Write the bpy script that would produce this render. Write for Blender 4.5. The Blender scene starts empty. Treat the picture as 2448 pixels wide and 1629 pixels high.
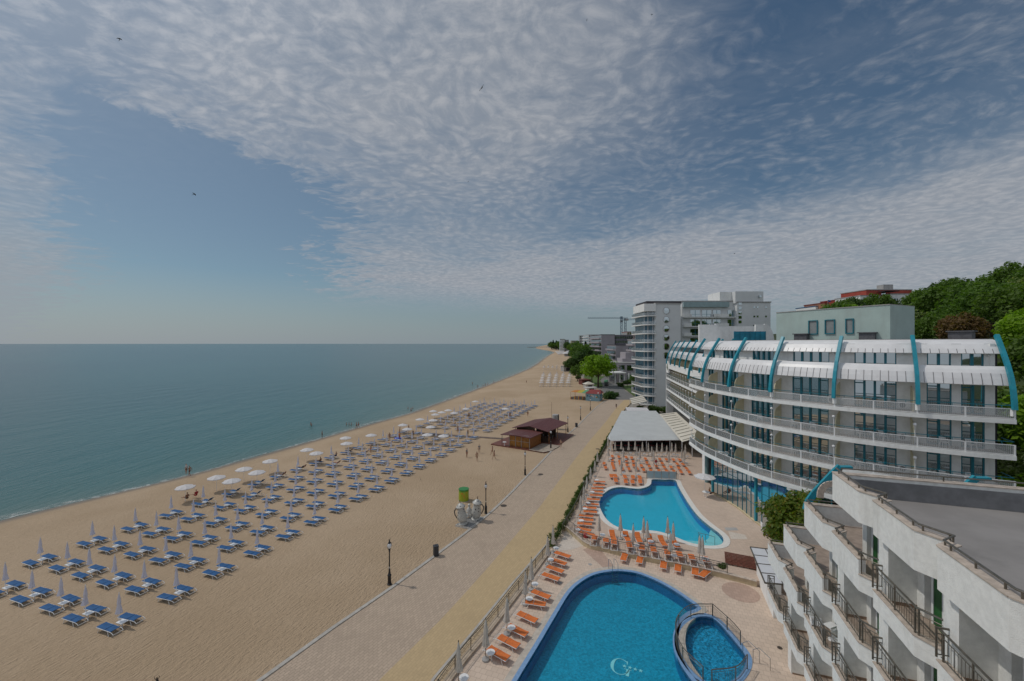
import bpy, bmesh, math, random
from mathutils import Vector, Matrix
from mathutils.geometry import tessellate_polygon
R = math.radians
sc = bpy.context.scene
COL = sc.collection
# ------------------------------------------------------------------ camera
CAM_H, FPX = 21.0, 972.0
cam = bpy.data.cameras.new('camera'); co = bpy.data.objects.new('camera', cam); COL.objects.link(co)
co.location = (0, 0, CAM_H); co.rotation_euler = (R(90), 0, 0)
cam.sensor_width = 36; cam.lens = 36*FPX/2448; cam.shift_y = 7.5/2448
cam.clip_start = 0.5; cam.clip_end = 60000
sc.camera = co
# ------------------------------------------------------------------ light
SUN_EL, SUN_AZ = R(55), R(164)          # azimuth from +X, counter-clockwise
sd = Vector((math.cos(SUN_EL)*math.cos(SUN_AZ), math.cos(SUN_EL)*math.sin(SUN_AZ), math.sin(SUN_EL)))
sl = bpy.data.lights.new('sun', 'SUN'); sl.energy = 2.75; sl.angle = R(0.6); sl.color = (1, .95, .87)
so = bpy.data.objects.new('sun', sl); COL.objects.link(so)
so.rotation_euler = sd.to_track_quat('Z', 'Y').to_euler(); so.location = (0, 0, 90)
sc.view_settings.view_transform = 'Standard'; sc.view_settings.look = 'None'
sc.view_settings.exposure = -0.95; sc.view_settings.gamma = 1
world = bpy.data.worlds.new('World'); sc.world = world; world.use_nodes = True

class NT:
    """tiny node helper"""
    def __init__(s, tree): s.t = tree; s.n = tree.nodes; s.l = tree.links
    def add(s, typ, **kw):
        n = s.n.new(typ)
        for k, v in kw.items(): setattr(n, k, v)
        return n
    def put(s, sock, v):
        if isinstance(v, bpy.types.NodeSocket): s.l.new(v, sock)
        elif v is not None: sock.default_value = v
    def m(s, op, a, b=None, c=None, clamp=False):
        n = s.add('ShaderNodeMath', operation=op, use_clamp=clamp)
        s.put(n.inputs[0], a)
        if b is not None: s.put(n.inputs[1], b)
        if c is not None: s.put(n.inputs[2], c)
        return n.outputs[0]
    def sst(s, x, a, b):
        n = s.add('ShaderNodeMapRange', interpolation_type='SMOOTHSTEP')
        s.put(n.inputs[0], x); n.inputs[1].default_value = a; n.inputs[2].default_value = b
        return n.outputs[0]
    def mr(s, x, a, b, c, d):
        n = s.add('ShaderNodeMapRange'); s.put(n.inputs[0], x)
        for i, v in enumerate((a, b, c, d)): s.put(n.inputs[i+1], v)
        return n.outputs[0]
    def mix(s, f, a, b, typ='MIX'):
        n = s.add('ShaderNodeMix', data_type='RGBA', blend_type=typ)
        s.put(n.inputs[0], f); s.put(n.inputs[6], c4(a)); s.put(n.inputs[7], c4(b))
        return n.outputs[2]
    def noise(s, vec, scale, detail=3, rough=.5, dist=0, out=0, dims='3D'):
        n = s.add('ShaderNodeTexNoise', noise_dimensions=dims); s.put(n.inputs['Vector'], vec)
        n.inputs['Scale'].default_value = scale; n.inputs['Detail'].default_value = detail
        n.inputs['Roughness'].default_value = rough; n.inputs['Distortion'].default_value = dist
        return n.outputs[out]
    def vmap(s, vec, scale=(1, 1, 1), rot=(0, 0, 0), loc=(0, 0, 0)):
        n = s.add('ShaderNodeMapping'); s.put(n.inputs[0], vec)
        n.inputs['Scale'].default_value = scale; n.inputs['Rotation'].default_value = rot; n.inputs['Location'].default_value = loc
        return n.outputs[0]
def c4(c):
    if isinstance(c, bpy.types.NodeSocket): return c
    return (c[0], c[1], c[2], 1) if len(c) == 3 else c

SKYTINT = (.88, 1.07, 1.06)
HZL, HZR = (5.7, 6.35, 7.1), (4.3, 5.3, 6.1)
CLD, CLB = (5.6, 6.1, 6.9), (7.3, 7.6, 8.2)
def make_world():
    t = NT(world.node_tree); t.n.clear()
    out = t.add('ShaderNodeOutputWorld'); bg = t.add('ShaderNodeBackground'); bg.inputs[1].default_value = 0.1
    t.l.new(bg.outputs[0], out.inputs[0])
    sky = t.add('ShaderNodeTexSky', sky_type='NISHITA'); sky.sun_disc = False
    sky.sun_elevation = SUN_EL; sky.sun_rotation = R(90)-SUN_AZ+R(360)
    sky.air_density = 1.0; sky.dust_density = 0.6; sky.ozone_density = 3.0; sky.altitude = 0
    tc = t.add('ShaderNodeTexCoord').outputs['Generated']
    sx = t.add('ShaderNodeSeparateXYZ'); t.l.new(tc, sx.inputs[0])
    x, y, z = sx.outputs
    zc = t.m('MAXIMUM', z, 0.0)
    den = t.m('ADD', zc, 0.085)
    px, py = t.m('DIVIDE', x, den), t.m('DIVIDE', y, den)
    cv = t.add('ShaderNodeCombineXYZ'); t.put(cv.inputs[0], px); t.put(cv.inputs[1], py); p = cv.outputs[0]
    # warped flow gives the ragged mackerel rows
    warp = t.noise(p, 1.3, 4, .55, out=1)
    wv = t.add('ShaderNodeVectorMath', operation='MULTIPLY_ADD'); t.put(wv.inputs[0], warp); wv.inputs[1].default_value = (.42, .42, 0); t.put(wv.inputs[2], p)
    p2 = wv.outputs[0]
    big = t.noise(p2, .8, 3, .55)
    mid = t.noise(t.vmap(p2, (1, 1.25, 1), (0, 0, R(35))), 4.2, 3, .55)
    fine = t.noise(p2, 19, 6, .66)
    wisp = t.noise(t.vmap(p2, (1, 2.2, 1), (0, 0, R(40))), 9, 5, .6, .8)
    vor = t.add('ShaderNodeTexVoronoi', feature='SMOOTH_F1'); t.put(vor.inputs['Vector'], p2)
    vor.inputs['Scale'].default_value = 21; vor.inputs['Smoothness'].default_value = .8; vor.inputs['Randomness'].default_value = 1
    az = t.m('DIVIDE', x, t.m('MAXIMUM', y, .05))
    jit = t.m('ADD', t.m('MULTIPLY', t.m('SUBTRACT', mid, .5), .5), t.m('MULTIPLY', t.m('SUBTRACT', wisp, .5), .35))
    azn = t.m('ADD', az, jit)
    zn = t.m('ADD', z, t.m('MULTIPLY', jit, .25))
    # coverage: a wide mackerel field, open sky on the left, thinner towards the upper right
    cov = t.m('ADD', .60, t.m('MULTIPLY', t.m('SUBTRACT', big, .5), .7))
    top_edge = t.m('ADD', zn, t.m('MULTIPLY', az, .10))
    clear = t.m('MULTIPLY', t.m('MULTIPLY', t.sst(azn, -1.2, -.9), t.m('SUBTRACT', 1, t.sst(azn, -.60, -.34))), t.m('SUBTRACT', 1, t.sst(top_edge, .25, .33)))
    cov = t.m('SUBTRACT', cov, t.m('MULTIPLY', clear, .85))
    right = t.m('MULTIPLY', t.sst(azn, .15, .65), t.sst(zn, .36, .56))
    cov = t.m('SUBTRACT', cov, t.m('MULTIPLY', right, .34))
    rmid = t.m('MULTIPLY', t.m('MULTIPLY', t.sst(azn, -.1, .3), t.sst(zn, .2, .3)), t.m('SUBTRACT', 1, t.sst(zn, .38, .5)))
    cov = t.m('SUBTRACT', cov, t.m('MULTIPLY', rmid, .16))
    top = t.m('MULTIPLY', t.m('SUBTRACT', 1, t.sst(t.m('ABSOLUTE', t.m('ADD', az, .25)), .2, .75)), t.sst(z, .3, .5))
    cov = t.m('ADD', cov, t.m('MULTIPLY', top, .20))
    band = t.m('MULTIPLY', t.m('MULTIPLY', t.sst(azn, -.55, -.2), t.sst(zn, .055, .11)), t.m('SUBTRACT', 1, t.sst(t.m('SUBTRACT', zn, t.m('MULTIPLY', az, .06)), .17, .27)))
    cov = t.m('ADD', cov, t.m('MULTIPLY', band, .30))
    cells = t.m('SUBTRACT', .42, vor.outputs[0])
    lump = t.m('ADD', t.m('MULTIPLY', t.m('SUBTRACT', fine, .5), .80), t.m('MULTIPLY', cells, .46))
    lump = t.m('ADD', lump, t.m('MULTIPLY', t.m('SUBTRACT', mid, .5), .85))
    lump = t.m('ADD', lump, t.m('MULTIPLY', t.m('SUBTRACT', wisp, .5), 1.0))
    # lumps flatten into long thin sheets towards the horizon
    lo_ = t.m('SUBTRACT', 1, t.sst(z, .14, .34))
    sv = t.add('ShaderNodeCombineXYZ'); t.put(sv.inputs[0], t.m('MULTIPLY', az, 2.2)); t.put(sv.inputs[1], t.m('MULTIPLY', z, 26)); t.put(sv.inputs[2], t.m('MULTIPLY', az, .3))
    strat = t.m('SUBTRACT', t.noise(sv.outputs[0], 1, 5, .6, .6), .5)
    lump = t.m('ADD', t.m('MULTIPLY', lump, t.mr(lo_, 0, 1, .70, .16)), t.m('MULTIPLY', t.m('MULTIPLY', strat, lo_), 1.15))
    lump = t.m('ADD', lump, t.m('MULTIPLY', t.m('SUBTRACT', t.noise(p2, 2.3, 4, .6), .5), .55))
    dens = t.sst(t.m('ADD', cov, t.m('MULTIPLY', lump, .62)), .12, 1.04)
    dens = t.m('MULTIPLY', t.m('MULTIPLY', dens, t.sst(t.m('ADD', z, t.m('MULTIPLY', t.sst(az, -.3, .5), .05)), .06, .16)), .95)
    thinveil = t.m('MULTIPLY', t.m('MULTIPLY', t.sst(cov, .18, .75), .46), t.sst(z, .06, .16))
    dens = t.m('MAXIMUM', dens, thinveil)
    # veil of haze towards the sea on the left and along the horizon
    hz = t.m('SUBTRACT', 1, t.sst(z, -.04, .24))
    leftv = t.m('MULTIPLY', t.m('SUBTRACT', 1, t.sst(azn, -1.3, -.75)), t.m('SUBTRACT', 1, t.sst(z, .10, .26)))
    soft = t.m('MULTIPLY', t.m('MULTIPLY', t.sst(z, .0, .2), .26), t.m('SUBTRACT', 1, t.sst(azn, -.3, .5)))
    veil = t.m('MAXIMUM', t.m('MAXIMUM', t.m('MULTIPLY', hz, .88), t.m('MULTIPLY', leftv, .9)), soft)
    skyc = t.mix(1.0, sky.outputs[0], SKYTINT, 'MULTIPLY')
    hcol = t.mix(t.sst(az, -1.2, .4), HZL, HZR)
    c = t.mix(veil, skyc, hcol)
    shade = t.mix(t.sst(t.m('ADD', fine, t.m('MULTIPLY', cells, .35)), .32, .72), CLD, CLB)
    dp = t.add('ShaderNodeVectorMath', operation='DOT_PRODUCT'); t.put(dp.inputs[0], tc); dp.inputs[1].default_value = tuple(sd)
    glow = t.m('POWER', t.m('MAXIMUM', dp.outputs['Value'], 0), 8)  # extra brightness round the unseen sun, added to help lift shaded walls
    behind = t.m('SUBTRACT', 1, t.sst(y, -.35, .1))  # unseen sky behind the camera, brightened to fill the shaded facades
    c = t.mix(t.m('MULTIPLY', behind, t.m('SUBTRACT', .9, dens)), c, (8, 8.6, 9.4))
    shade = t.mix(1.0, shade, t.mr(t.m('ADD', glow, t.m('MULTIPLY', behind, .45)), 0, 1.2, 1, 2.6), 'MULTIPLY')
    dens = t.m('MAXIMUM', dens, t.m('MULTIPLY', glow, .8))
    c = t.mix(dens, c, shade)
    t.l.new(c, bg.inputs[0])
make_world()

# ------------------------------------------------------------------ helpers
def P(frame, x, y, z=0.0):
    """a spot seen in the photograph -> the point at height z where it stands"""
    if frame: x, y = frame[0]+x/frame[2], frame[1]+y/frame[2]
    v = y-822.0
    return Vector(((x-1224)*(CAM_H-z)/v, FPX*(CAM_H-z)/v, z))
F1 = (1250, 950, 3.367); F4 = (1200, 1240, 3.367); F5 = (1380, 1120, 5.226); F6 = (1580, 1060, 6.03)
FM = (1430, 960, 7.126); FC = (900, 930, 5.612); FB = (600, 900, 3.136); FK = (1340, 890, 9.22)
F3 = (1280, 660, 4.9); FT = (1060, 1140, 11.2); FE = (1790, 1270, 4.367); FJ = (1300, 1220, 8.71); FH = (1180, 930, 8.71)

MATS = {}
def mat(name, col, rough=.6, var=.12, scale=3.0, bump=0, bscale=30, metal=0, spec=.5, dirt=None, dscale=.4, trans=0, coords='Object'):
    if name in MATS: return MATS[name]
    m = bpy.data.materials.new(name); m.use_nodes = True; t = NT(m.node_tree)
    b = t.n['Principled BSDF']
    tc = t.add('ShaderNodeTexCoord').outputs[coords]
    n = t.noise(tc, scale, 4, .6)
    lo = tuple(max(0, v*(1-var)) for v in col); hi = tuple(min(1, v*(1+var)) for v in col)
    c = t.mix(t.sst(n, .3, .7), lo, hi)
    if dirt:
        d = t.noise(t.vmap(tc, (1, 1, .25)), dscale, 6, .65)
        c = t.mix(t.m('MULTIPLY', t.sst(d, .5, .75), dirt[3]), c, dirt[:3])
    t.put(b.inputs['Base Color'], c)
    b.inputs['Roughness'].default_value = rough; b.inputs['Metallic'].default_value = metal
    b.inputs['Specular IOR Level'].default_value = spec
    if bump:
        bp = t.add('ShaderNodeBump'); bp.inputs['Strength'].default_value = bump; bp.inputs['Distance'].default_value = .02
        t.put(bp.inputs['Height'], t.noise(tc, bscale, 4, .6)); t.l.new(bp.outputs[0], b.inputs['Normal'])
    if trans:
        tr = t.add('ShaderNodeBsdfTranslucent'); t.put(tr.inputs[0], c)
        mx = t.add('ShaderNodeMixShader'); mx.inputs[0].default_value = trans
        t.l.new(b.outputs[0], mx.inputs[1]); t.l.new(tr.outputs[0], mx.inputs[2])
        t.l.new(mx.outputs[0], t.n['Material Output'].inputs[0])
    MATS[name] = m
    return m
def glassy(name, tint, reflect, clear=0.0, rough=.02):
    """coated window glass: mirror coat over a dark or see-through pane"""
    m = bpy.data.materials.new(name); m.use_nodes = True; t = NT(m.node_tree); t.n.clear()
    out = t.add('ShaderNodeOutputMaterial')
    d = t.add('ShaderNodeBsdfDiffuse'); d.inputs[0].default_value = c4(tint)
    base = d.outputs[0]
    if clear:
        tr = t.add('ShaderNodeBsdfTransparent'); mm = t.add('ShaderNodeMixShader'); mm.inputs[0].default_value = clear
        t.l.new(base, mm.inputs[1]); t.l.new(tr.outputs[0], mm.inputs[2]); base = mm.outputs[0]
    g = t.add('ShaderNodeBsdfGlossy'); g.inputs['Roughness'].default_value = rough; g.inputs[0].default_value = (.85, .93, .95, 1)
    tc = t.add('ShaderNodeTexCoord').outputs['Object']
    bp = t.add('ShaderNodeBump'); bp.inputs['Strength'].default_value = .05; bp.inputs['Distance'].default_value = .05
    t.put(bp.inputs['Height'], t.noise(tc, .8, 2)); t.l.new(bp.outputs[0], g.inputs['Normal'])
    lw = t.add('ShaderNodeFresnel'); lw.inputs[0].default_value = 1.5
    f = t.m('ADD', t.m('MULTIPLY', lw.outputs[0], 1-reflect), reflect, clamp=True)
    mx = t.add('ShaderNodeMixShader'); t.put(mx.inputs[0], f)
    t.l.new(base, mx.inputs[1]); t.l.new(g.outputs[0], mx.inputs[2]); t.l.new(mx.outputs[0], out.inputs[0])
    MATS[name] = m
    return m

def link(o, parent=None):
    COL.objects.link(o)
    if parent is not None: o.parent = parent
    return o
def tag(o, label=None, cat=None, group=None, kind=None):
    if label: o['label'] = label
    if cat: o['category'] = cat
    if group: o['group'] = group
    if kind: o['kind'] = kind
    return o
def thing(name, label, cat, loc=(0, 0, 0), rz=0, group=None, scale=1):
    o = bpy.data.objects.new(name, None); o.empty_display_size = .2
    o.location = loc; o.rotation_euler = (0, 0, rz)
    if scale != 1: o.scale = (scale,)*3
    link(o); return tag(o, label, cat, group)
def copy_tree(o, parent=None):
    c = o.copy(); COL.objects.link(c)
    if parent is not None: c.parent = parent
    for ch in o.children: copy_tree(ch, c)
    return c
class Protos:
    """first placement uses the prototype itself, later ones copy it part by part"""
    def __init__(s, maker): s.maker = maker; s.p = None
    def put(s, loc, rz, label, group=None, scale=1, cat=None):
        if s.p is None: s.p = s.maker(); o = s.p
        else: o = copy_tree(s.p)
        o.location = loc; o.rotation_euler = (0, 0, rz); o.scale = (scale,)*3
        o['label'] = label
        if group: o['group'] = group
        return o

class MB:
    def __init__(s): s.v = []; s.f = []; s.mi = []; s.cur = 0
    def raw(s, vs, fs):
        b = len(s.v); s.v += [tuple(q) for q in vs]
        for f in fs: s.f.append(tuple(b+i for i in f)); s.mi.append(s.cur)
        return s
    def box(s, c, size, rz=0, m=None):
        hx, hy, hz = size[0]/2, size[1]/2, size[2]/2
        vs = [Vector((sx*hx, sy*hy, sz*hz)) for sz in (-1, 1) for sy in (-1, 1) for sx in (-1, 1)]
        M = Matrix.Rotation(rz, 3, 'Z') if m is None else m
        return s.raw([M @ q + Vector(c) for q in vs], [(0, 2, 3, 1), (4, 5, 7, 6), (0, 1, 5, 4), (2, 6, 7, 3), (0, 4, 6, 2), (1, 3, 7, 5)])
    def bar(s, a, b, w, h, up=(0, 0, 1)):
        a, b = Vector(a), Vector(b); d = b-a; L = d.length
        if L < 1e-6: return s
        x = d/L; u = Vector(up); yv = u.cross(x)
        if yv.length < 1e-4: yv = Vector((0, 1, 0)).cross(x)
        yv.normalize(); zv = x.cross(yv)
        M = Matrix((x, yv, zv)).transposed()
        return s.box((a+b)/2, (L, w, h), m=M)
    def tube(s, pts, r, n=6, caps=True):
        pts = [Vector(q) for q in pts]; rs = r if isinstance(r, (list, tuple)) else [r]*len(pts)
        vs = []; prev = None
        for i, q in enumerate(pts):
            d = (pts[min(i+1, len(pts)-1)]-pts[max(i-1, 0)]).normalized()
            if prev is None:
                a = Vector((0, 0, 1)) if abs(d.z) < .9 else Vector((1, 0, 0))
                prev = d.cross(a).normalized()
            u = (prev-d*prev.dot(d)).normalized(); prev = u; w = d.cross(u)
            for k in range(n):
                t = 2*math.pi*k/n; vs.append(q+(u*math.cos(t)+w*math.sin(t))*rs[i])
        fs = []
        for i in range(len(pts)-1):
            for k in range(n):
                k2 = (k+1) % n; fs.append((i*n+k, i*n+k2, (i+1)*n+k2, (i+1)*n+k))
        if caps: fs += [tuple(range(n))[::-1], tuple((len(pts)-1)*n+k for k in range(n))]
        return s.raw(vs, fs)
    def lathe(s, prof, n=12, c=(0, 0, 0), wob=None):
        vs = []
        for r, z in prof:
            for k in range(n):
                t = 2*math.pi*k/n; q = r*(wob(t, z) if wob else 1)
                vs.append((c[0]+q*math.cos(t), c[1]+q*math.sin(t), c[2]+z))
        fs = []
        for i in range(len(prof)-1):
            for k in range(n):
                k2 = (k+1) % n; fs.append((i*n+k, i*n+k2, (i+1)*n+k2, (i+1)*n+k))
        fs += [tuple(range(n))[::-1], tuple((len(prof)-1)*n+k for k in range(n))]
        return s.raw(vs, fs)
    def prism(s, poly, z0, z1, bottom=True):
        n = len(poly); vs = [(q[0], q[1], z0) for q in poly]+[(q[0], q[1], z1) for q in poly]
        fs = [(i, (i+1) % n, n+(i+1) % n, n+i) for i in range(n)]
        for tri in tessellate_polygon([[Vector((q[0], q[1], 0)) for q in poly]]):
            fs.append(tuple(n+i for i in tri))
            if bottom: fs.append(tuple(tri)[::-1])
        return s.raw(vs, fs)
    def sheet(s, poly, z):
        fs = []
        for t in tessellate_polygon([[Vector((q[0], q[1], 0)) for q in poly]]):
            a, b, c = (poly[i] for i in t)
            fs.append(tuple(t) if (b[0]-a[0])*(c[1]-a[1])-(b[1]-a[1])*(c[0]-a[0]) > 0 else tuple(t)[::-1])
        return s.raw([(q[0], q[1], z) for q in poly], fs)
    def sweep(s, path, nrm, prof, caps=True):
        """profile of (inward offset, height) carried along a plan path"""
        m = len(prof); vs = []
        for q, n in zip(path, nrm):
            for d, z in prof: vs.append((q[0]+n[0]*d, q[1]+n[1]*d, z))
        fs = []
        for i in range(len(path)-1):
            for k in range(m):
                k2 = (k+1) % m; fs.append((i*m+k, i*m+k2, (i+1)*m+k2, (i+1)*m+k))
        if caps: fs += [tuple(range(m)), tuple((len(path)-1)*m+k for k in range(m))[::-1]]
        return s.raw(vs, fs)
    def build(s, name, mats, parent=None, smooth=False, recalc=True):
        me = bpy.data.meshes.new(name); me.from_pydata(s.v, [], s.f)
        for m in (mats if isinstance(mats, (list, tuple)) else [mats]): me.materials.append(m)
        me.polygons.foreach_set('material_index', s.mi)
        if recalc:
            bm = bmesh.new(); bm.from_mesh(me); bmesh.ops.recalc_face_normals(bm, faces=bm.faces); bm.to_mesh(me); bm.free()
        if smooth:
            me.polygons.foreach_set('use_smooth', [True]*len(me.polygons))
            me.set_sharp_from_angle(angle=R(40))
        me.update()
        return link(bpy.data.objects.new(name, me), parent)

def resample(pts, step):
    """Catmull-Rom through plan points, evenly spaced"""
    q = [Vector((p[0], p[1])) for p in pts]; q = [2*q[0]-q[1]]+q+[2*q[-1]-q[-2]]
    dense = []
    for i in range(1, len(q)-2):
        for k in range(20):
            t = k/20; a, b, c, d = q[i-1:i+3]
            dense.append(.5*((2*b)+(c-a)*t+(2*a-5*b+4*c-d)*t*t+(3*b-a-3*c+d)*t**3))
    dense.append(q[-2])
    L = [0]
    for i in range(1, len(dense)): L.append(L[-1]+(dense[i]-dense[i-1]).length)
    n = max(2, int(round(L[-1]/step))+1); out = []; j = 0
    for i in range(n):
        s = L[-1]*i/(n-1)
        while j < len(L)-2 and L[j+1] < s: j += 1
        f = (s-L[j])/max(1e-9, L[j+1]-L[j]); out.append(dense[j].lerp(dense[j+1], min(1, f)))
    return out
def normals(path):
    o = []
    for i in range(len(path)):
        t = (path[min(i+1, len(path)-1)]-path[max(i-1, 0)]).normalized(); o.append(Vector((t.y, -t.x)))
    return o
class Way:
    def __init__(s, pts, step=.5):
        s.p = resample(pts, step); s.n = normals(s.p); s.L = [0]
        for i in range(1, len(s.p)): s.L.append(s.L[-1]+(s.p[i]-s.p[i-1]).length)
        s.len = s.L[-1]
    def at(s, d, off=0):
        d = max(0, min(s.len, d)); i = 0
        i = min(len(s.L)-2, max(0, int(d/s.len*(len(s.L)-1))))
        f = (d-s.L[i])/(s.L[i+1]-s.L[i]); q = s.p[i].lerp(s.p[i+1], f); n = s.n[i].lerp(s.n[i+1], f).normalized()
        return q+n*off, n
    def part(s, a, b):
        ds = [a]+[l for l in s.L if a+.02 < l < b-.02]+[b]
        q = [s.at(d) for d in ds]; return [k[0] for k in q], [k[1] for k in q]
def interp(tab, y):
    if y <= tab[0][0]: a, b = tab[0], tab[1]
    elif y >= tab[-1][0]: a, b = tab[-2], tab[-1]
    else:
        for a, b in zip(tab, tab[1:]):
            if a[0] <= y <= b[0]: break
    return a[1]+(b[1]-a[1])*(y-a[0])/(b[0]-a[0])
NUM = 'one two three four five six seven eight nine ten eleven twelve thirteen fourteen fifteen sixteen seventeen eighteen nineteen twenty'.split()
def num(i):
    if i <= 20: return NUM[i-1]
    return {2: 'twenty', 3: 'thirty'}[i//10]+('-'+NUM[i % 10-1] if i % 10 else '')
ORD = 'first second third fourth fifth sixth seventh eighth ninth tenth eleventh twelfth thirteenth fourteenth fifteenth sixteenth seventeenth eighteenth nineteenth twentieth'.split()

# ------------------------------------------------------------------ materials
WHITE = mat('white_render', (.80, .80, .78), .8, .05, 2, .25, 60, dirt=(.42, .40, .36, .35), dscale=.7)
ROUGHWHITE = mat('rough_cast_white', (.79, .79, .76), .9, .06, 5, .8, 45, dirt=(.40, .38, .33, .4), dscale=.9)
PAINT = mat('white_paint', (.74, .74, .74), .45, .05, 4)
PLASTIC = mat('white_plastic', (.78, .78, .78), .35, .04, 6)
PANEL = mat('white_roof_panel', (.74, .73, .73), .4, .05, 1.2, dirt=(.5, .48, .48, .3))
TEAL = mat('teal_metal', (.010, .25, .33), .4, .12, 2)
TEALD = mat('teal_frame', (.008, .16, .21), .4, .12, 3)
MINT = mat('mint_render', (.40, .50, .47), .85, .05, .6, .2, 40, dirt=(.30, .33, .31, .5), dscale=.3)
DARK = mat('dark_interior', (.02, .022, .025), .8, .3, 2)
BLACK = mat('black_iron', (.012, .012, .014), .4, .2, 6)
STEEL = mat('weathered_steel', (.16, .145, .12), .35, .2, 8, metal=.6)
CHROME = mat('polished_steel', (.45, .45, .45), .2, .05, 8, metal=1)
GLASS = glassy('window_glass', (.008, .014, .017), .55)
GLASSB = glassy('blue_mirror_glass', (.006, .03, .05), .62)
FROST = glassy('balustrade_glass', (.85, .85, .85), .03, .80, .2)
YELLOWP = mat('cream_partition', (.68, .62, .42), .6, .08, 2)
FLOORT = mat('terrace_tile', (.33, .26, .21), .7, .15, 3)
STONE = mat('coping_stone', (.50, .42, .35), .8, .2, 4, dirt=(.25, .21, .17, .5), dscale=1.5)
ROOFG = mat('roof_felt', (.25, .235, .225), .9, .1, .5, dirt=(.13, .125, .12, .6), dscale=.35)
GREENC = mat('green_door', (.012, .10, .022), .6, .2, 2)
CONC = mat('grey_concrete', (.36, .35, .34), .9, .1, .8, dirt=(.22, .21, .2, .4))
LILAC = mat('lilac_concrete', (.36, .33, .35), .9, .07, .3)
GREYW = mat('pale_grey_render', (.68, .69, .69), .85, .04, .3)
WOOD = mat('varnished_wood', (.28, .105, .025), .5, .3, 3)
DECKW = mat('reddish_decking', (.16, .055, .035), .6, .25, 4)
ROOFBR = mat('brown_sheet_roof', (.115, .036, .033), .55, .12, 1.5)
REDROOF = mat('red_roof', (.22, .03, .025), .6, .15, 2)
MEMB = mat('grey_membrane', (.50, .52, .52), .6, .05, .5)
CREAMA = mat('cream_awning', (.60, .56, .48), .7, .06, 1)
ORANGE = mat('orange_canvas', (.62, .155, .03), .7, .14, 3)
BLUEC = mat('blue_canvas', (.004, .082, .235), .75, .25, 2.5, coords='Object')
CANVW = mat('white_canvas', (.72, .71, .72), .75, .06, 3, trans=.25)
CANVL = mat('pale_lilac_canvas', (.76, .76, .83), .75, .06, 3, trans=.4)
TAUPE = mat('stone_canvas', (.68, .64, .58), .75, .08, 3, trans=.3)
RED = mat('red_cloth', (.40, .02, .025), .7, .15, 3)
def sand_mat():
    m = bpy.data.materials.new('beach_sand'); m.use_nodes = True; t = NT(m.node_tree); b = t.n['Principled BSDF']
    tc = t.add('ShaderNodeTexCoord').outputs['Object']
    rake = t.vmap(tc, (1, 1, 1), (0, 0, R(-70.8)))
    ln = t.noise(t.vmap(rake, (.8, 4.6, 1)), 1.3, 4, .6)
    dim = t.noise(t.vmap(rake, (1.3, 2.8, 1)), 2.0, 4, .62)
    big = t.noise(tc, .05, 5, .6)
    fine = t.noise(tc, 9, 3, .6)
    c = t.mix(t.sst(big, .35, .65), (.43, .315, .205), (.50, .375, .255))
    c = t.mix(t.m('MULTIPLY', t.sst(fine, .5, .8), .25), c, (.35, .25, .16))
    at = t.add('ShaderNodeAttribute', attribute_name='wet').outputs['Fac']
    c = t.mix(at, c, (.19, .135, .085))
    t.put(b.inputs['Base Color'], c); t.put(b.inputs['Roughness'], t.mr(at, 0, 1, .95, .35)); b.inputs['Specular IOR Level'].default_value = .25
    h = t.m('ADD', t.m('MULTIPLY', ln, .8), t.m('MULTIPLY', dim, .9))
    h = t.m('ADD', h, t.m('MULTIPLY', fine, .12))
    bp = t.add('ShaderNodeBump'); bp.inputs['Distance'].default_value = .24
    t.put(bp.inputs['Strength'], t.mr(at, 0, .5, .9, .05)); t.put(bp.inputs['Height'], h); t.l.new(bp.outputs[0], b.inputs['Normal'])
    return m
def sea_mat():
    m = bpy.data.materials.new('sea_water'); m.use_nodes = True; t = NT(m.node_tree); b = t.n['Principled BSDF']
    tc = t.add('ShaderNodeTexCoord').outputs['Object']
    off = t.add('ShaderNodeAttribute', attribute_name='offshore').outputs['Fac']
    bands = t.noise(t.vmap(tc, (.02, .006, 1), (0, 0, R(-18))), 1, 4, .6)
    patch = t.noise(t.vmap(tc, (.004, .004, 1)), 1, 4, .6)
    o2 = t.m('ADD', off, t.m('MULTIPLY', t.m('SUBTRACT', bands, .5), t.m('MULTIPLY', t.m('MINIMUM', off, 60), .9)))
    r = t.add('ShaderNodeValToRGB'); t.put(r.inputs[0], t.m('POWER', t.m('DIVIDE', o2, 400, clamp=True), .5))
    e = r.color_ramp.elements; e[0].position = 0; e[0].color = (.20, .185, .13, 1); e[1].position = 1; e[1].color = (.022, .094, .118, 1)
    for p, c in ((.06, (.15, .19, .145)), (.13, (.075, .155, .13)), (.24, (.042, .132, .13)), (.45, (.027, .108, .122))):
        k = e.new(p); k.color = c4(c)
    c = t.mix(t.m('MULTIPLY', t.sst(patch, .42, .7), .55), r.outputs[0], (.03, .125, .135))
    t.put(b.inputs['Base Color'], c); b.inputs['Roughness'].default_value = .22; b.inputs['IOR'].default_value = 1.33
    w1 = t.noise(t.vmap(tc, (.9, .28, 1), (0, 0, R(-15))), 1.0, 5, .62)
    w2 = t.noise(t.vmap(tc, (.16, .05, 1), (0, 0, R(-22))), 1.0, 3, .55)
    bp = t.add('ShaderNodeBump'); bp.inputs['Strength'].default_value = .55; bp.inputs['Distance'].default_value = .5
    t.put(bp.inputs['Height'], t.m('ADD', w1, t.m('MULTIPLY', w2, 2))); t.l.new(bp.outputs[0], b.inputs['Normal'])
    return m
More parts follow.
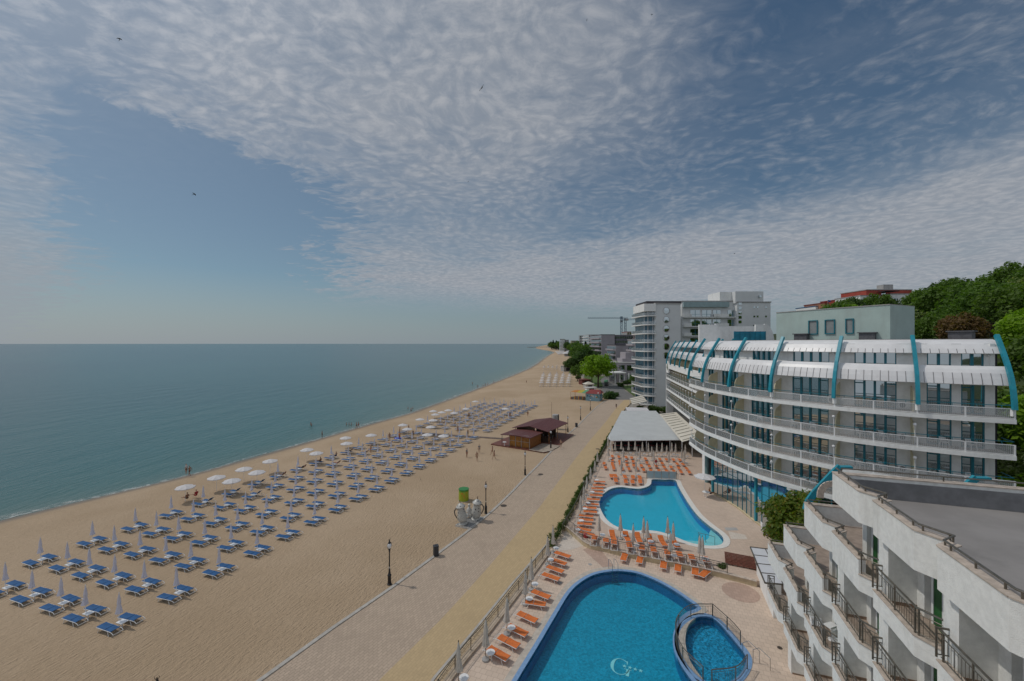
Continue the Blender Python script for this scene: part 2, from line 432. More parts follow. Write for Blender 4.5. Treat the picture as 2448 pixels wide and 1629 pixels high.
def paver_mat(name, col, mortar, bw, bh, rot=0, var=.1, mort=.02, stain=.35, bump=.3):
    m = bpy.data.materials.new(name); m.use_nodes = True; t = NT(m.node_tree); b = t.n['Principled BSDF']
    tc = t.add('ShaderNodeTexCoord').outputs['Object']
    v = t.vmap(tc, (1, 1, 1), (0, 0, rot))
    br = t.add('ShaderNodeTexBrick'); t.put(br.inputs['Vector'], v); br.inputs['Scale'].default_value = 1
    br.inputs['Brick Width'].default_value = bw; br.inputs['Row Height'].default_value = bh; br.inputs['Mortar Size'].default_value = mort
    br.inputs['Color1'].default_value = c4([q*(1-var) for q in col]); br.inputs['Color2'].default_value = c4([min(1, q*(1+var)) for q in col]); br.inputs['Mortar'].default_value = c4(mortar)
    st = t.noise(tc, .22, 6, .68); s2 = t.noise(t.vmap(tc, (.25, 1, 1), (0, 0, R(-65))), .5, 5, .65); fi = t.noise(tc, 5, 4, .65)
    c = t.mix(t.m('MULTIPLY', t.sst(st, .48, .74), stain), br.outputs[0], [q*.62 for q in col])
    c = t.mix(t.m('MULTIPLY', t.sst(s2, .5, .75), stain*.6), c, [min(1, q*1.22) for q in col])
    c = t.mix(t.m('MULTIPLY', t.sst(fi, .52, .8), .22), c, [q*.6 for q in col])
    t.put(b.inputs['Base Color'], c); b.inputs['Roughness'].default_value = .85; b.inputs['Specular IOR Level'].default_value = .3
    bp = t.add('ShaderNodeBump'); bp.inputs['Strength'].default_value = bump; bp.inputs['Distance'].default_value = .015
    t.put(bp.inputs['Height'], t.m('ADD', t.m('MULTIPLY', br.outputs['Fac'], -1), t.m('MULTIPLY', fi, .6))); t.l.new(bp.outputs[0], b.inputs['Normal'])
    MATS[name] = m
    return m
def pool_water(name, tint, ripple):
    m = bpy.data.materials.new(name); m.use_nodes = True; t = NT(m.node_tree); t.n.clear()
    out = t.add('ShaderNodeOutputMaterial'); tr = t.add('ShaderNodeBsdfTransparent'); tr.inputs[0].default_value = c4(tint)
    g = t.add('ShaderNodeBsdfGlossy'); g.inputs['Roughness'].default_value = .04
    tc = t.add('ShaderNodeTexCoord').outputs['Object']
    bp = t.add('ShaderNodeBump'); bp.inputs['Strength'].default_value = ripple; bp.inputs['Distance'].default_value = .06
    t.put(bp.inputs['Height'], t.noise(tc, 2.6, 4, .6, 1.0)); t.l.new(bp.outputs[0], g.inputs['Normal'])
    fr = t.add('ShaderNodeFresnel'); fr.inputs[0].default_value = 1.33; t.l.new(bp.outputs[0], fr.inputs['Normal'])
    mx = t.add('ShaderNodeMixShader'); t.l.new(fr.outputs[0], mx.inputs[0]); t.l.new(tr.outputs[0], mx.inputs[1]); t.l.new(g.outputs[0], mx.inputs[2])
    t.l.new(mx.outputs[0], out.inputs[0]); return m
def mosaic(name, col, amt, scale=6):
    """small blue mosaic tiles, mottled"""
    m = bpy.data.materials.new(name); m.use_nodes = True; t = NT(m.node_tree); b = t.n['Principled BSDF']
    tc = t.add('ShaderNodeTexCoord').outputs['Object']
    n = t.noise(tc, scale, 3, .75); n2 = t.noise(tc, .35, 3, .5)
    v = t.add('ShaderNodeTexVoronoi', feature='F1'); t.put(v.inputs['Vector'], tc); v.inputs['Scale'].default_value = scale*.9
    sep = t.add('ShaderNodeSeparateColor'); t.l.new(v.outputs['Color'], sep.inputs[0])
    k = t.m('ADD', t.m('MULTIPLY', t.sst(n, .3, .75), .5), t.m('MULTIPLY', sep.outputs[0], .5))
    c = t.mix(k, [q*(1-amt) for q in col], [min(1, q*(1+amt)+amt*.06) for q in col])
    c = t.mix(t.m('MULTIPLY', t.sst(n2, .4, .7), .2), c, [q*.75 for q in col])
    t.put(b.inputs['Base Color'], c); b.inputs['Roughness'].default_value = .5
    return m
def leaf_mat(name, a, b_, tip=None, tipamt=0):
    m = bpy.data.materials.new(name); m.use_nodes = True; t = NT(m.node_tree); b = t.n['Principled BSDF']
    tc = t.add('ShaderNodeTexCoord').outputs['Object']
    oi = t.add('ShaderNodeObjectInfo').outputs['Random']
    n = t.noise(tc, .9, 4, .65); n2 = t.noise(tc, 7, 2, .6)
    c = t.mix(t.sst(t.m('ADD', t.m('MULTIPLY', n, .6), t.m('MULTIPLY', n2, .4)), .32, .68), a, b_)
    c = t.mix(t.m('MULTIPLY', oi, .45), c, (a[0]*1.5+.01, a[1]*1.15, a[2]*.8))
    if tip: c = t.mix(t.m('MULTIPLY', t.sst(t.noise(tc, 3.2, 3, .7), .52, .66), tipamt), c, tip)
    t.put(b.inputs['Base Color'], c); b.inputs['Roughness'].default_value = .55; b.inputs['Specular IOR Level'].default_value = .3
    tr = t.add('ShaderNodeBsdfTranslucent'); t.put(tr.inputs[0], t.mix(1, c, (1.5, 1.7, .7), 'MULTIPLY'))
    mx = t.add('ShaderNodeMixShader'); mx.inputs[0].default_value = .42
    t.l.new(b.outputs[0], mx.inputs[1]); t.l.new(tr.outputs[0], mx.inputs[2]); t.l.new(mx.outputs[0], t.n['Material Output'].inputs[0])
    return m
SAND = sand_mat(); SEA = sea_mat()
GREYP = paver_mat('grey_paving', (.45, .352, .268), (.34, .27, .205), .42, .21, R(-64), .08, .022)
YELP = paver_mat('yellow_paving', (.49, .365, .21), (.42, .31, .18), .42, .21, R(-64), .05, .016, .2)
STRIPT = paver_mat('edge_tile', (.52, .40, .26), (.20, .14, .08), .42, .42, R(-64), .08, .02, .25)
DECKT = paver_mat('pool_deck_tile', (.60, .48, .385), (.43, .33, .26), .40, .40, R(20), .06, .012, .28, .2)
DECKU = paver_mat('upper_deck_tile', (.55, .43, .345), (.43, .33, .26), .33, .33, R(-15), .05, .01, .4, .2)
DECKP = paver_mat('pink_deck_tile', (.46, .33, .265), (.36, .26, .2), .40, .40, R(20), .06, .012, .25, .2)
DECKC = paver_mat('pale_deck_tile', (.60, .53, .46), (.48, .41, .35), .45, .45, R(20), .05, .012, .2, .2)
ASPH = mat('asphalt', (.17, .165, .16), .9, .15, .6, .3, 40)
KERBM = mat('kerb_concrete', (.40, .375, .34), .85, .15, 2)
GRASS = mat('lawn_grass', (.075, .125, .025), .9, .35, 1.5, .6, 20)
EARTH = mat('leafy_ground', (.03, .045, .012), .95, .4, .5)
TOWN = mat('town_ground', (.26, .235, .2), .95, .15, .1)
BARK = mat('bark', (.09, .06, .04), .9, .3, 4)

# ------------------------------------------------------------------ setting
COAST = [(-80, -118), (0, -83), (30, -71), (50.8, -64), (67.7, -54.5), (87.6, -47.2), (108, -40.4), (129, -32.5), (163.7, -24.6), (200, -16.9), (274, -1.5), (350, 13), (428, 24.6),
         (611, 48), (760, 68), (866, 83), (1000, 103), (1215, 114), (1475, 109), (1900, 112), (2673, 154), (6000, 500), (40000, 4200)]
INLAND = [(-80, -70), (0, -29), (21, -18.0), (25.3, -15.78), (30, -13.29), (35, -10.39), (40.1, -7.74), (45.9, -4.78), (51, -2.5), (57, -.25), (63.5, 2.0), (70.9, 4.74), (77.6, 7.03), (89.3, 11.03), (102.7, 16.3), (116.4, 21.2), (133.8, 27.6), (147.4, 33.4), (153, 36.6),
          (259, 43), (357, 50), (600, 88), (800, 118), (1100, 150), (1500, 165), (2673, 210), (6000, 700), (40000, 4600)]
def beach_z(f, w):      # f: 0 at the water's edge, 1 at the promenade
    return -1.0+1.0*min(1, (f*w/14)**.8) if f > 0 else -1.0+f*w*.09
def beach_at(x, y):
    a, b = interp(COAST, y), interp(INLAND, y); w = b-a
    return beach_z((x-a)/w, w)-.12
def make_beach():
    ys = list(range(-70, 170, 5))+list(range(170, 420, 12))+list(range(420, 1500, 30))+[1600, 1900, 2300, 2673, 4000, 6000]
    cols = [-.12, -.05, -.02, -.008, 0, .008, .018, .03, .05, .08, .13, .2, .3, .45, .6, .75, .9, 1.0, 1.02]
    v, wet = [], []
    for y in ys:
        a, b = interp(COAST, y), interp(INLAND, y); w = b-a
        for f in cols:
            v.append((a+f*w, y, beach_z(f, w)-.12)); d = f*w
            wet.append(max(0, min(1, 1-(d-1.2)/2.6)))
    n = len(cols); fs = [(i*n+k, i*n+k+1, (i+1)*n+k+1, (i+1)*n+k) for i in range(len(ys)-1) for k in range(n-1)]
    m = MB(); m.raw(v, fs); o = m.build('beach', SAND); at = o.data.attributes.new('wet', 'FLOAT', 'POINT'); at.data.foreach_set('value', wet)
    for p in o.data.polygons: p.use_smooth = True
    tag(o, kind='structure')
make_beach()
def make_sea():
    offs = [-6, 0, 1, 2.5, 5, 9, 15, 25, 45, 80, 150, 300, 700, 2000, 8000, 45000]
    ys = list(range(-80, 170, 6))+list(range(170, 430, 15))+list(range(430, 1500, 35))+[1600, 1900, 2300, 2673, 4000, 6000, 15000, 40000]
    d = Vector((-.94, .34)); v, at = [], []
    for y in ys:
        c = Vector((interp(COAST, y), y))
        for o in offs: q = c+d*o; v.append((q.x, q.y, -1.12)); at.append(max(0, o))
    n = len(offs); fs = [(i*n+k, i*n+k+1, (i+1)*n+k+1, (i+1)*n+k) for i in range(len(ys)-1) for k in range(n-1)]
    m = MB(); m.raw(v, fs); o = m.build('sea', SEA); a = o.data.attributes.new('offshore', 'FLOAT', 'POINT'); a.data.foreach_set('value', at)
    tag(o, kind='structure')
    # breaking wash along the water's edge
    rnd = random.Random(5); fo = MB()
    m2 = bpy.data.materials.new('sea_foam'); m2.use_nodes = True; t = NT(m2.node_tree); b = t.n['Principled BSDF']
    b.inputs['Base Color'].default_value = (.50, .53, .51, 1); b.inputs['Roughness'].default_value = .8
    tc = t.add('ShaderNodeTexCoord').outputs['Object']
    al = t.m('MULTIPLY', t.mr(t.sst(t.noise(tc, 1.4, 5, .72), .42, .66), 0, 1, .06, .9), t.add('ShaderNodeAttribute', attribute_name='foam').outputs['Fac'])
    t.put(b.inputs['Alpha'], al)
    vs, fa = [], []
    yy = [y*.5 for y in range(60, 720)]+list(range(360, 1480, 6))
    for y in yy:
        wv = .38*math.sin(y*.21)+.25*math.sin(y*.53+1)+.14*math.sin(y*1.3)
        c = interp(COAST, y); w = .62+.3*math.sin(y*.11+2)+.0022*max(0, y-60)
        for k, f in ((-1.9*w, 0), (-.9*w, .75), (.0, 1), (.45*w, .9), (.75*w, 0)): vs.append((c+wv+k, y, -1.085+max(0, (wv+k))*.075)); fa.append(f)
    fs = [(i*5+k, i*5+k+1, i*5+k+6, i*5+k+5) for i in range(len(yy)-1) for k in range(4)]
    fo.raw(vs, fs); o = fo.build('foam', m2); a = o.data.attributes.new('foam', 'FLOAT', 'POINT'); a.data.foreach_set('value', fa)
    tag(o, kind='stuff')
make_sea()
# wooded hill behind the hotels and the flat town ground
def hill(x, y):
    t = (x-46)*.985-(y-40)*.17
    if y < 40: t += (40-y)*.15
    if t <= 0: return -.3
    h = 36*(1-math.exp(-t/40.))*(.93+.07*math.sin(x*.045+1)*math.cos(y*.05))
    return -.3+h*max(.12, min(1, 1.18-max(0, y-60)/700))
def make_land():
    v, f = [], []; xs = [-5, 10, 25, 40, 46, 52, 58, 64, 70, 78, 86, 95, 105, 118, 132, 150, 175, 205, 250, 320, 450, 800, 3000, 9000]; ys = [-120, -60, -20, 0, 10, 20, 30, 38, 46, 54, 62, 72, 84, 98, 114, 132, 155, 180, 215, 260, 330, 430, 600, 900, 1500, 2600, 6000, 40000]
    for y in ys:
        lo = interp(INLAND, y)-2
        for x in xs:
            X = lo+x+5; v.append((X, y, -2.5 if -6 < X < 29 and 8 < y < 75 else hill(X, y)))
    n = len(xs); f = [(i*n+k, i*n+k+1, (i+1)*n+k+1, (i+1)*n+k) for i in range(len(ys)-1) for k in range(n-1)]
    m = MB(); m.raw(v, f)
    for i, q in enumerate(m.f):
        if max(m.v[k][2] for k in q) > .5: m.mi[i] = 1
    o = m.build('ground', [TOWN, EARTH]); tag(o, kind='structure')
make_land()
KERB = INLAND
YEL = [(-80, -44), (0, -18.5), (25.3, -8.33), (31.2, -5.28), (37.9, -2.35), (51.9, 3.43), (73, 11.1), (90, 17.6), (110, 25.5), (130, 33), (152, 42)]
KER2 = [(-80, -50), (0, -15.3), (25.3, -5.08), (29.8, -2.81), (35.8, .07), (46.35, 5.55), (58, 9.42), (82.3, 18.2), (94, 22.4), (110, 28.5), (130, 36), (152, 45.5)]
FENC = [(-80, -49), (0, -13.6), (25.3, -3.9), (29.8, -1.6), (35.8, 1.3), (46.35, 6.3), (58, 10.3), (82.3, 19.2), (94, 23.4)]
def strip(name, A, B, z0, z1, m, y0, y1, step=2.5, da=0, db=0):
    ys = [y0+(y1-y0)*i/max(1, int((y1-y0)/step)) for i in range(int((y1-y0)/step)+1)]
    a = [(interp(A, y)+da, y) for y in ys]; b = [(interp(B, y)+db, y) for y in ys]
    mb = MB(); n = len(ys); vs = [(p[0], p[1], z1) for p in a]+[(p[0], p[1], z1) for p in b]+[(p[0], p[1], z0) for p in a]+[(p[0], p[1], z0) for p in b]
    fs = [(i, i+1, n+i+1, n+i) for i in range(n-1)]+[(2*n+i, 2*n+i+1, i+1, i) for i in range(n-1)]+[(n+i, n+i+1, 3*n+i+1, 3*n+i) for i in range(n-1)]
    mb.raw(vs, fs); o = mb.build(name, m); tag(o, kind='structure'); return o
strip('kerb', KERB, KERB, -.3, .06, KERBM, -50, 150, da=-.12, db=.22)
strip('promenade', KERB, YEL, -.3, .0, GREYP, -50, 152, da=.22)
strip('yellow_path', YEL, KER2, -.3, .006, YELP, -50, 152)
strip('border_kerb', KER2, KER2, -.3, .07, KERBM, -50, 66, db=.2)
strip('tiled_path', KER2, FENC, -.3, .02, STRIPT, -50, 60, da=.2)
m = MB(); m.sheet([(36, 151), (47, 151), (48.5, 163), (53, 201), (60, 235), (78, 300), (72, 305), (52, 238), (46, 208), (41, 185)], -.05); tag(m.build('road', ASPH), kind='structure')
m = MB(); m.sheet([(49, 163), (62, 150), (68, 178), (60, 206), (54.5, 203)], -.02); m.sheet([(38, 196), (45, 200), (51, 236), (60, 262), (46, 262)], -.02); tag(m.build('lawn', GRASS), kind='structure')

# ------------------------------------------------------------------ pools and decks
def holed(outer, holes, z, name, m, z0=None):
    bm = bmesh.new(); es = []
    for loop in [outer]+holes:
        vs = [bm.verts.new((q[0], q[1], z)) for q in loop]
        es += [bm.edges.new((vs[i], vs[(i+1) % len(vs)])) for i in range(len(vs))]
    bmesh.ops.triangle_fill(bm, edges=es, use_beauty=True)
    for f in bm.faces:
        f.normal_update()
        if f.normal.z < 0: f.normal_flip()
    if z0 is not None:
        n = len(outer); top = [bm.verts.new((q[0], q[1], z)) for q in outer]; bot = [bm.verts.new((q[0], q[1], z0)) for q in outer]
        for i in range(n): bm.faces.new((top[i], bot[i], bot[(i+1) % n], top[(i+1) % n]))
    me = bpy.data.meshes.new(name); bm.to_mesh(me); bm.free(); me.materials.append(m)
    o = bpy.data.objects.new(name, me); link(o); return tag(o, kind='structure')
def smoothloop(pts, step=.35):
    q = [Vector((p[0], p[1])) for p in pts]; n = len(q); out = []
    for i in range(n):
        a, b, c, d = q[i-1], q[i], q[(i+1) % n], q[(i+2) % n]; k = max(1, int((c-b).length/step))
        for j in range(k):
            t = j/k; out.append(.5*((2*b)+(c-a)*t+(2*a-5*b+4*c-d)*t*t+(3*b-a-3*c+d)*t**3))
    ar = sum(out[i-1].x*out[i].y-out[i].x*out[i-1].y for i in range(len(out)))
    return out if ar > 0 else out[::-1]
def offset(loop, d):
    n = len(loop); o = []
    for i in range(n):
        t = (loop[(i+1) % n]-loop[i-1]).normalized(); o.append(loop[i]+Vector((t.y, -t.x))*d)
    return o
def ring(a, b, z0, z1, name, m, parent=None):
    mb = MB(); n = len(a); vs = [(q.x, q.y, z) for q, z in [(q, z1) for q in a]+[(q, z1) for q in b]+[(q, z0) for q in a]+[(q, z0) for q in b]]
    fs = []
    for i in range(n):
        j = (i+1) % n; fs += [(i, j, n+j, n+i), (i, 2*n+i, 2*n+j, j), (n+i, n+j, 3*n+j, 3*n+i)]
    mb.raw(vs, fs); return mb.build(name, m, parent)
near_pts = [P(F4, x, y, .05) for x, y in [(120, 1310), (300, 1010), (420, 805), (545, 600), (640, 510), (740, 455), (850, 430), (960, 425), (1080, 440), (1180, 475), (1270, 515), (1400, 590), (1500, 660), (1575, 720),
            (1500, 750), (1430, 805), (1395, 880), (1385, 980), (1400, 1080), (1440, 1180), (1500, 1270), (1530, 1310)]]+[Vector((11.7, 23)), Vector((11.0, 19)), Vector((8, 15.5)), Vector((3, 14.5)), Vector((-2, 16.5)), Vector((-2.3, 20))]
kid_pts = [P(F4, x, y, .05) for x, y in [(1690, 800), (1600, 790), (1510, 825), (1445, 885), (1420, 960), (1430, 1060), (1475, 1150), (1545, 1240), (1625, 1305), (1750, 1335), (1865, 1300), (1935, 1230), (1965, 1150), (1950, 1085), (1900, 1020), (1825, 930), (1760, 855)]]
far_pts = [P(F1, x, y, .5) for x, y in [(1045, 662), (1140, 664), (1225, 668), (1250, 715), (1310, 820), (1400, 945), (1500, 1035), (1580, 1095), (1612, 1135), (1612, 1168), (1585, 1190), (1520, 1197), (1430, 1190), (1330, 1167), (1250, 1135), (1165, 1102), (1080, 1080), (1000, 1073),
           (910, 1077), (830, 1068), (750, 1040), (690, 1000), (650, 950), (622, 890), (616, 840), (640, 790), (690, 748), (740, 729), (800, 724), (870, 733), (940, 737), (1000, 722), (1030, 700), (1035, 675)]]
NEARP, KIDP, FARP = smoothloop(near_pts), smoothloop(kid_pts), smoothloop(far_pts)
def pool(name, label, loop, zdeck, depth, basin, wallm, water, rim, cop, copm, cat='pool', copw=.45):
    t = thing(name, label, cat, (0, 0, 0))
    wz = zdeck-.10
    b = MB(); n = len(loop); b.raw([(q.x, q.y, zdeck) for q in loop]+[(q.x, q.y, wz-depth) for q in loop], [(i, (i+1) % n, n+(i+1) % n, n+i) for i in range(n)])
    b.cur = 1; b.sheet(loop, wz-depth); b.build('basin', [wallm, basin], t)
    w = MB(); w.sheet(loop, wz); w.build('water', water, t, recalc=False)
    if rim: ring(loop, offset(loop, rim[0]), zdeck-.3, zdeck+.035, 'tiled_rim', rim[1], t)
    o0 = offset(loop, rim[0]) if rim else loop
    ring(o0, offset(loop, (rim[0] if rim else 0)+copw), zdeck-.3, zdeck+.03, 'coping', copm, t)
    return t
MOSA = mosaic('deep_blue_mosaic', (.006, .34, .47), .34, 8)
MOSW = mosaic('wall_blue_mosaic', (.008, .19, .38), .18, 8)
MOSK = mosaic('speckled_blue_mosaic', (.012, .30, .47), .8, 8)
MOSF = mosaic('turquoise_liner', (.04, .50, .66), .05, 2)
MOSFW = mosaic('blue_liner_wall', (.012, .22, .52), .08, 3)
RIMB = mat('pale_blue_rim_tile', (.19, .33, .54), .4, .1, 5)
COPG = mat('worn_coping', (.48, .43, .37), .8, .12, 3)
COPW = mat('white_coping', (.68, .66, .62), .7, .06, 3)
WAT1 = pool_water('pool_water', (.62, .93, 1.0), .35); WAT2 = pool_water('still_pool_water', (.72, .97, 1.0), .06)
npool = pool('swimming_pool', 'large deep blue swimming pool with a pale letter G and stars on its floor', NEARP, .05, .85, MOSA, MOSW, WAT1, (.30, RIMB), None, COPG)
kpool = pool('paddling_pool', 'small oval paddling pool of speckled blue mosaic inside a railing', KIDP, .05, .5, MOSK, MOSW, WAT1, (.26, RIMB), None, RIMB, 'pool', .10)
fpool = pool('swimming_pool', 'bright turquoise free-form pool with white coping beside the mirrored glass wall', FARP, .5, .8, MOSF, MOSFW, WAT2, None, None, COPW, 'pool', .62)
# shallow end of the far pool
m = MB(); sh = [P(F1, x, y, -.0) for x, y in [(1500, 1085), (1490, 1118), (1440, 1138), (1380, 1146), (1300, 1150), (1260, 1140)]]
shal = [q for q in FARP if q.x > 13.2 and q.y < 45.8]
c0 = P(F1, 1500, 1085, .3); c1 = P(F1, 1290, 1142, .3)
line = [c0+(c1-c0)*k/8+Vector((.5, -.9, 0))*math.sin(math.pi*k/8) for k in range(9)]
# keep only the rim of the tip beyond the shelf line
tip = [P(F1, x, y, .5) for x, y in [(1290, 1146), (1330, 1163), (1430, 1186), (1520, 1193), (1582, 1186), (1607, 1166), (1607, 1137), (1576, 1097), (1512, 1046)]]
shelf = [(q.x, q.y) for q in line]+[(q.x, q.y) for q in tip]
m.prism(shelf, -.38, .2); m.build('shallow_step', mat('pale_step_liner', (.42, .66, .68), .6, .05, 2), fpool)
# fence line, dividing wall
DIV = [P(F4, x, y, .55) for x, y in [(480, 62), (520, 62), (600, 125), (690, 195), (820, 223), (960, 258), (1200, 308), (1500, 370), (1650, 402), (1815, 440), (2050, 500)]]
DIV = [Vector((q.x, q.y)) for q in DIV]
fence_l = [(interp(FENC, y), y) for y in (5, 12, 18, 25.3, 29.8, 35.8, 41)]
nd_outer = [Vector(q) for q in fence_l]+DIV+[Vector((22.5, 34.8)), Vector((24, 28)), Vector((22, 5))]
holed(nd_outer, [offset(NEARP, .2), offset(KIDP, .2)] if False else [NEARP, KIDP], .05, 'pool_deck', DECKT, -2.6)
ud_outer = [DIV[0]+Vector((.05, .1))]+[q+Vector((-.02, .12)) for q in DIV[1:]]+[Vector((26, 34)), Vector((33, 38)), Vector((31, 48)), Vector((31, 62)), Vector((37, 80)), Vector((41, 106)), Vector((30, 108))]+[Vector((interp(FENC, y)+.1, y)) for y in (94, 82.3, 70, 58, 50)]
holed(ud_outer, [FARP], .5, 'upper_deck', DECKU, -2.6)
def patch(name, pts, z, m):
    b = MB(); b.sheet(pts, z); return tag(b.build(name, m), kind='structure')
patch('deck_paving', [P(F4, x, y, .055) for x, y in [(515, 100), (700, 205), (560, 250), (440, 262)]], .0555, DECKC)
patch('deck_band', [P(F4, x, y, .055) for x, y in [(700, 232), (780, 228), (905, 395), (830, 408), (650, 250)]], .0565, DECKP)
mc = P(F4, 1921, 593, .05); patch('deck_roundel', [(mc.x+1.42*math.cos(a*.1309), mc.y+1.42*math.sin(a*.1309)) for a in range(48)], .0575, DECKP)
patch('deck_slab', [P(F6, x, y, .505) for x, y in [(915, 1215), (1085, 1215), (1120, 1255), (945, 1260)]], .506, CONC)
patch('deck_repair', [P(F6, x, y, .505) for x, y in [(970, 1270), (1215, 1320), (1250, 1385), (1010, 1380)]], .507, DECKC)
patch('planting_bed', [P(F1, x, y, .505) for x, y in [(1720, 1310), (1830, 1275), (1880, 1400), (1760, 1350)]], .507, mat('dry_soil', (.24, .19, .11), .95, .3, 3))
# emblem on the floor of the near pool
def emblem():
    z = -.885
    o = P(F4, 962, 1262, z); ex = (P(F4, 1056, 1229, z)-P(F4, 943, 1196, z)).normalized(); ey = Vector((-ex.y, ex.x, 0))
    h = (P(F4, 932, 1140, z)-P(F4, 958, 1275, z)).length; b = MB(); w = h*.44; cx, cy = -.13*h, h*.5
    outer, inner = [], []
    for k in range(29):
        a = R(52+k*(352-52)/28.); rr = .5; outer.append((cx+math.cos(a)*w, cy+math.sin(a)*h*rr))
        th = .045+.115*max(0, math.cos(a-R(180)))**1.2; inner.append((cx+math.cos(a)*(w-th*h), cy+math.sin(a)*(h*rr-.035*h)))
    T = lambda q: tuple(o+ex*q[0]+ey*q[1]+Vector((0, 0, .012)))
    n = len(outer); b.raw([T(q) for q in outer+inner], [(i, i+1, n+i+1, n+i) for i in range(n-1)])
    e = outer[-1]; b.raw([T(q) for q in [(e[0]-.13*h, .04*h), (e[0]+.02*h, .04*h), (e[0]+.02*h, .42*h), (e[0]-.13*h, .42*h)]], [(0, 1, 2, 3)])
    b.raw([T(q) for q in [(e[0]-.24*h, .42*h), (e[0]+.10*h, .42*h), (e[0]+.10*h, .45*h), (e[0]-.24*h, .45*h)]], [(0, 1, 2, 3)])
    e = outer[0]; b.raw([T(q) for q in [(e[0]-.02*h, e[1]+.04*h), (e[0]+.05*h, e[1]+.04*h), (e[0]+.05*h, e[1]-.18*h), (e[0]+.03*h, e[1]-.18*h)]], [(0, 1, 2, 3)])
    for k in range(4):
        c = (.07*h+k*.245*h, .60*h); r1, r2 = .115*h, .048*h
        pts = [(c[0]+(r1 if i % 2 == 0 else r2)*math.cos(R(90+36*i)), c[1]+(r1 if i % 2 == 0 else r2)*math.sin(R(90+36*i))) for i in range(10)]
        b.raw([T(c)]+[T(q) for q in pts], [(0, i+1, (i+1) % 10+1) for i in range(10)])
    b.build('emblem', mat('pale_emblem_tile', (.62, .85, .80), .6, .08, 4), npool)
emblem()
# dividing wall with coping
w = Way(DIV, .4); wt = thing('retaining_wall', 'low cream wall stepping down from the upper pool deck to the lower one', 'wall')
b = MB(); b.sweep(w.p, w.n, [(.12, -.2), (.12, .5), (-.1, .5), (-.1, -.2)]); b.build('face', mat('cream_wall', (.52, .42, .27), .8, .12, 2), wt)
b = MB(); b.sweep(w.p, w.n, [(.17, .503), (.17, .56), (-.16, .56), (-.16, .503)]); b.build('coping', STONE, wt)
def railing(name, label, path, z, h, mat_=STEEL, bay=2.0, bars=.14, parent=None, top=.032, mid=True, cat='railing', group=None):
    """posts, rails and upright bars along a plan path"""
    w = Way(path, .35) if not isinstance(path, Way) else path
    t = thing(name, label, cat, (0, 0, 0), 0, group) if parent is None else parent
    n = max(1, int(round(w.len/bay)))
    for i in range(n+1):
        q = w.at(w.len*i/n)[0]; b = MB(); b.tube([(q.x, q.y, z), (q.x, q.y, z+h)], .032, 6); b.build('post', mat_, t)
    b = MB(); b.tube([(q.x, q.y, z+h) for q in w.p], top, 6); b.tube([(q.x, q.y, z+h-.16) for q in w.p], .016, 4)
    b.tube([(q.x, q.y, z+.12) for q in w.p], .016, 4); b.build('rail', mat_, t)
    if bars:
        b = MB(); k = int(w.len/bars)
        for i in range(k):
            q = w.at((i+.5)*w.len/k)[0]; b.tube([(q.x, q.y, z+.12), (q.x, q.y, z+h-.16)], .009, 4, False)
        b.build('bars', mat_, t)
    return t
railing('fence', 'brown iron railing along the promenade side of the near pool deck', fence_l, .22, .85, STEEL, 1.9, .13)
b = MB(); fl = Way(fence_l, .5); b.sweep(fl.p, fl.n, [(-.22, -.2), (-.22, .22), (.22, .22), (.22, -.2)]); tag(b.build('fence_plinth', mat('plinth_stone', (.46, .37, .28), .85, .2, 2)), 'low beige stone plinth carrying the iron railing beside the promenade', 'wall')
railing('railing', 'iron railing on top of the low wall between the two pool decks', DIV[1:10], .56, .85, STEEL, 1.7, .2)
fu = [(interp(FENC, y)+.25, y) for y in (44, 50, 58, 70, 82.3, 90)]
railing('railing', 'thin steel railing between the clipped hedge and the upper pool deck', fu, .5, .95, STEEL, 2.2, .25)
# paddling pool railing in three runs
ko = offset(KIDP, .18)
def near_idx(p): return min(range(len(ko)), key=lambda i: (ko[i]-Vector((p.x, p.y))).length)
def arc(pa, pb):
    i, j = near_idx(pa), near_idx(pb); n = len(ko)
    fw = [ko[(i+k) % n] for k in range((j-i) % n+1)]; bw = [ko[(i-k) % n] for k in range((i-j) % n+1)]
    return fw if len(fw) < len(bw) else bw
def thin(a, s=4): return a[::s]+([a[-1]] if (len(a)-1) % s else [])
g1 = arc(P(F4, 1700, 790, .05), P(F4, 1440, 1180, .05)); g2 = arc(P(F4, 1440, 1180, .05), P(F4, 1650, 1315, .05)); g3 = arc(P(F4, 1705, 795, .05), P(F4, 1950, 1010, .05)); g4 = arc(P(F4, 1660, 1318, .05), P(F4, 1960, 1220, .05))
g12 = g1[:-1]+g2
for a, l in ((g12, 'curved steel railing on the wall between the paddling pool and the large pool'), (g3, 'straight steel railing on the deck side of the paddling pool'), (g4, 'steel gate railing at the near end of the paddling pool')):
    railing('railing', l, thin(a), .08, .95, STEEL, 1.6, .12, group='railings round the paddling pool')
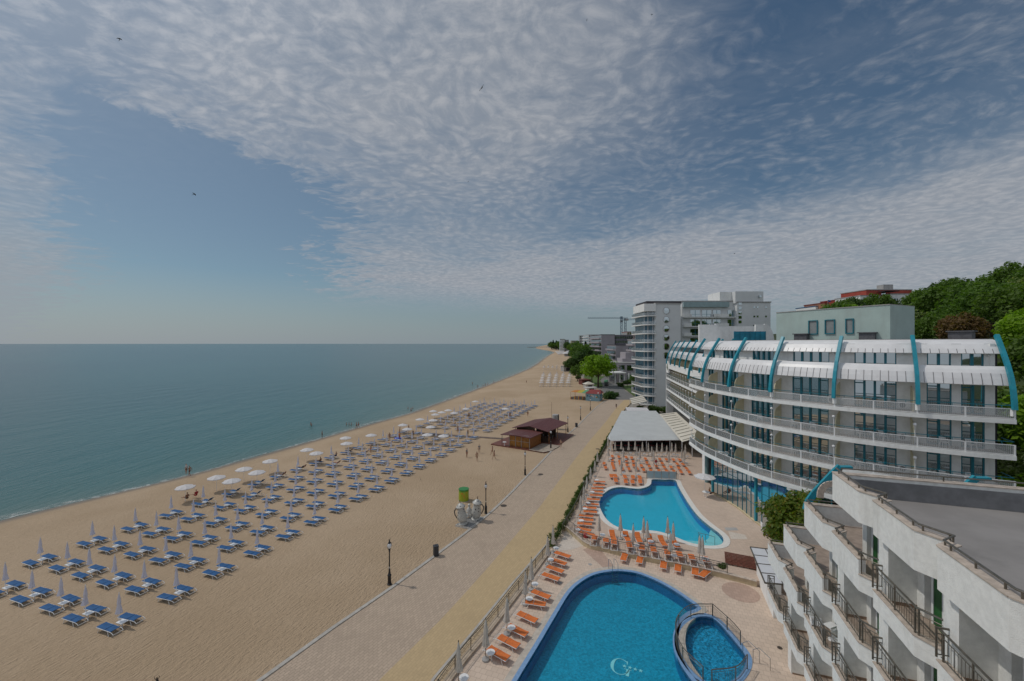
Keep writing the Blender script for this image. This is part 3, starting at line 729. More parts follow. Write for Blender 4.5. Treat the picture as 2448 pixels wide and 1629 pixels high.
# pool ladder and hand rails
def ladder(label, p, q, z):
    t = thing('pool_ladder', label, 'ladder'); d = (q-p); s = Vector((-d.y, d.x, 0)).normalized()*.27
    for k in (-1, 1):
        b = MB(); o = s*k; b.tube([p+o+Vector((0, 0, z)), p+o+Vector((0, 0, z+.9)), (p+q)/2+o+Vector((0, 0, z+.98)), q+o+Vector((0, 0, z+.85)), q+o+Vector((0, 0, z-.95))], .022, 6); b.build('handrail', CHROME, t)
    b = MB()
    for k in range(3): b.box(q+Vector((0, 0, z-.25-.28*k)), (.52, .09, .03), math.atan2(s.y, s.x))
    b.build('steps', CHROME, t)
pl = P(F4, 880, 402, .05); ladder('steel pool ladder hooked over the far rim of the deep blue pool', Vector((pl.x, pl.y, 0)), Vector((pl.x+.15, pl.y-.85, 0)), .05)
pl = P(F1, 1240, 664, .5); ladder('small steel ladder at the glass screen corner of the turquoise pool', Vector((pl.x+.4, pl.y, 0)), Vector((pl.x-.2, pl.y-.3, 0)), .5)
def grab(name, label, pts):
    b = MB()
    for o in (0, 1): b.tube([Vector(q)+Vector((.32*o, -.62*o, 0)) for q in pts], .022, 6)
    tag(b.build(name, CHROME), label, 'handrail')
a_ = P(F4, 1960, 1130, .05); b_ = P(F4, 2095, 1195, .05)
grab('handrail', 'bent steel handrails stepping into the paddling pool', [a_+Vector((0, .3, -.2)), a_+Vector((0, .3, .85)), a_.lerp(b_, .35)+Vector((0, .3, 1.15)), b_+Vector((0, .3, .8)), b_+Vector((0, .3, 0))])
a_ = P(F1, 1412, 1137, .4); b_ = P(F1, 1545, 1175, .4)
b = MB(); mm = a_.lerp(b_, .45)
for q in (a_, mm, b_): b.tube([(q.x, q.y, .1), (q.x, q.y, 1.05)], .02, 6)
b.tube([(a_.x, a_.y, 1.0), (mm.x, mm.y, 1.05), (b_.x, b_.y, 1.05)], .02, 6); tag(b.build('handrail', STEEL), 'thin handrail on three posts across the shallow end of the turquoise pool', 'handrail')
# glass screen at the head of the far pool
t = thing('glass_screen', 'frosted glass screen of four panes at the head of the turquoise pool', 'screen'); a_ = P(F1, 996, 655, .5); b_ = P(F1, 1237, 662, .5)
for k in range(4):
    p0, p1 = a_.lerp(b_, k/4), a_.lerp(b_, (k+1)/4); b = MB(); b.bar(p0+Vector((.05, 0, .62)), p1+Vector((-.05, 0, .62)), .02, 1.1); b.build('pane', mat('frosted_pane', (.42, .45, .45), .3, .04, 2), t)
for k in range(5):
    q = a_.lerp(b_, k/4); b = MB(); b.tube([q, q+Vector((0, 0, 1.3))], .03, 6); b.build('post', STEEL, t)
# manholes and drains
def disc(name, label, p, r, m, z):
    b = MB(); b.lathe([(r, 0), (r, .012), (r*.9, .016), (r*.86, .010)], 20, (p.x, p.y, z)); tag(b.build(name, m), label, 'manhole cover', 'manhole covers in the paving')
IRONC = mat('cast_iron_cover', (.055, .042, .032), .7, .2, 6)
disc('manhole_cover', 'round brown manhole cover near the teapot sculpture', P(None, 1204, 1209.3), .42, IRONC, 0)
disc('manhole_cover', 'round brown manhole cover beside the third lamp post', P(FB, 2172, 735), .42, IRONC, 0)
disc('manhole_cover', 'round brown manhole cover on the yellow paving near the marquee', P(F1, 602, 417), .40, IRONC, .007)
disc('drain_cover', 'small round drain in the deck by the staircase hotel', P(F4, 2237, 1042, .05), .16, IRONC, .056)
disc('drain_cover', 'small drain in the pale deck near the pool ladder', P(FJ, 965, 1130, .05), .18, CONC, .056)
disc('drain_cover', 'small drain in the deck beside the orange loungers', P(F4, 850, 0, .05)*0+P((1240, 1320, 8.71), 850, 645, .05), .2, CONC, .056)


# ------------------------------------------------------------------ curved balcony hotel
ST = 2.9
ZA, ZB, ZC, ZD = (21-2.21*ST, 21-3.21*ST, 21-4.21*ST, 21-5.21*ST)
FRONT = Way([(40.1, 32.3), (37.9, 33.45), (35.7, 34.95), (33.45, 36.7), (31.15, 39.2), (29.05, 42.6), (27.95, 44.6), (27.2, 46.7), (26.45, 50.8), (26.05, 54.8), (26.2, 57.9), (26.6, 61.1)], .35)
FAR = Way([(31.2, 61.0), (33.3, 70.3), (35.0, 79), (37.4, 91), (41.0, 108)], .6)
BAY = FRONT.len/6
hotel = thing('hotel_building', 'curved white hotel with tiers of balconies, teal arched ribs and a mirrored ground floor', 'hotel', (34, 50, 0))
def hp(b, name, m, parent=None, smooth=False):
    o = b.build(name, m, None, smooth); o.parent = parent or hotel
    if parent is None: o.matrix_parent_inverse = Matrix.Translation((-34, -50, 0))
    return o
def sub(b, name, m, parent): return b.build(name, m, parent)
def balcony(way, z, tag_, solid=False, depth=3.0, post=BAY/2):
    b = MB(); b.sweep(way.p, way.n, [(0, z), (0, z+.36), (depth, z+.36), (depth, z)]); b.cur = 1
    b.sweep(way.p, way.n, [(.2, z+.363), (.2, z+.375), (depth-.05, z+.375), (depth-.05, z+.363)]); hp(b, 'balcony_slab', [WHITE, FLOORT])
    if solid:
        b = MB(); b.sweep(way.p, way.n, [(.02, z+.362), (.02, z+1.35), (.2, z+1.35), (.2, z+.362)]); hp(b, 'balcony_parapet', WHITE); return
    b = MB(); b.sweep(way.p, way.n, [(.12, z+.46), (.12, z+1.16), (.135, z+1.16), (.135, z+.46)]); g = hp(b, 'balustrade', FROST)
    b = MB(); b.sweep(way.p, way.n, [(.10, z+1.17), (.10, z+1.22), (.16, z+1.22), (.16, z+1.17)]); b.sweep(way.p, way.n, [(.10, z+.40), (.10, z+.45), (.16, z+.45), (.16, z+.40)]); sub(b, 'top_rail', PAINT, g)
    k = int(round(way.len/.115)); b = MB()
    for i in range(k):
        q = way.at((i+.5)*way.len/k, .15)[0]; b.box((q.x, q.y, z+.81), (.022, .022, .70))
    sub(b, 'bars', PAINT, g)
    n = int(round(way.len/post))
    for i in range(n+1):
        q, nn = way.at(min(way.len-.05, max(.05, i*way.len/n)), .13); b = MB(); b.box((q.x, q.y, z+.79), (.10, .10, .86), math.atan2(nn.y, nn.x)); sub(b, 'post', PAINT, g)
    b = MB(); b.tube([(q.x+m_.x*.35, q.y+m_.y*.35, z+1.42) for q, m_ in zip(way.p, way.n)], .03, 5)
    for i in range(2*n):
        q = way.at((i+.5)*way.len/(2*n), .35)[0]; q0 = way.at((i+.5)*way.len/(2*n), .16)[0]; b.bar((q0.x, q0.y, z+1.2), (q.x, q.y, z+1.42), .025, .025)
    # the rail returns to the wall at both ends
    for e in (0.0, way.len):
        q0 = way.at(e, .35)[0]; q1 = way.at(e, 2.0)[0]; b.tube([(q0.x, q0.y, z+1.42), (q1.x, q1.y, z+1.42)], .03, 5)
    sub(b, 'handrail', TEALD, g)
def window(a, c, z0, z1, panes, name='window', transom=True, parent=None, mull=.18, frame=TEALD, glass=GLASS):
    """framed window between two plan points; the glass is its sub-part"""
    a, c = Vector((a[0], a[1], 0)), Vector((c[0], c[1], 0)); d = c-a; L = d.length; x = d/L; n = Vector((x.y, -x.x, 0)); h = z1-z0
    f = MB(); up = lambda s, z, o=0: a+x*s+n*o+Vector((0, 0, z))
    def vbar(s, w, dep=.12): f.bar(up(s, z0), up(s, z1), dep, w, up=x)
    vbar(.04, .08); vbar(L-.04, .08)
    for k in range(1, panes): vbar(L*k/panes, mull, .14)
    f.bar(up(0, z1-.04), up(L, z1-.04), .13, .08); f.bar(up(0, z0+.05), up(L, z0+.05), .13, .10)
    if transom:
        for k in ([0, panes-1] if panes > 2 else [panes-1]):
            s0, s1 = L*k/panes+mull/2*(k > 0), L*(k+1)/panes-mull/2*(k < panes-1); f.bar(up(s0, z1-.5), up(s1, z1-.5), .11, .09)
    o = hp(f, name, frame) if parent is None else f.build(name, frame, parent)
    g = MB(); g.bar(up(.04, (z0+z1)/2, .05), up(L-.04, (z0+z1)/2, .05), .02, h-.1); sub(g, 'pane', glass, o)
    return o
def wall_piece(way, a, b_, z0, z1, off=2.0, th=.25, name='wall', m=WHITE, parent=None):
    pa, na = way.part(max(0, a), min(way.len, b_)); b = MB(); b.sweep(pa, na, [(off, z0), (off, z1), (off+th, z1), (off+th, z0)])
    return hp(b, name, m, parent)
def partition(way, s, z, tall=2.2, m=YELLOWP, lamp=True):
    """cream divider with a scalloped front edge between two balconies"""
    q, n = way.at(s, 0); x = Vector((n.x, n.y, 0)); b = MB(); prof = [(1.98, 0), (.75, 0), (.75, 1.0)]
    for k in range(7):
        a = R(90*k/6); prof.append((.75+.75*(1-math.cos(a))*.9, 1.0+1.0*math.sin(a)*.95))
    prof += [(1.98, tall)]
    t = Vector((-n.y, n.x, 0))*.04; P3 = lambda d, h, o: Vector((q.x, q.y, z))+x*d+Vector((0, 0, h))+t*o
    m_ = len(prof); b.raw([P3(d, h, -1) for d, h in prof]+[P3(d, h, 1) for d, h in prof], [tuple(range(m_)), tuple(range(m_, 2*m_))[::-1]]+[(i, (i+1) % m_, m_+(i+1) % m_, m_+i) for i in range(m_)])
    hp(b, 'partition', m)
    if lamp:
        b = MB(); p0 = P3(.3, 0, 0); b.tube([p0, p0+Vector((0, 0, 1.75))], .03, 6); o = hp(b, 'lamp_post', PAINT)
        b = MB(); b.lathe([(.03, -.14), (.11, -.09), (.14, 0), (.11, .09), (.03, .14)], 10, p0+Vector((0, 0, 1.86))); b.build('lamp_globe', PLASTIC, o, True)
def aircon(way, s, z, off=1.82):
    q, n = way.at(s, off); r = math.atan2(n.y, n.x)+R(90); b = MB(); b.box((q.x, q.y, z+.42), (.85, .32, .60), r); o = hp(b, 'air_conditioner', PLASTIC)
    b = MB(); f = Vector((-n.x, -n.y, 0)); c = Vector((q.x, q.y, z+.42))+f*.165+Vector((-n.y, n.x, 0))*.12; u = Vector((-n.y, n.x, 0))
    ring_ = [c+u*math.cos(k*R(30))*.23+Vector((0, 0, math.sin(k*R(30))*.23)) for k in range(12)]
    b.raw([c+f*.01]+ring_, [(0, 1+k, 1+(k+1) % 12) for k in range(12)]); b.build('fan_grille', mat('fan_grey', (.10, .10, .10), .6, .3, 20), o)
for z in (ZA, ZB, ZC, ZD): balcony(FRONT, z, '')
for zl, lev in ((ZA, 0), (ZB, 1), (ZC, 2), (ZD, 3)):
    z0, z1 = zl+.38, (zl+ST-.005 if lev else 17.72)
    for i in range(6):
        s = i*BAY
        wins = [(.95, 2.55, 2), (3.2, 4.85, 2)] if i == 0 else [(1.15, 4.55, 4)] if i < 5 else [(1.3, 3.3, 2)]
        edge = s+(.5 if i == 0 else 0)
        for a, c, n in wins:
            wall_piece(FRONT, edge, s+a, z0, z1); p0 = FRONT.at(s+a, 2.08)[0]; p1 = FRONT.at(s+c, 2.08)[0]; window(p0, p1, z0, z1, n); edge = s+c
        wall_piece(FRONT, edge, s+BAY, z0, z1)
        if i: partition(FRONT, s+.12, z0, 2.2, YELLOWP, lev > 0)
        if i in (1, 2) and lev in (0, 1, 2, 3): aircon(FRONT, s+.62, z0)
partition(FRONT, FRONT.len-.35, ZB+.38, lamp=True); partition(FRONT, FRONT.len-.35, ZC+.38); partition(FRONT, FRONT.len-.35, ZD+.38)
# dark rooms behind the glass
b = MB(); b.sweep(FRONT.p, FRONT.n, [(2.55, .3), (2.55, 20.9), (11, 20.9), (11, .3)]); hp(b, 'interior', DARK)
q0, n0 = FRONT.at(.5, 2.0); q1 = FRONT.at(.5, 12)[0]
b = MB(); b.bar((q0.x, q0.y, 10.5), (q1.x, q1.y, 10.5), .3, 21); hp(b, 'end_wall', WHITE)
# column between the two wings
cq = P(None, 1684, 1090, ZD-.2); b = MB(); b.box((29.3, 61.2, 7.9), (.9, .9, 15)); hp(b, 'column', WHITE)
b = MB(); b.lathe([(.34, 0), (.34, 5.4)], 14, (28.9, 60.2, .45)); hp(b, 'pillar', mat('grey_teal_paint', (.14, .24, .25), .5, .1, 2))
# curved white metal roof shells with standing seams
def shell(way, prof, seam_lo, seam_hi, pitch):
    b = MB(); th = .06; out = prof; inn = [(d+.05, z-.05) for d, z in prof][::-1]
    b.sweep(way.p, way.n, out+inn); b.cur = 1
    k = int(way.len/pitch)
    for i in range(1, k):
        s = i*way.len/k; q, n = way.at(s)
        pts = [Vector((q.x+n.x*(d-.012), q.y+n.y*(d-.012), z)) for d, z in prof if seam_lo <= z <= seam_hi]
        for p0, p1 in zip(pts, pts[1:]): b.bar(p0, p1, .028, .028, up=(n.x, n.y, 0))
    return hp(b, 'roof_shell', [PANEL, mat('dark_seam', (.16, .15, .15), .7, .2, 4)])  # thin dark grey bars mark the panel seams
LOW = [(.42, 17.62), (.55, 18.1), (.72, 18.55), (.92, 18.85), (1.25, 19.12)]
UPP = [(1.62, 20.18), (1.85, 20.55), (2.15, 20.95), (2.6, 21.22), (3.3, 21.4)]
for w_ in (FRONT, FAR):
    shell(w_, LOW, 17.6, 18.6, .58); shell(w_, UPP, 20.1, 20.6, .58)
    b = MB(); b.sweep(w_.p, w_.n, [(.62, 17.73), (.62, 17.95), (4.0, 17.95), (4.0, 17.73)]); hp(b, 'terrace_slab', WHITE)
    b = MB(); b.sweep(w_.p, w_.n, [(3.2, 21.3), (3.2, 21.42), (11, 21.42), (11, 21.3)]); hp(b, 'roof', ROOFG)
for i in range(6):
    s = i*BAY; wins = [(.95, 2.5, 2), (3.2, 4.8, 2)] if i == 0 else [(1.15, 4.55, 4)] if i < 5 else [(1.3, 3.3, 2)]
    edge = s+(.35 if i == 0 else 0)
    for a, c, n in wins:
        wall_piece(FRONT, edge, s+a, 17.96, 21.0, 2.15, .3); window(FRONT.at(s+a, 2.25)[0], FRONT.at(s+c, 2.25)[0], 18.4, 20.95, n); wall_piece(FRONT, s+a, s+c, 17.96, 18.4, 2.16, .3); edge = s+c
    wall_piece(FRONT, edge, s+BAY, 17.96, 21.0, 2.15, .3)
    q, n = FRONT.at(s+.7, 2.02); b = MB(); b.lathe([(.02, -.08), (.10, -.02), (.10, .04), (.02, .08)], 8, (q.x, q.y, 20.0)); hp(b, 'wall_light', PLASTIC)
RIB = [(-.02, 15.72), (.05, 16.5), (.18, 17.3), (.45, 18.25), (.85, 19.15), (1.35, 20.05), (1.9, 20.95), (2.35, 21.65)]
def rib(way, s, w=.27, dep=.28, prof=RIB):
    q, n = way.at(s); b = MB(); t = Vector((-n.y, n.x, 0))*w/2; vs = []
    for k, (d, z) in enumerate(prof):
        a = prof[max(0, k-1)]; c = prof[min(len(prof)-1, k+1)]; tx, tz = c[0]-a[0], c[1]-a[1]; l = math.hypot(tx, tz); ox, oz = -tz/l*dep, tx/l*dep
        p = Vector((q.x+n.x*d, q.y+n.y*d, z)); o = Vector((n.x*ox, n.y*ox, oz))
        vs += [p-t, p+t, p+t+o, p-t+o]
    m_ = len(prof); b.raw(vs, [(i*4+k, i*4+(k+1) % 4, i*4+4+(k+1) % 4, i*4+4+k) for i in range(m_-1) for k in range(4)]+[(0, 1, 2, 3), tuple(4*(m_-1)+k for k in (3, 2, 1, 0))])
    hp(b, 'rib', TEAL)
    b = MB(); b.bar((q.x+n.x*.10, q.y+n.y*.10, 15.2), (q.x+n.x*.10, q.y+n.y*.10, 15.74), .22, .22); hp(b, 'rib_foot', WHITE)
for i in range(7): rib(FRONT, min(FRONT.len-.2, max(.18, i*BAY)))
b = MB(); q, n = FRONT.at(.02)          # white gable panel closing the end of the shells
e0 = [(d+.05, z) for d, z in RIB[1:]]+[(8, 21.4), (8, 17.9), (.9, 17.9)]
for (d0, z0), (d1, z1) in zip(RIB[2:], RIB[3:]):
    b.bar((q.x+n.x*(d0+.12), q.y+n.y*(d0+.12), z0), (q.x+n.x*(d1+.12), q.y+n.y*(d1+.12), z1), .10, .22, up=(-n.y, n.x, 0))
hp(b, 'end_trim', WHITE)
# far wing
for z in (ZB, ZC, ZD): balcony(FAR, z, '', False, 2.4, 2.7)
balcony(FAR, ZA, '', True, 2.4)
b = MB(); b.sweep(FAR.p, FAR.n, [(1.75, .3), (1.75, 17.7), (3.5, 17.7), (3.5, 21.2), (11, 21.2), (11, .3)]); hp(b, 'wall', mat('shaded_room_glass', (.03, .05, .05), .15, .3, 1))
for z in (ZA, ZB, ZC, ZD):
    n = 18
    for i in range(n): partition(FAR, (i+.5)*FAR.len/n, z+.38, 2.35, YELLOWP, z < ZA)
for i in range(9): rib(FAR, 1.2+i*(FAR.len-2.4)/8, .22, .28)
q0, n0 = FAR.at(FAR.len, 0); q1 = FAR.at(FAR.len, 10)[0]
b = MB(); b.bar((q0.x, q0.y+.2, 8), (q1.x, q1.y+.2, 8), .35, 16); hp(b, 'end_wall', WHITE)
e = FAR.at(FAR.len-1.6, -.012)[0]
b = MB(); e0 = Vector((e.x, e.y, 14.9)); tt = Vector((.21, .977, 0))
b.raw([e0]+[e0+tt*.55*math.cos(k*R(30))+Vector((0, 0, .95*math.sin(k*R(30)))) for k in range(12)], [(0, 1+k, 1+(k+1) % 12) for k in range(12)])
wall_piece(FAR, FAR.len-3.2, FAR.len, 13.4, 16.4, .0, .3); hp(b, 'oval_window', GLASS)
# mirrored glazing of the ground floor with teal bars
GL = Way([(30.9, 39.3), (29.7, 41.2), (28.75, 43.2), (28.15, 45.6), (28.1, 47.7), (28.25, 50.4), (28.0, 53.3), (27.6, 55.9)], .4)
b = MB(); b.sweep(GL.p, GL.n, [(0, .62), (0, ZD), (.04, ZD), (.04, .62)]); gl = hp(b, 'glazing', GLASSB)
b = MB(); b.sweep(GL.p, GL.n, [(-.25, .3), (-.25, .62), (.3, .62), (.3, .3)]); sub(b, 'plinth', mat('cream_wall', (.52, .42, .27)), gl)
n = 17
for i in range(n+1):
    q = GL.at(i*GL.len/n)[0]; big_ = i in (8, 17); b = MB(); b.bar((q.x, q.y, .62), (q.x, q.y, ZD), .26 if big_ else .09, .26 if big_ else .06); sub(b, 'mullion', TEAL if big_ else TEALD, gl)
b = MB()
for zz in (2.35, 4.1): b.sweep(GL.p, GL.n, [(-.03, zz), (-.03, zz+.05), (.02, zz+.05), (.02, zz)])
sub(b, 'transom', TEALD, gl)
# recessed ground floor beside the pillar
b = MB(); b.box((33.2, 62.4, 3.2), (6.5, .3, 5.4)); b.box((30.2, 59.5, 2.4), (.25, 5.6, 4.2)); hp(b, 'ground_floor_wall', mat('sand_render', (.46, .38, .28), .85, .08, 1))
b = MB(); b.box((31.5, 62.2, 3.0), (3.6, .08, 3.2)); hp(b, 'ground_floor_window', GLASS)
# plant room with a mono-pitch front on the roof
t = hotel
mp = [Vector((37.2, 40.0)), Vector((35.6, 43.4)), Vector((34.2, 46.8)), Vector((32.9, 50.6))]; mw = Way(mp, .25)
def s_at(px): return min((abs(q.x/q.y*FPX-(px-1224)), l) for q, l in zip(mw.p, mw.L))[1]
b = MB(); b.sweep(mw.p, mw.n, [(0, 21.0), (0, 24.82), (5, 24.82), (5, 21.0)]); pr = hp(b, 'plant_room', MINT)
b = MB(); b.sweep(mw.p, mw.n, [(-.06, 24.82), (-.06, 24.9), (5.05, 24.9), (5.05, 24.82)]); sub(b, 'roof_edge', CONC, pr)
for x0, x1 in ((1935, 1953), (1974, 1995), (2020, 2043)):
    q0, q1 = mw.at(s_at(x1), -.06)[0], mw.at(s_at(x0), -.06)[0]; window(q0, q1, 22.05, 23.65, 1, 'window', False, pr, frame=TEALD, glass=mat('grey_blind', (.24, .26, .26), .5, .1, 2))
q0, q1 = mw.at(mw.len, .5)[0], mw.at(mw.len, 1.3)[0]; b = MB(); b.bar((q0.x-.04, q0.y+.06, 22.6), (q1.x-.04, q1.y+.06, 22.6), .05, 2.2); sub(b, 'side_window', TEALD, pr)
for p, w_ in (((38.0, 42.6), 1.3), ((35.2, 48.2), 1.3), ((42.4, 38.0), 1.5)):
    b = MB(); b.box((p[0]-1.5, p[1]-1.0, 21.75), (w_, 1.0, .62), R(-60)); b.box((p[0]-1.5, p[1]-1.0, 22.12), (w_+.25, 1.25, .10), R(-60)); hp(b, 'roof_vent', mat('dark_vent', (.10, .10, .11), .6, .2, 3))
# quarter-round lift house and a teal screen on the far roof
def quarter(x, y, r, h, name, m, rot):
    b = MB(); pts = [(0, 0)]+[(r*math.cos(R(a)), h*math.sin(R(a))) for a in range(0, 91, 10)]
    c, s_ = math.cos(rot), math.sin(rot); vs = []
    for o in (0, .35):
        for d, z in pts: vs.append((x+c*d-s_*o, y+s_*d+c*o, 21.3+z))
    n = len(pts); b.raw(vs, [tuple(range(n)), tuple(range(n, 2*n))[::-1]]+[(i, (i+1) % n, n+(i+1) % n, n+i) for i in range(n)]); hp(b, name, m)
c0 = P(None, 1674, 700, 26) if False else Vector((33.5, 72.5, 0)); 
b = MB(); b.box((34.8, 72.6, 22.8), (2.9, .4, 3.2)); b.box((39.6, 74.0, 22.7), (9, .4, 2.9)); b.box((44.2, 72.6, 22.8), (1.6, .4, 3.2)); hp(b, 'lift_house', WHITE)
quarter(36.25, 72.4, 1.1, 4.4-1.2, 'lift_house_fin', WHITE, 0); quarter(45.0, 72.4, 1.7, 3.2, 'lift_house_fin', WHITE, 0)
b = MB(); b.box((38.9, 66.5, 22.2), (5.2, .12, 1.6)); hp(b, 'teal_screen', mat('teal_netting', (.01, .20, .30), .6, .2, 1))
b = MB()
for k in range(7): b.bar((36.4+k*.83, 66.38, 21.3), (36.4+k*.83, 66.38, 23.05), .04, .04)
hp(b, 'screen_post', TEALD)

# ------------------------------------------------------------------ stepped hotel wing in front
stair = thing('hotel_building', 'near white hotel wing stepping down in zigzag balconies with a flat grey roof', 'hotel', (20, 15, 0))
SI = Matrix.Translation((-20, -15, 0))
def sp(b, name, m, parent=None):
    o = b.build(name, m, None); o.parent = parent or stair
    if parent is None: o.matrix_parent_inverse = SI
    return o
PITCH = Vector((-1.185, -3.5)); PP0 = Vector((15.13, 19.2)); BDEP = 1.3; BD = Vector((-.332, -.943)); INW = Vector((.945, -.32)).normalized()
def zz(k): a = PP0+PITCH*k; return a, a+Vector((-.87, -2.47)), a+Vector((-.60, -3.27))
LAST = 5
def outline(k0, inset=0):
    o = []
    for k in range(k0, LAST): o += list(zz(k))
    return [q+INW*inset for q in o]
def para(pts, z0, z1, th, name, m, cap=True, rail=None, parent=None):
    """upstand following plan points, with stone coping and a low handrail"""
    b = MB()
    for p, q in zip(pts, pts[1:]):
        n = Vector((-(q-p).y, (q-p).x)).normalized(); n = n if n.dot(INW) > 0 else -n
        b.prism([p, q, q+n*th, p+n*th], z0, z1)
    o = sp(b, name, m, parent)
    if cap:
        b = MB()
        for i, (p, q) in enumerate(zip(pts, pts[1:])):
            d = (q-p).normalized(); n = Vector((-d.y, d.x)); n = n if n.dot(INW) > 0 else -n
            b.prism([p-n*.03, q-n*.03, q+n*(th+.04), p+n*(th+.04)], z1+.004+.003*(i % 2), z1+.045+.003*(i % 2))
        b.build('coping', STONE, o)
    if rail:
        b = MB(); mid = []
        for i, p in enumerate(pts):
            d = (pts[min(i+1, len(pts)-1)]-pts[max(i-1, 0)]); n = Vector((-d.y, d.x)).normalized(); n = n if n.dot(INW) > 0 else -n; mid.append(p+n*th*.55)
        b.tube([(q.x, q.y, z1+rail) for q in mid], .035, 7)
        for p, q in zip(mid, mid[1:]):
            L = (q-p).length; k = max(2, int(L/1.0)+1)
            for j in range(k):
                f = .12+.76*j/(k-1); r = p.lerp(q, f); b.tube([(r.x, r.y, z1), (r.x, r.y, z1+rail)], .028, 6)
        b.build('handrail', STEEL, o)
    return o
def balrail(pts, z, parent=None):
    w = sum(((q-p).length for p, q in zip(pts, pts[1:])), 0); b = MB(); mid = []
    for i, p in enumerate(pts):
        d = (pts[min(i+1, len(pts)-1)]-pts[max(i-1, 0)]); n = Vector((-d.y, d.x)).normalized(); n = n if n.dot(INW) > 0 else -n; mid.append(p+n*.09)
    b.tube([(q.x, q.y, z+.88) for q in mid], .035, 7); b.tube([(q.x, q.y, z+.70) for q in mid], .018, 5); b.tube([(q.x, q.y, z+.08) for q in mid], .018, 5)
    for p, q in zip(mid, mid[1:]):
        L = (q-p).length
        for f in (.04, .96) if L > .9 else (.06, .94):
            r = p.lerp(q, f); b.tube([(r.x, r.y, z), (r.x, r.y, z+.88)], .032, 6)
        if L > 1.5: r = p.lerp(q, .5); b.tube([(r.x, r.y, z), (r.x, r.y, z+.88)], .028, 6)
        k = int(L/.14)
        for j in range(1, k): r = p.lerp(q, j/k); b.tube([(r.x, r.y, z+.08), (r.x, r.y, z+.70)], .010, 4, False)
    return sp(b, 'balcony_railing', STEEL)
FZ = 13.64      # underside of the roof storey
ENDV = (zz(0)[0]-zz(1)[0]).normalized()
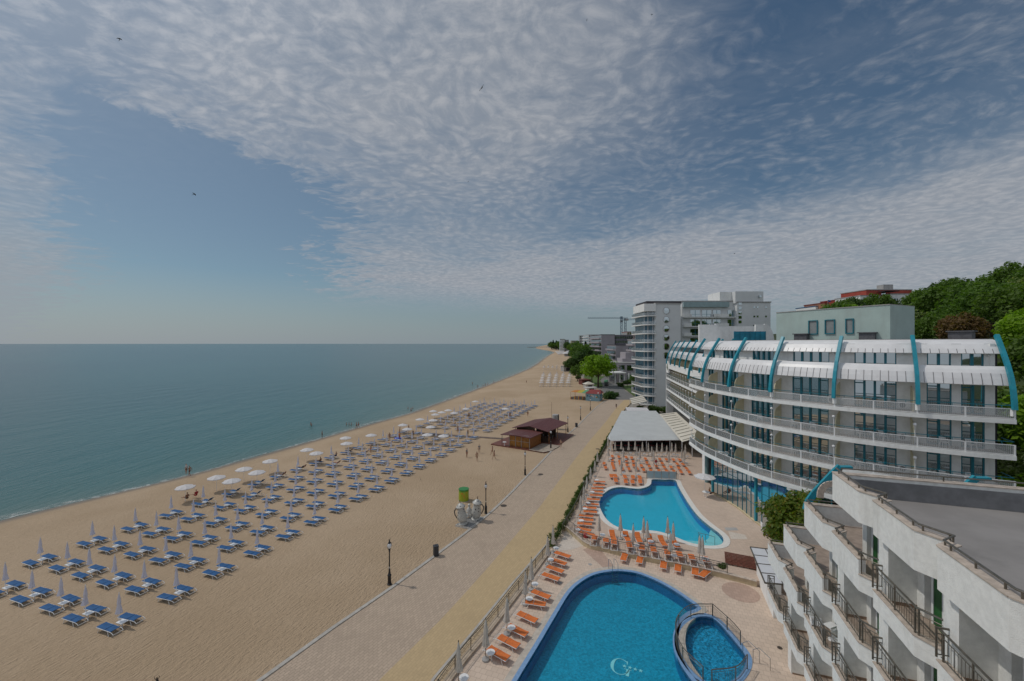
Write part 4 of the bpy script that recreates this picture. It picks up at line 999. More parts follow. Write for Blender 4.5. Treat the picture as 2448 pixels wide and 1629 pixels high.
for j in range(5):
    k0 = -min(j, 3); zb = FZ-2.8*j; top = zb+.36; pts = outline(k0)
    a0 = zz(k0)[0]; back = a0+INW*22
    slab = pts+[pts[-1]+INW*22, back]
    b = MB(); b.prism(slab, zb, top); b.cur = 1
    b.prism([q+INW*.05 for q in pts]+[pts[-1]+INW*21, back-INW*.3+Vector((-.02, -.06))], top+.003, top+.012, False)
    sp(b, 'floor_slab', [ROUGHWHITE, ROOFG if j == 0 else FLOORT])
    par = zb+1.28
    if j == 0:
        para(pts, top+.004, par, .26, 'parapet', ROUGHWHITE, True, .22)
        e = [a0, a0+INW*22]; b = MB(); n = -ENDV
        b.prism([e[0]+n*.28, e[0], e[1], e[1]+n*.28], top+.004, par-.002); o = sp(b, 'end_parapet', ROUGHWHITE)
        b = MB(); b.prism([e[0]+n*.32, e[0]-n*.04, e[1]-n*.04, e[1]+n*.32], par+.002, par+.05); b.build('coping', STONE, o)
        b = MB(); p = [e[0]+n*.14+INW*s for s in (0.3, 4, 8, 12, 16, 20)]; b.tube([(q.x, q.y, par+.26) for q in p], .032, 7)
        for q in p: b.tube([(q.x, q.y, par), (q.x, q.y, par+.26)], .028, 6)
        b.build('handrail', STEEL, o)
        # dark strip on the parapet's inner face, shade put into its colour
        b = MB(); b.prism([e[0]+n*.29+INW*.3, e[1]+n*.29, e[1]+n*.35, e[0]+n*.35+INW*.3], top+.02, par-.14); b.build('shaded_upstand', mat('upstand_shade_grey', (.18, .18, .185), .85, .15, 2), o)
    else:
        first = list(zz(k0)); nxt = zz(k0+1)
        if j < 4:
            para(first+[nxt[0]], top+.004, par, .24, 'parapet', ROUGHWHITE, True, .2); para([nxt[0]+Vector((-.002, 0)), nxt[1]], top+.004, par-.003, .24, 'parapet', ROUGHWHITE, True, .2)
            para([nxt[1], nxt[2]], top+.004, top+.30, .22, 'upstand', ROUGHWHITE); balrail([nxt[1], nxt[2]], top+.34)
            ks = range(k0+2, LAST); e = [a0, a0+INW*9]; n = -ENDV
            b = MB(); b.prism([e[0]+n*.26, e[0], e[1], e[1]+n*.26], top+.004, par-.004); o = sp(b, 'end_parapet', ROUGHWHITE)
            b = MB(); b.prism([e[0]+n*.29, e[0]-n*.03, e[1]-n*.03, e[1]+n*.29], par, par+.05); b.build('coping', STONE, o)
            b = MB(); p = [e[0]+n*.13+INW*s for s in (.2, 2, 4)]; b.tube([(q.x, q.y, par+.24) for q in p], .03, 6); b.build('handrail', STEEL, o)
        else: ks = range(k0, LAST)
        for k in ks:
            A, B, C = zz(k); para([A, B, C], top+.004, top+.30, .2, 'upstand', ROUGHWHITE); balrail([A, B, C], top+.34)
            sp(MB(), 'x', ROUGHWHITE) if False else None
            # return of the balustrade at the step
            balrail([A+INW*.45+Vector((.02, .02)), A+Vector((.02, .02))], top+.34)
    # walls, fins and doors of the storey hanging under this slab
    zl = zb-2.8+.372
    if j < 5:
        kk0 = k0
        for k in range(kk0, LAST-1):
            A, B, C = zz(k); pC = zz(k-1)[2]
            if k > kk0:
                b = MB(); f0, f1 = A-BD*.38, A+BD*.30
                b.prism([f1+INW*.34, f1+INW*(BDEP+.1), f0+INW*(BDEP+.1), f0+INW*.34], zl, zb-.002); fin = sp(b, 'dividing_wall', ROUGHWHITE)
                b = MB(); g0 = f1+BD*.012; b.prism([g0+INW*.4, f1+INW*.4, f1+INW*BDEP, g0+INW*BDEP], zl, zl+.13); b.build('skirting', mat('tile_skirting', (.25, .17, .12), .6, .2, 3), fin)
            W0 = A+BD*(.30 if k > kk0 else -.1)+INW*(BDEP-.1); W1 = zz(k+1)[0]+BD*.30+INW*(BDEP-.55); d = (W1-W0).normalized(); L = (W1-W0).length
            b = MB(); b.prism([W0, W0+d*.55, W0+d*.55+INW*.3, W0+INW*.3], zl, zb-.002); b.prism([W0+d*.55+INW*.28, W0+d*.85+INW*.28, W0+d*.85+INW*.5, W0+d*.55+INW*.5], zl, zb-.002)
            b.prism([W0+d*2.3, W1-BD*.66, W1-BD*.66+INW*.3, W0+d*2.3+INW*.3], zl, zb-.002); b.prism([W0+d*.85+INW*.02, W0+d*2.3+INW*.02, W0+d*2.3+INW*.3, W0+d*.85+INW*.3], zb-.42, zb-.003); sp(b, 'wall', ROUGHWHITE)
            p0, p1 = W0+d*.85+INW*.16, W0+d*2.3+INW*.16
            b = MB(); b.bar((p0.x, p0.y, (zl+zb-.42)/2), (p1.x, p1.y, (zl+zb-.42)/2), .04, zb-.42-zl); dr = sp(b, 'balcony_door', GREENC)
            b = MB()
            for f in (.0, .5, 1): r = p0.lerp(p1, f)-INW*.03; b.bar((r.x, r.y, zl), (r.x, r.y, zb-.42), .07, .07)
            r0, r1 = p0-INW*.03, p1-INW*.03; b.bar((r0.x, r0.y, zb-.46), (r1.x, r1.y, zb-.46), .07, .08); b.build('door_frame', PAINT, dr)
        # end wall of the storey
        A = zz(kk0)[0]; b = MB(); b.prism([A+ENDV*.05+INW*BDEP, A-ENDV*.3+INW*BDEP, A+INW*22-ENDV*.3, A+INW*22+ENDV*.05], zl, zb-.004); sp(b, 'end_wall', ROUGHWHITE)
b = MB(); A = zz(0)[0]; b.prism([zz(-4)[0]+INW*3.0, zz(LAST-1)[0]+INW*3.0, zz(LAST-1)[0]+INW*20, zz(-4)[0]+INW*20], -.25, FZ-2.8*4); b.prism([zz(0)[0]+INW*3.1, zz(LAST-1)[0]+INW*3.1, zz(LAST-1)[0]+INW*20, zz(0)[0]+INW*20], FZ-2.8*4+.4, FZ-.01); sp(b, 'core', ROUGHWHITE)
# teal fins that brace the far end of the roof
def tfin(p, name='teal_fin'):
    b = MB(); d = Vector((.97, -.24)); prof = [(0, 11.2), (.10, 11.65), (.42, 12.2), (.92, 12.85), (1.42, 13.5), (1.75, 13.88)]; n = Vector((-d.y, d.x))
    for (s0, z0), (s1, z1) in zip(prof, prof[1:]): b.bar((p.x+d.x*s0, p.y+d.y*s0, z0), (p.x+d.x*s1, p.y+d.y*s1, z1),   .32, .17, up=(n.x, n.y, 0))
    b.bar((p.x+d.x*1.66, p.y+d.y*1.66, 13.82), (p.x+d.x*2.3, p.y+d.y*2.3, 13.86), .32, .15); sp(b, name, TEAL)
tfin(Vector((17.35, 24.0))); tfin(Vector((17.35, 24.0))+INW*6.0)
b = MB(); q = Vector((16.75, 21.9))
for k in range(7):
    a0, a1 = R(15*k+85), R(15*k+100); b.bar((q.x+.5+INW.x*.55*math.cos(a0), q.y+INW.y*.55*math.cos(a0), 12.75+.7*math.sin(a0)), (q.x+.5+INW.x*.55*math.cos(a1), q.y+INW.y*.55*math.cos(a1), 12.75+.7*math.sin(a1)), .3, .1, up=(ENDV.x, ENDV.y, 0))
sp(b, 'stone_arch', STONE)
# glazed canopy beside the deck
can = thing('canopy', 'flat white glazed canopy on steel edges over the side door of the stepped hotel', 'canopy', (21, 34, 0)); CI = Matrix.Translation((-21, -34, 0))
c = [Vector(q) for q in ((19.4, 31.2, 2.62), (20.95, 30.95, 2.62), (22.9, 36.3, 2.62), (21.5, 36.7, 2.62))]
b = MB(); b.prism(c, 2.60, 2.63); o = b.build('roof_sheet', mat('opal_sheet', (.62, .63, .66), .3, .03, 2), can); o.matrix_parent_inverse = CI
b = MB()
for i in range(4): b.bar(c[i]+Vector((0, 0, .02)), c[(i+1) % 4]+Vector((0, 0, .02)), .07, .10)
for k in (1, 2, 3): b.bar(c[0].lerp(c[3], k/4)+Vector((0, 0, .035)), c[1].lerp(c[2], k/4)+Vector((0, 0, .035)), .04, .05)
m0, m1 = c[0].lerp(c[1], .82), c[3].lerp(c[2], .82); b.bar(m0+Vector((0, 0, .03)), m1+Vector((0, 0, .03)), .05, .06)
o = b.build('edge_frame', STEEL, can); o.matrix_parent_inverse = CI
b = MB(); b.prism([(19.95, 31.05), (20.5, 30.95), (22.3, 36.0), (21.75, 36.15)], .06, 2.59); o = b.build('side_wall', WHITE, can); o.matrix_parent_inverse = CI
b = MB(); b.box((20.0, 31.3, 2.25), (.22, .3, .2)); o = b.build('lamp', BLACK, can); o.matrix_parent_inverse = CI

# ------------------------------------------------------------------ loungers, parasols, tables
def lounger_maker(name, cat, cloth, frame, raised=0.0, group=None, legs=True):
    """foot end towards -X, head end towards +X"""
    def make():
        t = thing(name, '', cat)
        f = MB()
        for sy in (-.30, .30):
            f.tube([(-.93, sy, .33), (.60, sy, .33), (.86, sy, .30), (1.02, sy, .20)], .020, 6)
        f.tube([(1.02, -.30, .20), (1.02, .30, .20)], .020, 6); f.tube([(-.93, -.30, .33), (-.93, .30, .33)], .020, 6)
        f.tube([(.05, -.30, .33), (.05, .30, .33)], .016, 5)
        f.build('frame', frame, t, True)
        if legs:
            for x0, dx in ((-.55, -.16), (.38, .20)):
                for sy in (-.30, .30):
                    l = MB(); l.tube([(x0, sy, .33), (x0+dx, sy*1.12, 0.0)], .020, 6); l.build('leg', frame, t, True)
        def pad(x0, x1, z, tilt, nm):
            p = MB(); n = 7; L = x1-x0; vs = []
            for k in range(n+1):
                u = k/n; x = x0+L*u*math.cos(tilt); zz_ = z+L*u*math.sin(tilt)-.018*math.sin(math.pi*u)*(1 if tilt < .1 else .6)
                for j in range(5):
                    y = -.285+.57*j/4; e = .012*math.cos(math.pi*(j/4-.5)); vs.append((x, y, zz_+e))
            fs = [(k*5+j, k*5+j+1, k*5+j+6, k*5+j+5) for k in range(n) for j in range(4)]
            m_ = len(vs); vs2 = vs+[(a, b_, c-.035) for a, b_, c in vs]
            fs += [tuple(m_+i for i in f_)[::-1] for f_ in fs[:]]
            edge = [j for j in range(5)]+[k*5+4 for k in range(1, n+1)]+[n*5+j for j in (3, 2, 1, 0)]+[k*5 for k in range(n-1, 0, -1)]
            fs += [(edge[i], edge[(i+1) % len(edge)], m_+edge[(i+1) % len(edge)], m_+edge[i]) for i in range(len(edge))]
            p.raw(vs2, fs); return p.build(nm, cloth, t, True)
        pad(-.92, .02, .375, 0, 'seat_pad'); pad(.07, .70, .375, raised, 'back_pad')
        if raised:
            b = MB()
            for sy in (-.29, .29): b.tube([(.07, sy, .34), (.07+.72*math.cos(raised), sy, .34+.72*math.sin(raised))], .018, 5)
            b.tube([(.07+.72*math.cos(raised), -.29, .34+.72*math.sin(raised)), (.07+.72*math.cos(raised), .29, .34+.72*math.sin(raised))], .018, 5)
            b.build('back_frame', frame, t, True)
        return t
    return make
def closed_parasol_maker(cloth, h=2.45, r=.125, pole=PAINT, base=None, flare=.19, z0=1.0):
    def make():
        t = thing('parasol', '', 'parasol'); b = MB(); b.tube([(0, 0, 0), (0, 0, h)], .024, 6); b.build('pole', pole, t, True)
        c = MB(); top = h-.05; L = top-z0; ph = random.Random(3).random()*6
        pr = [(flare, z0), (flare*.82, z0+.10*L), (r*1.0, z0+.28*L), (r*.72, z0+.42*L), (r*.86, z0+.52*L), (r*.66, z0+.75*L), (r*.34, z0+.93*L), (.012, top+.03)]
        c.lathe(pr, 20, (0, 0, 0), lambda a, z: 1+.26*math.cos(8*a+ph)*(1-.6*(z-z0)/L)+.22*math.cos(a-.5)*max(0, 1-(z-z0)/(.45*L))); c.build('canopy', cloth, t, True)
        c = MB(); c.lathe([(.03, h-.03), (.035, h+.02), (.01, h+.08)], 8); c.build('finial', pole, t, True)
        if base: c = MB(); c.lathe(base, 14); c.build('base', CONC, t)
        return t
    return make
def open_parasol_maker(cloth, rad=1.15, h=2.25, pole=PAINT):
    def make():
        t = thing('parasol', '', 'parasol'); b = MB(); b.tube([(0, 0, 0), (0, 0, h+.06)], .024, 6); b.build('pole', pole, t, True)
        c = MB(); n = 32; ringv = []
        for rr, zz_ in ((.02, h+.05), (rad*.5, h-.10), (rad, h-.30), (rad*1.0, h-.42)):
            for k in range(n):
                a = 2*math.pi*k/n; pl = math.cos(math.pi/8)/math.cos((a % (math.pi/4))-math.pi/8); q = rr*pl; sag = -.05*math.sin((a % (math.pi/4))/(math.pi/4)*math.pi)*(rr/rad)
                sc_ = .05*abs(math.sin(4*a)) if zz_ < h-.35 else 0
                ringv.append((q*math.cos(a), q*math.sin(a), zz_+sag+sc_))
        fs = [(i*n+k, i*n+(k+1) % n, (i+1)*n+(k+1) % n, (i+1)*n+k) for i in range(3) for k in range(n)]+[tuple(range(n))]
        c.raw(ringv, fs); c.build('canopy', cloth, t)
        b = MB()
        for k in range(8): a = k*math.pi/4; b.bar((0, 0, h-.02), (rad*.97*math.cos(a), rad*.97*math.sin(a), h-.31), .012, .012)
        b.build('ribs', pole, t); return t
    return make
def side_table_maker(r=.30, h=.45, square=False):
    def make():
        t = thing('side_table', '', 'table'); b = MB()
        if square: b.box((0, 0, h), (.62, .46, .035)); b.build('top', PLASTIC, t); b = MB(); b.tube([(0, 0, 0), (0, 0, h)], .035, 7); b.build('leg', PLASTIC, t)
        else:
            b.lathe([(r*.96, h-.03), (r, h-.015), (r, h), (r*.92, h+.006)], 20); b.build('top', PLASTIC, t)
            for k in range(3): a = k*2.094; l = MB(); l.tube([(.08*math.cos(a), .08*math.sin(a), h-.03), (r*.75*math.cos(a), r*.75*math.sin(a), 0)], .022, 5); l.build('leg', PLASTIC, t)
        return t
    return make
ALU = mat('white_tube', (.68, .68, .67), .35, .05, 4)
bed = Protos(lounger_maker('sun_lounger', 'sun lounger', BLUEC, ALU)); bedr = Protos(lounger_maker('sun_lounger', 'sun lounger', BLUEC, ALU, R(42)))
bedf = Protos(lounger_maker('sun_lounger', 'sun lounger', BLUEC, ALU, 0, None, False))
par = Protos(closed_parasol_maker(CANVL)); parw = Protos(open_parasol_maker(CANVW)); tab = Protos(side_table_maker(.3, .42, True))
rnd = random.Random(11)
O0 = Vector((-42.93, 34.55)); VA = Vector((3.45, -1.07)); VB = Vector((1.232, 3.53)); HEAD = math.atan2(VA.y, VA.x); UB = VB.normalized(); UA = VA.normalized()
OPEN = {(-1, 6), (-1, 7), (-1, 10), (-1, 12), (-1, 14), (0, 16), (-1, 17), (-1, 19), (0, 19), (-1, 21), (2, 15), (3, 15), (-1, 22), (0, 22), (-1, 23), (0, 24), (-1, 28), (3, 25), (1, 17)}
RAISED = {(-1, 5), (-1, 6), (-1, 7), (0, 6), (-1, 8), (-1, 9), (0, 12), (1, 12), (-1, 11), (0, 14), (-1, 13), (0, 10), (1, 14), (-1, 20), (0, 20), (1, 16), (2, 17)}
nbed = 0; stuffbeds = []
def place_set(a, b_):
    global nbed
    p = O0+VA*a+VB*b_+Vector((rnd.uniform(-.12, .12), rnd.uniform(-.12, .12))); z = beach_at(p.x, p.y)
    col, row = num(a+2), num(b_+1); where = f'column {col} from the sea, row {row} from camera'
    for s, nm in ((-.62, 'nearer'), (.62, 'farther')):
        q = p+UB*s+UA*rnd.uniform(-.1, .1)-UA*.15; rz = HEAD+rnd.uniform(-.05, .05); lb = f'blue lounger, {nm} of its pair, '+where
        zz_ = beach_at(q.x, q.y)
        if nbed < 300:
            pr = bedr if (a, b_) in RAISED and s > 0 else (bed if b_ < 14 else bedf)
            pr.put((q.x, q.y, zz_), rz, lb, 'blue loungers in rows on the beach'); nbed += 1
        else: stuffbeds.append((q, zz_, rz))
    if b_ < 26: tab.put((p.x+UA.x*.1, p.y+UA.y*.1, z), HEAD, f'white beach table between blue loungers, '+where, 'small white tables on the beach')
    q = p+UA*(-.25)
    if (a, b_) in OPEN: parw.put((q.x, q.y, z), rnd.random(), 'open white beach parasol, '+where, 'open white parasols on the beach')
    else: par.put((q.x, q.y, z), rnd.random()*6, 'folded white beach parasol, '+where, 'folded parasols in rows on the beach', rnd.uniform(.97, 1.03))
for b_ in range(0, 31):
    if b_ == 18: continue
    for a in range(-1, 5):
        if b_ == 0 and a == -1: continue
        place_set(a, b_)
# seaward open parasols beside the first column
for px, py, i in ((668, 1169, 0), (780, 1140, 1), (839, 1118, 2), (797, 1108, 3)):
    pass
for k, (a, b_) in enumerate(((-2, 5.0), (-2, 6.1), (-2, 7.2), (-2, 8.4), (-2, 10.4), (-2, 13), (-2, 22.3))):
    p = O0+VA*a+VB*b_; parw.put((p.x, p.y, beach_at(p.x, p.y)), .3*k, f'open white parasol set seaward of the lounger grid, {ORD[k]} from the camera', 'open white parasols on the beach')
m_ = MB()
for q, z, rz in stuffbeds:
    c, s = math.cos(rz), math.sin(rz); d = Vector((c, s, 0)); e = Vector((-s, c, 0)); o = Vector((q.x, q.y, z))
    m_.cur = 0
    for x0, x1 in ((-.92, .02), (.07, .70)): m_.bar(o+d*x0+Vector((0, 0, .36)), o+d*x1+Vector((0, 0, .36)), .57, .04)
    m_.cur = 1
    for k in (-.3, .3):
        m_.bar(o+d*-.93+e*k+Vector((0, 0, .33)), o+d*1.0+e*k+Vector((0, 0, .30)), .04, .04)
        for x0 in (-.6, .5): m_.bar(o+d*x0+e*k, o+d*x0+e*k+Vector((0, 0, .33)), .04, .04, up=(1, 0, 0))
tag(m_.build('far_loungers', [BLUEC, ALU]), kind='stuff')
# boardwalk strips laid across the sand to the beach bar
bw0, bw1 = P(FC, 530, 590, -.05), P(FC, 1760, 672, -.05); b = MB(); k_ = 34
for i in range(k_):
    p, q = bw0.lerp(bw1, i/k_), bw0.lerp(bw1, (i+.94)/k_); za = beach_at(p.x, p.y); zb_ = beach_at(q.x, q.y); b.bar((p.x, p.y, za+.05), (q.x, q.y, zb_+.05), 1.1, .08)
tag(b.build('boardwalk', mat('grey_boards', (.16, .12, .10), .9, .3, 2)), kind='structure')
# white sunbeds and parasols of the next beach
wbed = Protos(lounger_maker('sun_lounger', 'sun lounger', CANVW, ALU, 0, None, False)); wpar = Protos(open_parasol_maker(CANVW, 1.15, 2.3)); wparc = Protos(closed_parasol_maker(CANVW, 2.8, .25, PAINT, None, .45, .8))
for c in range(5):
    for r in range(9):
        if r < 7:
            sx = 1294+c*15.9+(r*.9); sy = 924.5-r*4.3
        else: sx = 1300+c*10.2+(r-7); sy = 884-(r-7)*4
        p = P(None, sx, sy, -.15); z = beach_at(p.x, p.y); op = r < 6 or (r == 7 and c < 3)
        lab = f'white parasol on the far beach block, column {num(c+1)} from the sea, row {num(r+1)}'
        (wpar if op else wparc).put((p.x, p.y, z), .2*c+r, ('open ' if op else 'folded ')+lab, 'parasols of the far white beach block')
        for s in (-.75, .75): wbed.put((p.x+s, p.y-.6, z), R(80), f'white lounger on the far beach block, {"seaward" if s < 0 else "landward"} of column {num(c+1)}, row {num(r+1)}', 'white loungers of the far beach block')
m_ = MB()
for i in range(46):
    sx, sy = 1328+(i % 9)*2.3+(i//9)*1.5, 842+(i//9)*1.5; p = P(None, sx, sy, -.2); z = beach_at(p.x, p.y); m_.lathe([(2.2, 1.9), (.1, 2.7)], 8, (p.x, p.y, z)); m_.box((p.x, p.y, z+.9), (.1, .1, 1.9)); m_.box((p.x+1, p.y-2, z+.3), (1.6, 2.2, .3))
tag(m_.build('distant_parasols', CANVW), kind='stuff')
# orange loungers round the pools
obed = Protos(lounger_maker('pool_lounger', 'pool lounger', ORANGE, ALU)); obedr = Protos(lounger_maker('pool_lounger', 'pool lounger', ORANGE, ALU, R(28)))
def orange(frame, x, y, z, ang, label, group, raised=False, sc_=1):
    p = P(frame, x, y, z+.36); (obedr if raised else obed).put((p.x, p.y, z), ang, label, group, sc_)
for i, (x, y) in enumerate([(480, 285), (445, 342), (420, 402), (385, 462), (305, 603), (260, 675), (195, 785), (115, 890), (45, 980), (-40, 1075)]):
    orange(F4, x, y, .06, R(145 if i not in (5,) else 168)+rnd.uniform(-.05, .05), f'orange lounger along the promenade railing of the near pool, {ORD[9-i]} from the camera', 'orange loungers along the promenade railing')
for i, (x, y) in enumerate([(270, 165), (260, 210), (240, 250), (240, 290), (225, 335), (190, 385), (175, 445), (145, 490), (150, 540), (100, 590), (100, 640), (80, 690), (70, 755), (110, 810)]):
    orange(F5, x, y, .5, R(172 if i < 12 else 150)+rnd.uniform(-.06, .06), f'orange lounger beside the hedge of the turquoise pool, {ORD[13-i]} from the near end', 'orange loungers beside the hedge')
for i, (x, y) in enumerate([(440, 838), (615, 855), (760, 868), (905, 888), (1060, 910), (1215, 930)]):
    orange(F5, x, y, .5, R(86)+rnd.uniform(-.08, .08), f'orange lounger at the near rim of the turquoise pool, {ORD[i]} from the hedge', 'orange loungers at the near rim of the turquoise pool', True)
for i, (x, y) in enumerate([(210, 890), (355, 920), (460, 945), (655, 985), (810, 1015), (960, 1040), (1130, 1075), (1290, 1100), (1440, 1135), (1615, 1165)]):
    orange(F5, x, y, .5, R(-103)+rnd.uniform(-.08, .08), f'orange lounger backing onto the dividing railing, {ORD[i]} from the hedge', 'orange loungers behind the dividing railing', True)
for i, (x, y) in enumerate([(590, 1090), (785, 1120), (1080, 1185), (1260, 1220), (1475, 1265), (1600, 1298)]):
    orange(F5, x, y, .06, R(64 if i < 5 else 40)+rnd.uniform(-.05, .05), f'orange lounger below the dividing wall on the near deck, {ORD[i]} from the promenade', 'orange loungers below the dividing wall')
for i, (x, y) in enumerate([(425, 90), (475, 90), (595, 100), (695, 105), (780, 110), (480, 145), (605, 158), (690, 163), (785, 160)]):
    orange(F5, x, y, .5, R(80)+rnd.uniform(-.08, .08), f'orange lounger between hedge and glass screen, {"back" if i < 5 else "front"} row, {ORD[i if i < 5 else i-5]} from the hedge', 'orange loungers in the small block')
BLK = [[(240, 925), (350, 935), (475, 940), (570, 950), (805, 968), (1050, 975), (1160, 980), (1280, 985), (1385, 985)], [(240, 990), (365, 1010), (480, 1005), (595, 1015), (830, 1035), (1090, 1045), (1345, 1055), (1440, 1060)],
       [(100, 1045), (240, 1045), (375, 1050), (490, 1075), (605, 1080), (735, 1085), (870, 1095), (985, 1090), (1125, 1110), (1240, 1110), (1370, 1125), (1505, 1135)], [(125, 1115), (250, 1085), (265, 1130), (410, 1135), (525, 1140), (660, 1135), (775, 1155), (895, 1165), (1035, 1170), (1165, 1175), (1290, 1180), (1410, 1190), (1550, 1195)]]
for r, rowp in enumerate(BLK):
    for i, (x, y) in enumerate(rowp): orange(FM, x, y, .5, R(78)+rnd.uniform(-.08, .08), f'orange lounger before the marquee, row {num(r+1)} from it, {ORD[i]} from the hedge', 'orange loungers before the marquee', False, .86)
BASE = [(.24, 0), (.24, .09), (.12, .16), (.06, .22)]
ppar = Protos(closed_parasol_maker(TAUPE, 2.6, .15, STEEL, BASE, .22, .9)); ptab = Protos(side_table_maker())
def ppl(frame, pts, z, text, grp, tables=True, ang=0):
    for i, (x, y) in enumerate(pts):
        p = P(frame, x, y, z); ppar.put((p.x, p.y, z), rnd.random()*6, f'folded stone-coloured parasol {text}, {ORD[i]} from the promenade', grp, rnd.uniform(.96, 1.04))
        if tables: ptab.put((p.x+.35*math.cos(ang), p.y+.35*math.sin(ang), z), rnd.random(), f'white side table by a parasol {text}, {ORD[i]} from promenade', 'round white tables by the pools')
ppl(F4, [(300, 570), (240, 640), (115, 830), (60, 880), (-70, 1060)][:0], .06, '', '')
for i, (x, y) in enumerate([(1096, 1640), (1161, 1578), (1212, 1517), (1256, 1446), (1270, 1410), (1309, 1350), (1322, 1322)]):
    p = P(None, x, y, .06); ppar.put((p.x, p.y, .06), i, f'folded stone-coloured parasol along the railing of the near pool, {ORD[i]} from the camera', 'folded parasols along the railing', 1.05)
    ptab.put((p.x+.32, p.y+.1, .06), i, f'round white table by a parasol along the near railing, {ORD[i]} from the camera', 'round white tables by the pools')
for i, (x, y) in enumerate([(580, 640), (545, 705), (515, 790), (490, 880), (465, 965), (600, 560)]):
    p = P(F1, x, y, .5); ppar.put((p.x, p.y, .5), i, f'folded parasol beside the hedge of the turquoise pool, {ORD[i] if i < 5 else "farthest"} from the marquee', 'folded parasols beside the hedge')
for i, (x, y) in enumerate([(595, 665), (560, 760), (525, 850), (500, 895), (470, 990), (445, 1062)]):
    p = P(F1, x, y, .95); ptab.put((p.x, p.y, .5), i, f'round white table between loungers beside the hedge, {ORD[i]} from the marquee', 'round white tables by the pools')
ppl(F5, [(275, 880), (540, 885), (700, 1015), (830, 905), (875, 965), (1130, 915), (1165, 1145), (1200, 1005), (1530, 1180), (1565, 1190)], .5, 'between the pools', 'folded parasols between the pools')
for i, (x, y) in enumerate([(700, 1095), (1170, 1195), (1550, 1240)]):
    p = P(F5, x, y, .06); ptab.put((p.x, p.y, .06), i, f'round white table between loungers below the dividing wall, {ORD[i]} from promenade', 'round white tables by the pools')
ppl(FM, [(170, 840), (175, 1020), (290, 910), (395, 895), (430, 1035), (520, 915), (630, 910), (660, 1015), (755, 930), (710, 1060), (855, 935), (915, 1015), (945, 1085), (1000, 945), (1090, 940), (1170, 985), (1205, 1110), (1255, 940), (1320, 950), (1425, 1050)], .5, 'among the loungers before the marquee', 'folded parasols before the marquee')
ppl(FM, [(1465, 1085), (1485, 975), (395, 1255), (645, 1290)], .5, 'at the edge of the lounger block', 'folded parasols before the marquee')
# table with an open parasol by the mirrored wall
p = P(F6, 632, 770, .5); big = Protos(open_parasol_maker(CANVW, 1.35, 3.0)); big.put((p.x, p.y, .5), .2, 'large open white parasol over a table by the mirrored wall')
ptab.put((p.x+.1, p.y-.2, .5), 0, 'white table under the large open parasol by the mirrored wall', None, 1.6)
def chair_maker():
    t = thing('plastic_chair', '', 'chair'); b = MB(); b.box((0, 0, .43), (.46, .44, .03)); b.build('seat', PLASTIC, t)
    b = MB()
    for k in range(5): b.bar((-.17+.085*k, .22, .44), (-.19+.095*k, .30, .84), .045, .015, up=(0, 1, 0))
    b.bar((-.22, .30, .86), (.22, .30, .86), .03, .09); b.build('backrest', PLASTIC, t)
    for sx in (-.2, .2):
        for sy in (-.19, .2): l = MB(); l.bar((sx, sy, .43), (sx*1.18, sy*1.2, 0), .045, .045, up=(0, 1, 0)); l.build('leg', PLASTIC, t)
        a = MB(); a.bar((sx*1.15, .28, .66), (sx*1.15, -.2, .64), .05, .025); a.bar((sx*1.15, -.18, .64), (sx*1.1, -.18, .43), .04, .03, up=(1, 0, 0)); a.build('armrest', PLASTIC, t)
    return t
chair = Protos(chair_maker); btab = Protos(side_table_maker(.38, .70))
LEV = ['third balcony', 'second balcony', 'lowest balcony']
for z, lv in ((ZB, 'upper balcony row with chairs'), (ZC, 'middle balcony row with chairs'), (ZD, 'lowest balcony row with chairs')):
    for i in range(6):
        if (lv[0], i) in (('u', 4), ('u', 5), ('m', 5), ('l', 5)): continue
        s = i*BAY; sp_ = [s+2.2, s+3.9]
        for j, ss in enumerate(sp_):
            q, n = FRONT.at(ss, 1.05); rz = math.atan2(n.y, n.x)+(R(35) if j == 0 else R(-215))-R(90)+rnd.uniform(-.3, .3)
            chair.put((q.x, q.y, z+.376), rz, f'white plastic chair, {lv}, bay {num(i+1)} from the near end, {"nearer" if j == 0 else "farther"} one', 'white plastic chairs on the balconies')
        q, n = FRONT.at(s+3.05, 1.0); btab.put((q.x, q.y, z+.376), 0, f'round white table, {lv}, bay {num(i+1)} from the near end', 'round white tables on the balconies')
A = zz(-1)[0]+BD*1.3+INW*.65; zt = FZ-2.8*3+.36
chair.put((A.x-.25, A.y+.5, zt+.01), R(150), 'white plastic chair beside a square table on a stepped balcony'); chair.put((A.x+.05, A.y-.75, zt+.01), R(20), 'white plastic chair at the near side of a stepped balcony table')
b = MB(); b.box((A.x+.15, A.y-.15, zt+.71), (.6, .6, .03), .3)
t = thing('balcony_table', 'square white plastic table on a balcony of the stepped hotel', 'table'); b.build('top', PLASTIC, t)
b = MB(); b.tube([(A.x+.15, A.y-.15, zt+.012), (A.x+.15, A.y-.15, zt+.70)], .05, 8); b.lathe([(.22, .0), (.2, .04), (.06, .08)], 12, (A.x+.15, A.y-.15, zt+.012)); b.build('leg', PLASTIC, t)
p = P(F6, 1495, 1310, .5)
for k in range(5): chair.put((p.x, p.y, .5+.09*k), R(80), f'white plastic chair in the stack under the magnolia tree, {ORD[k]} from the bottom', 'stacked chairs under the tree')

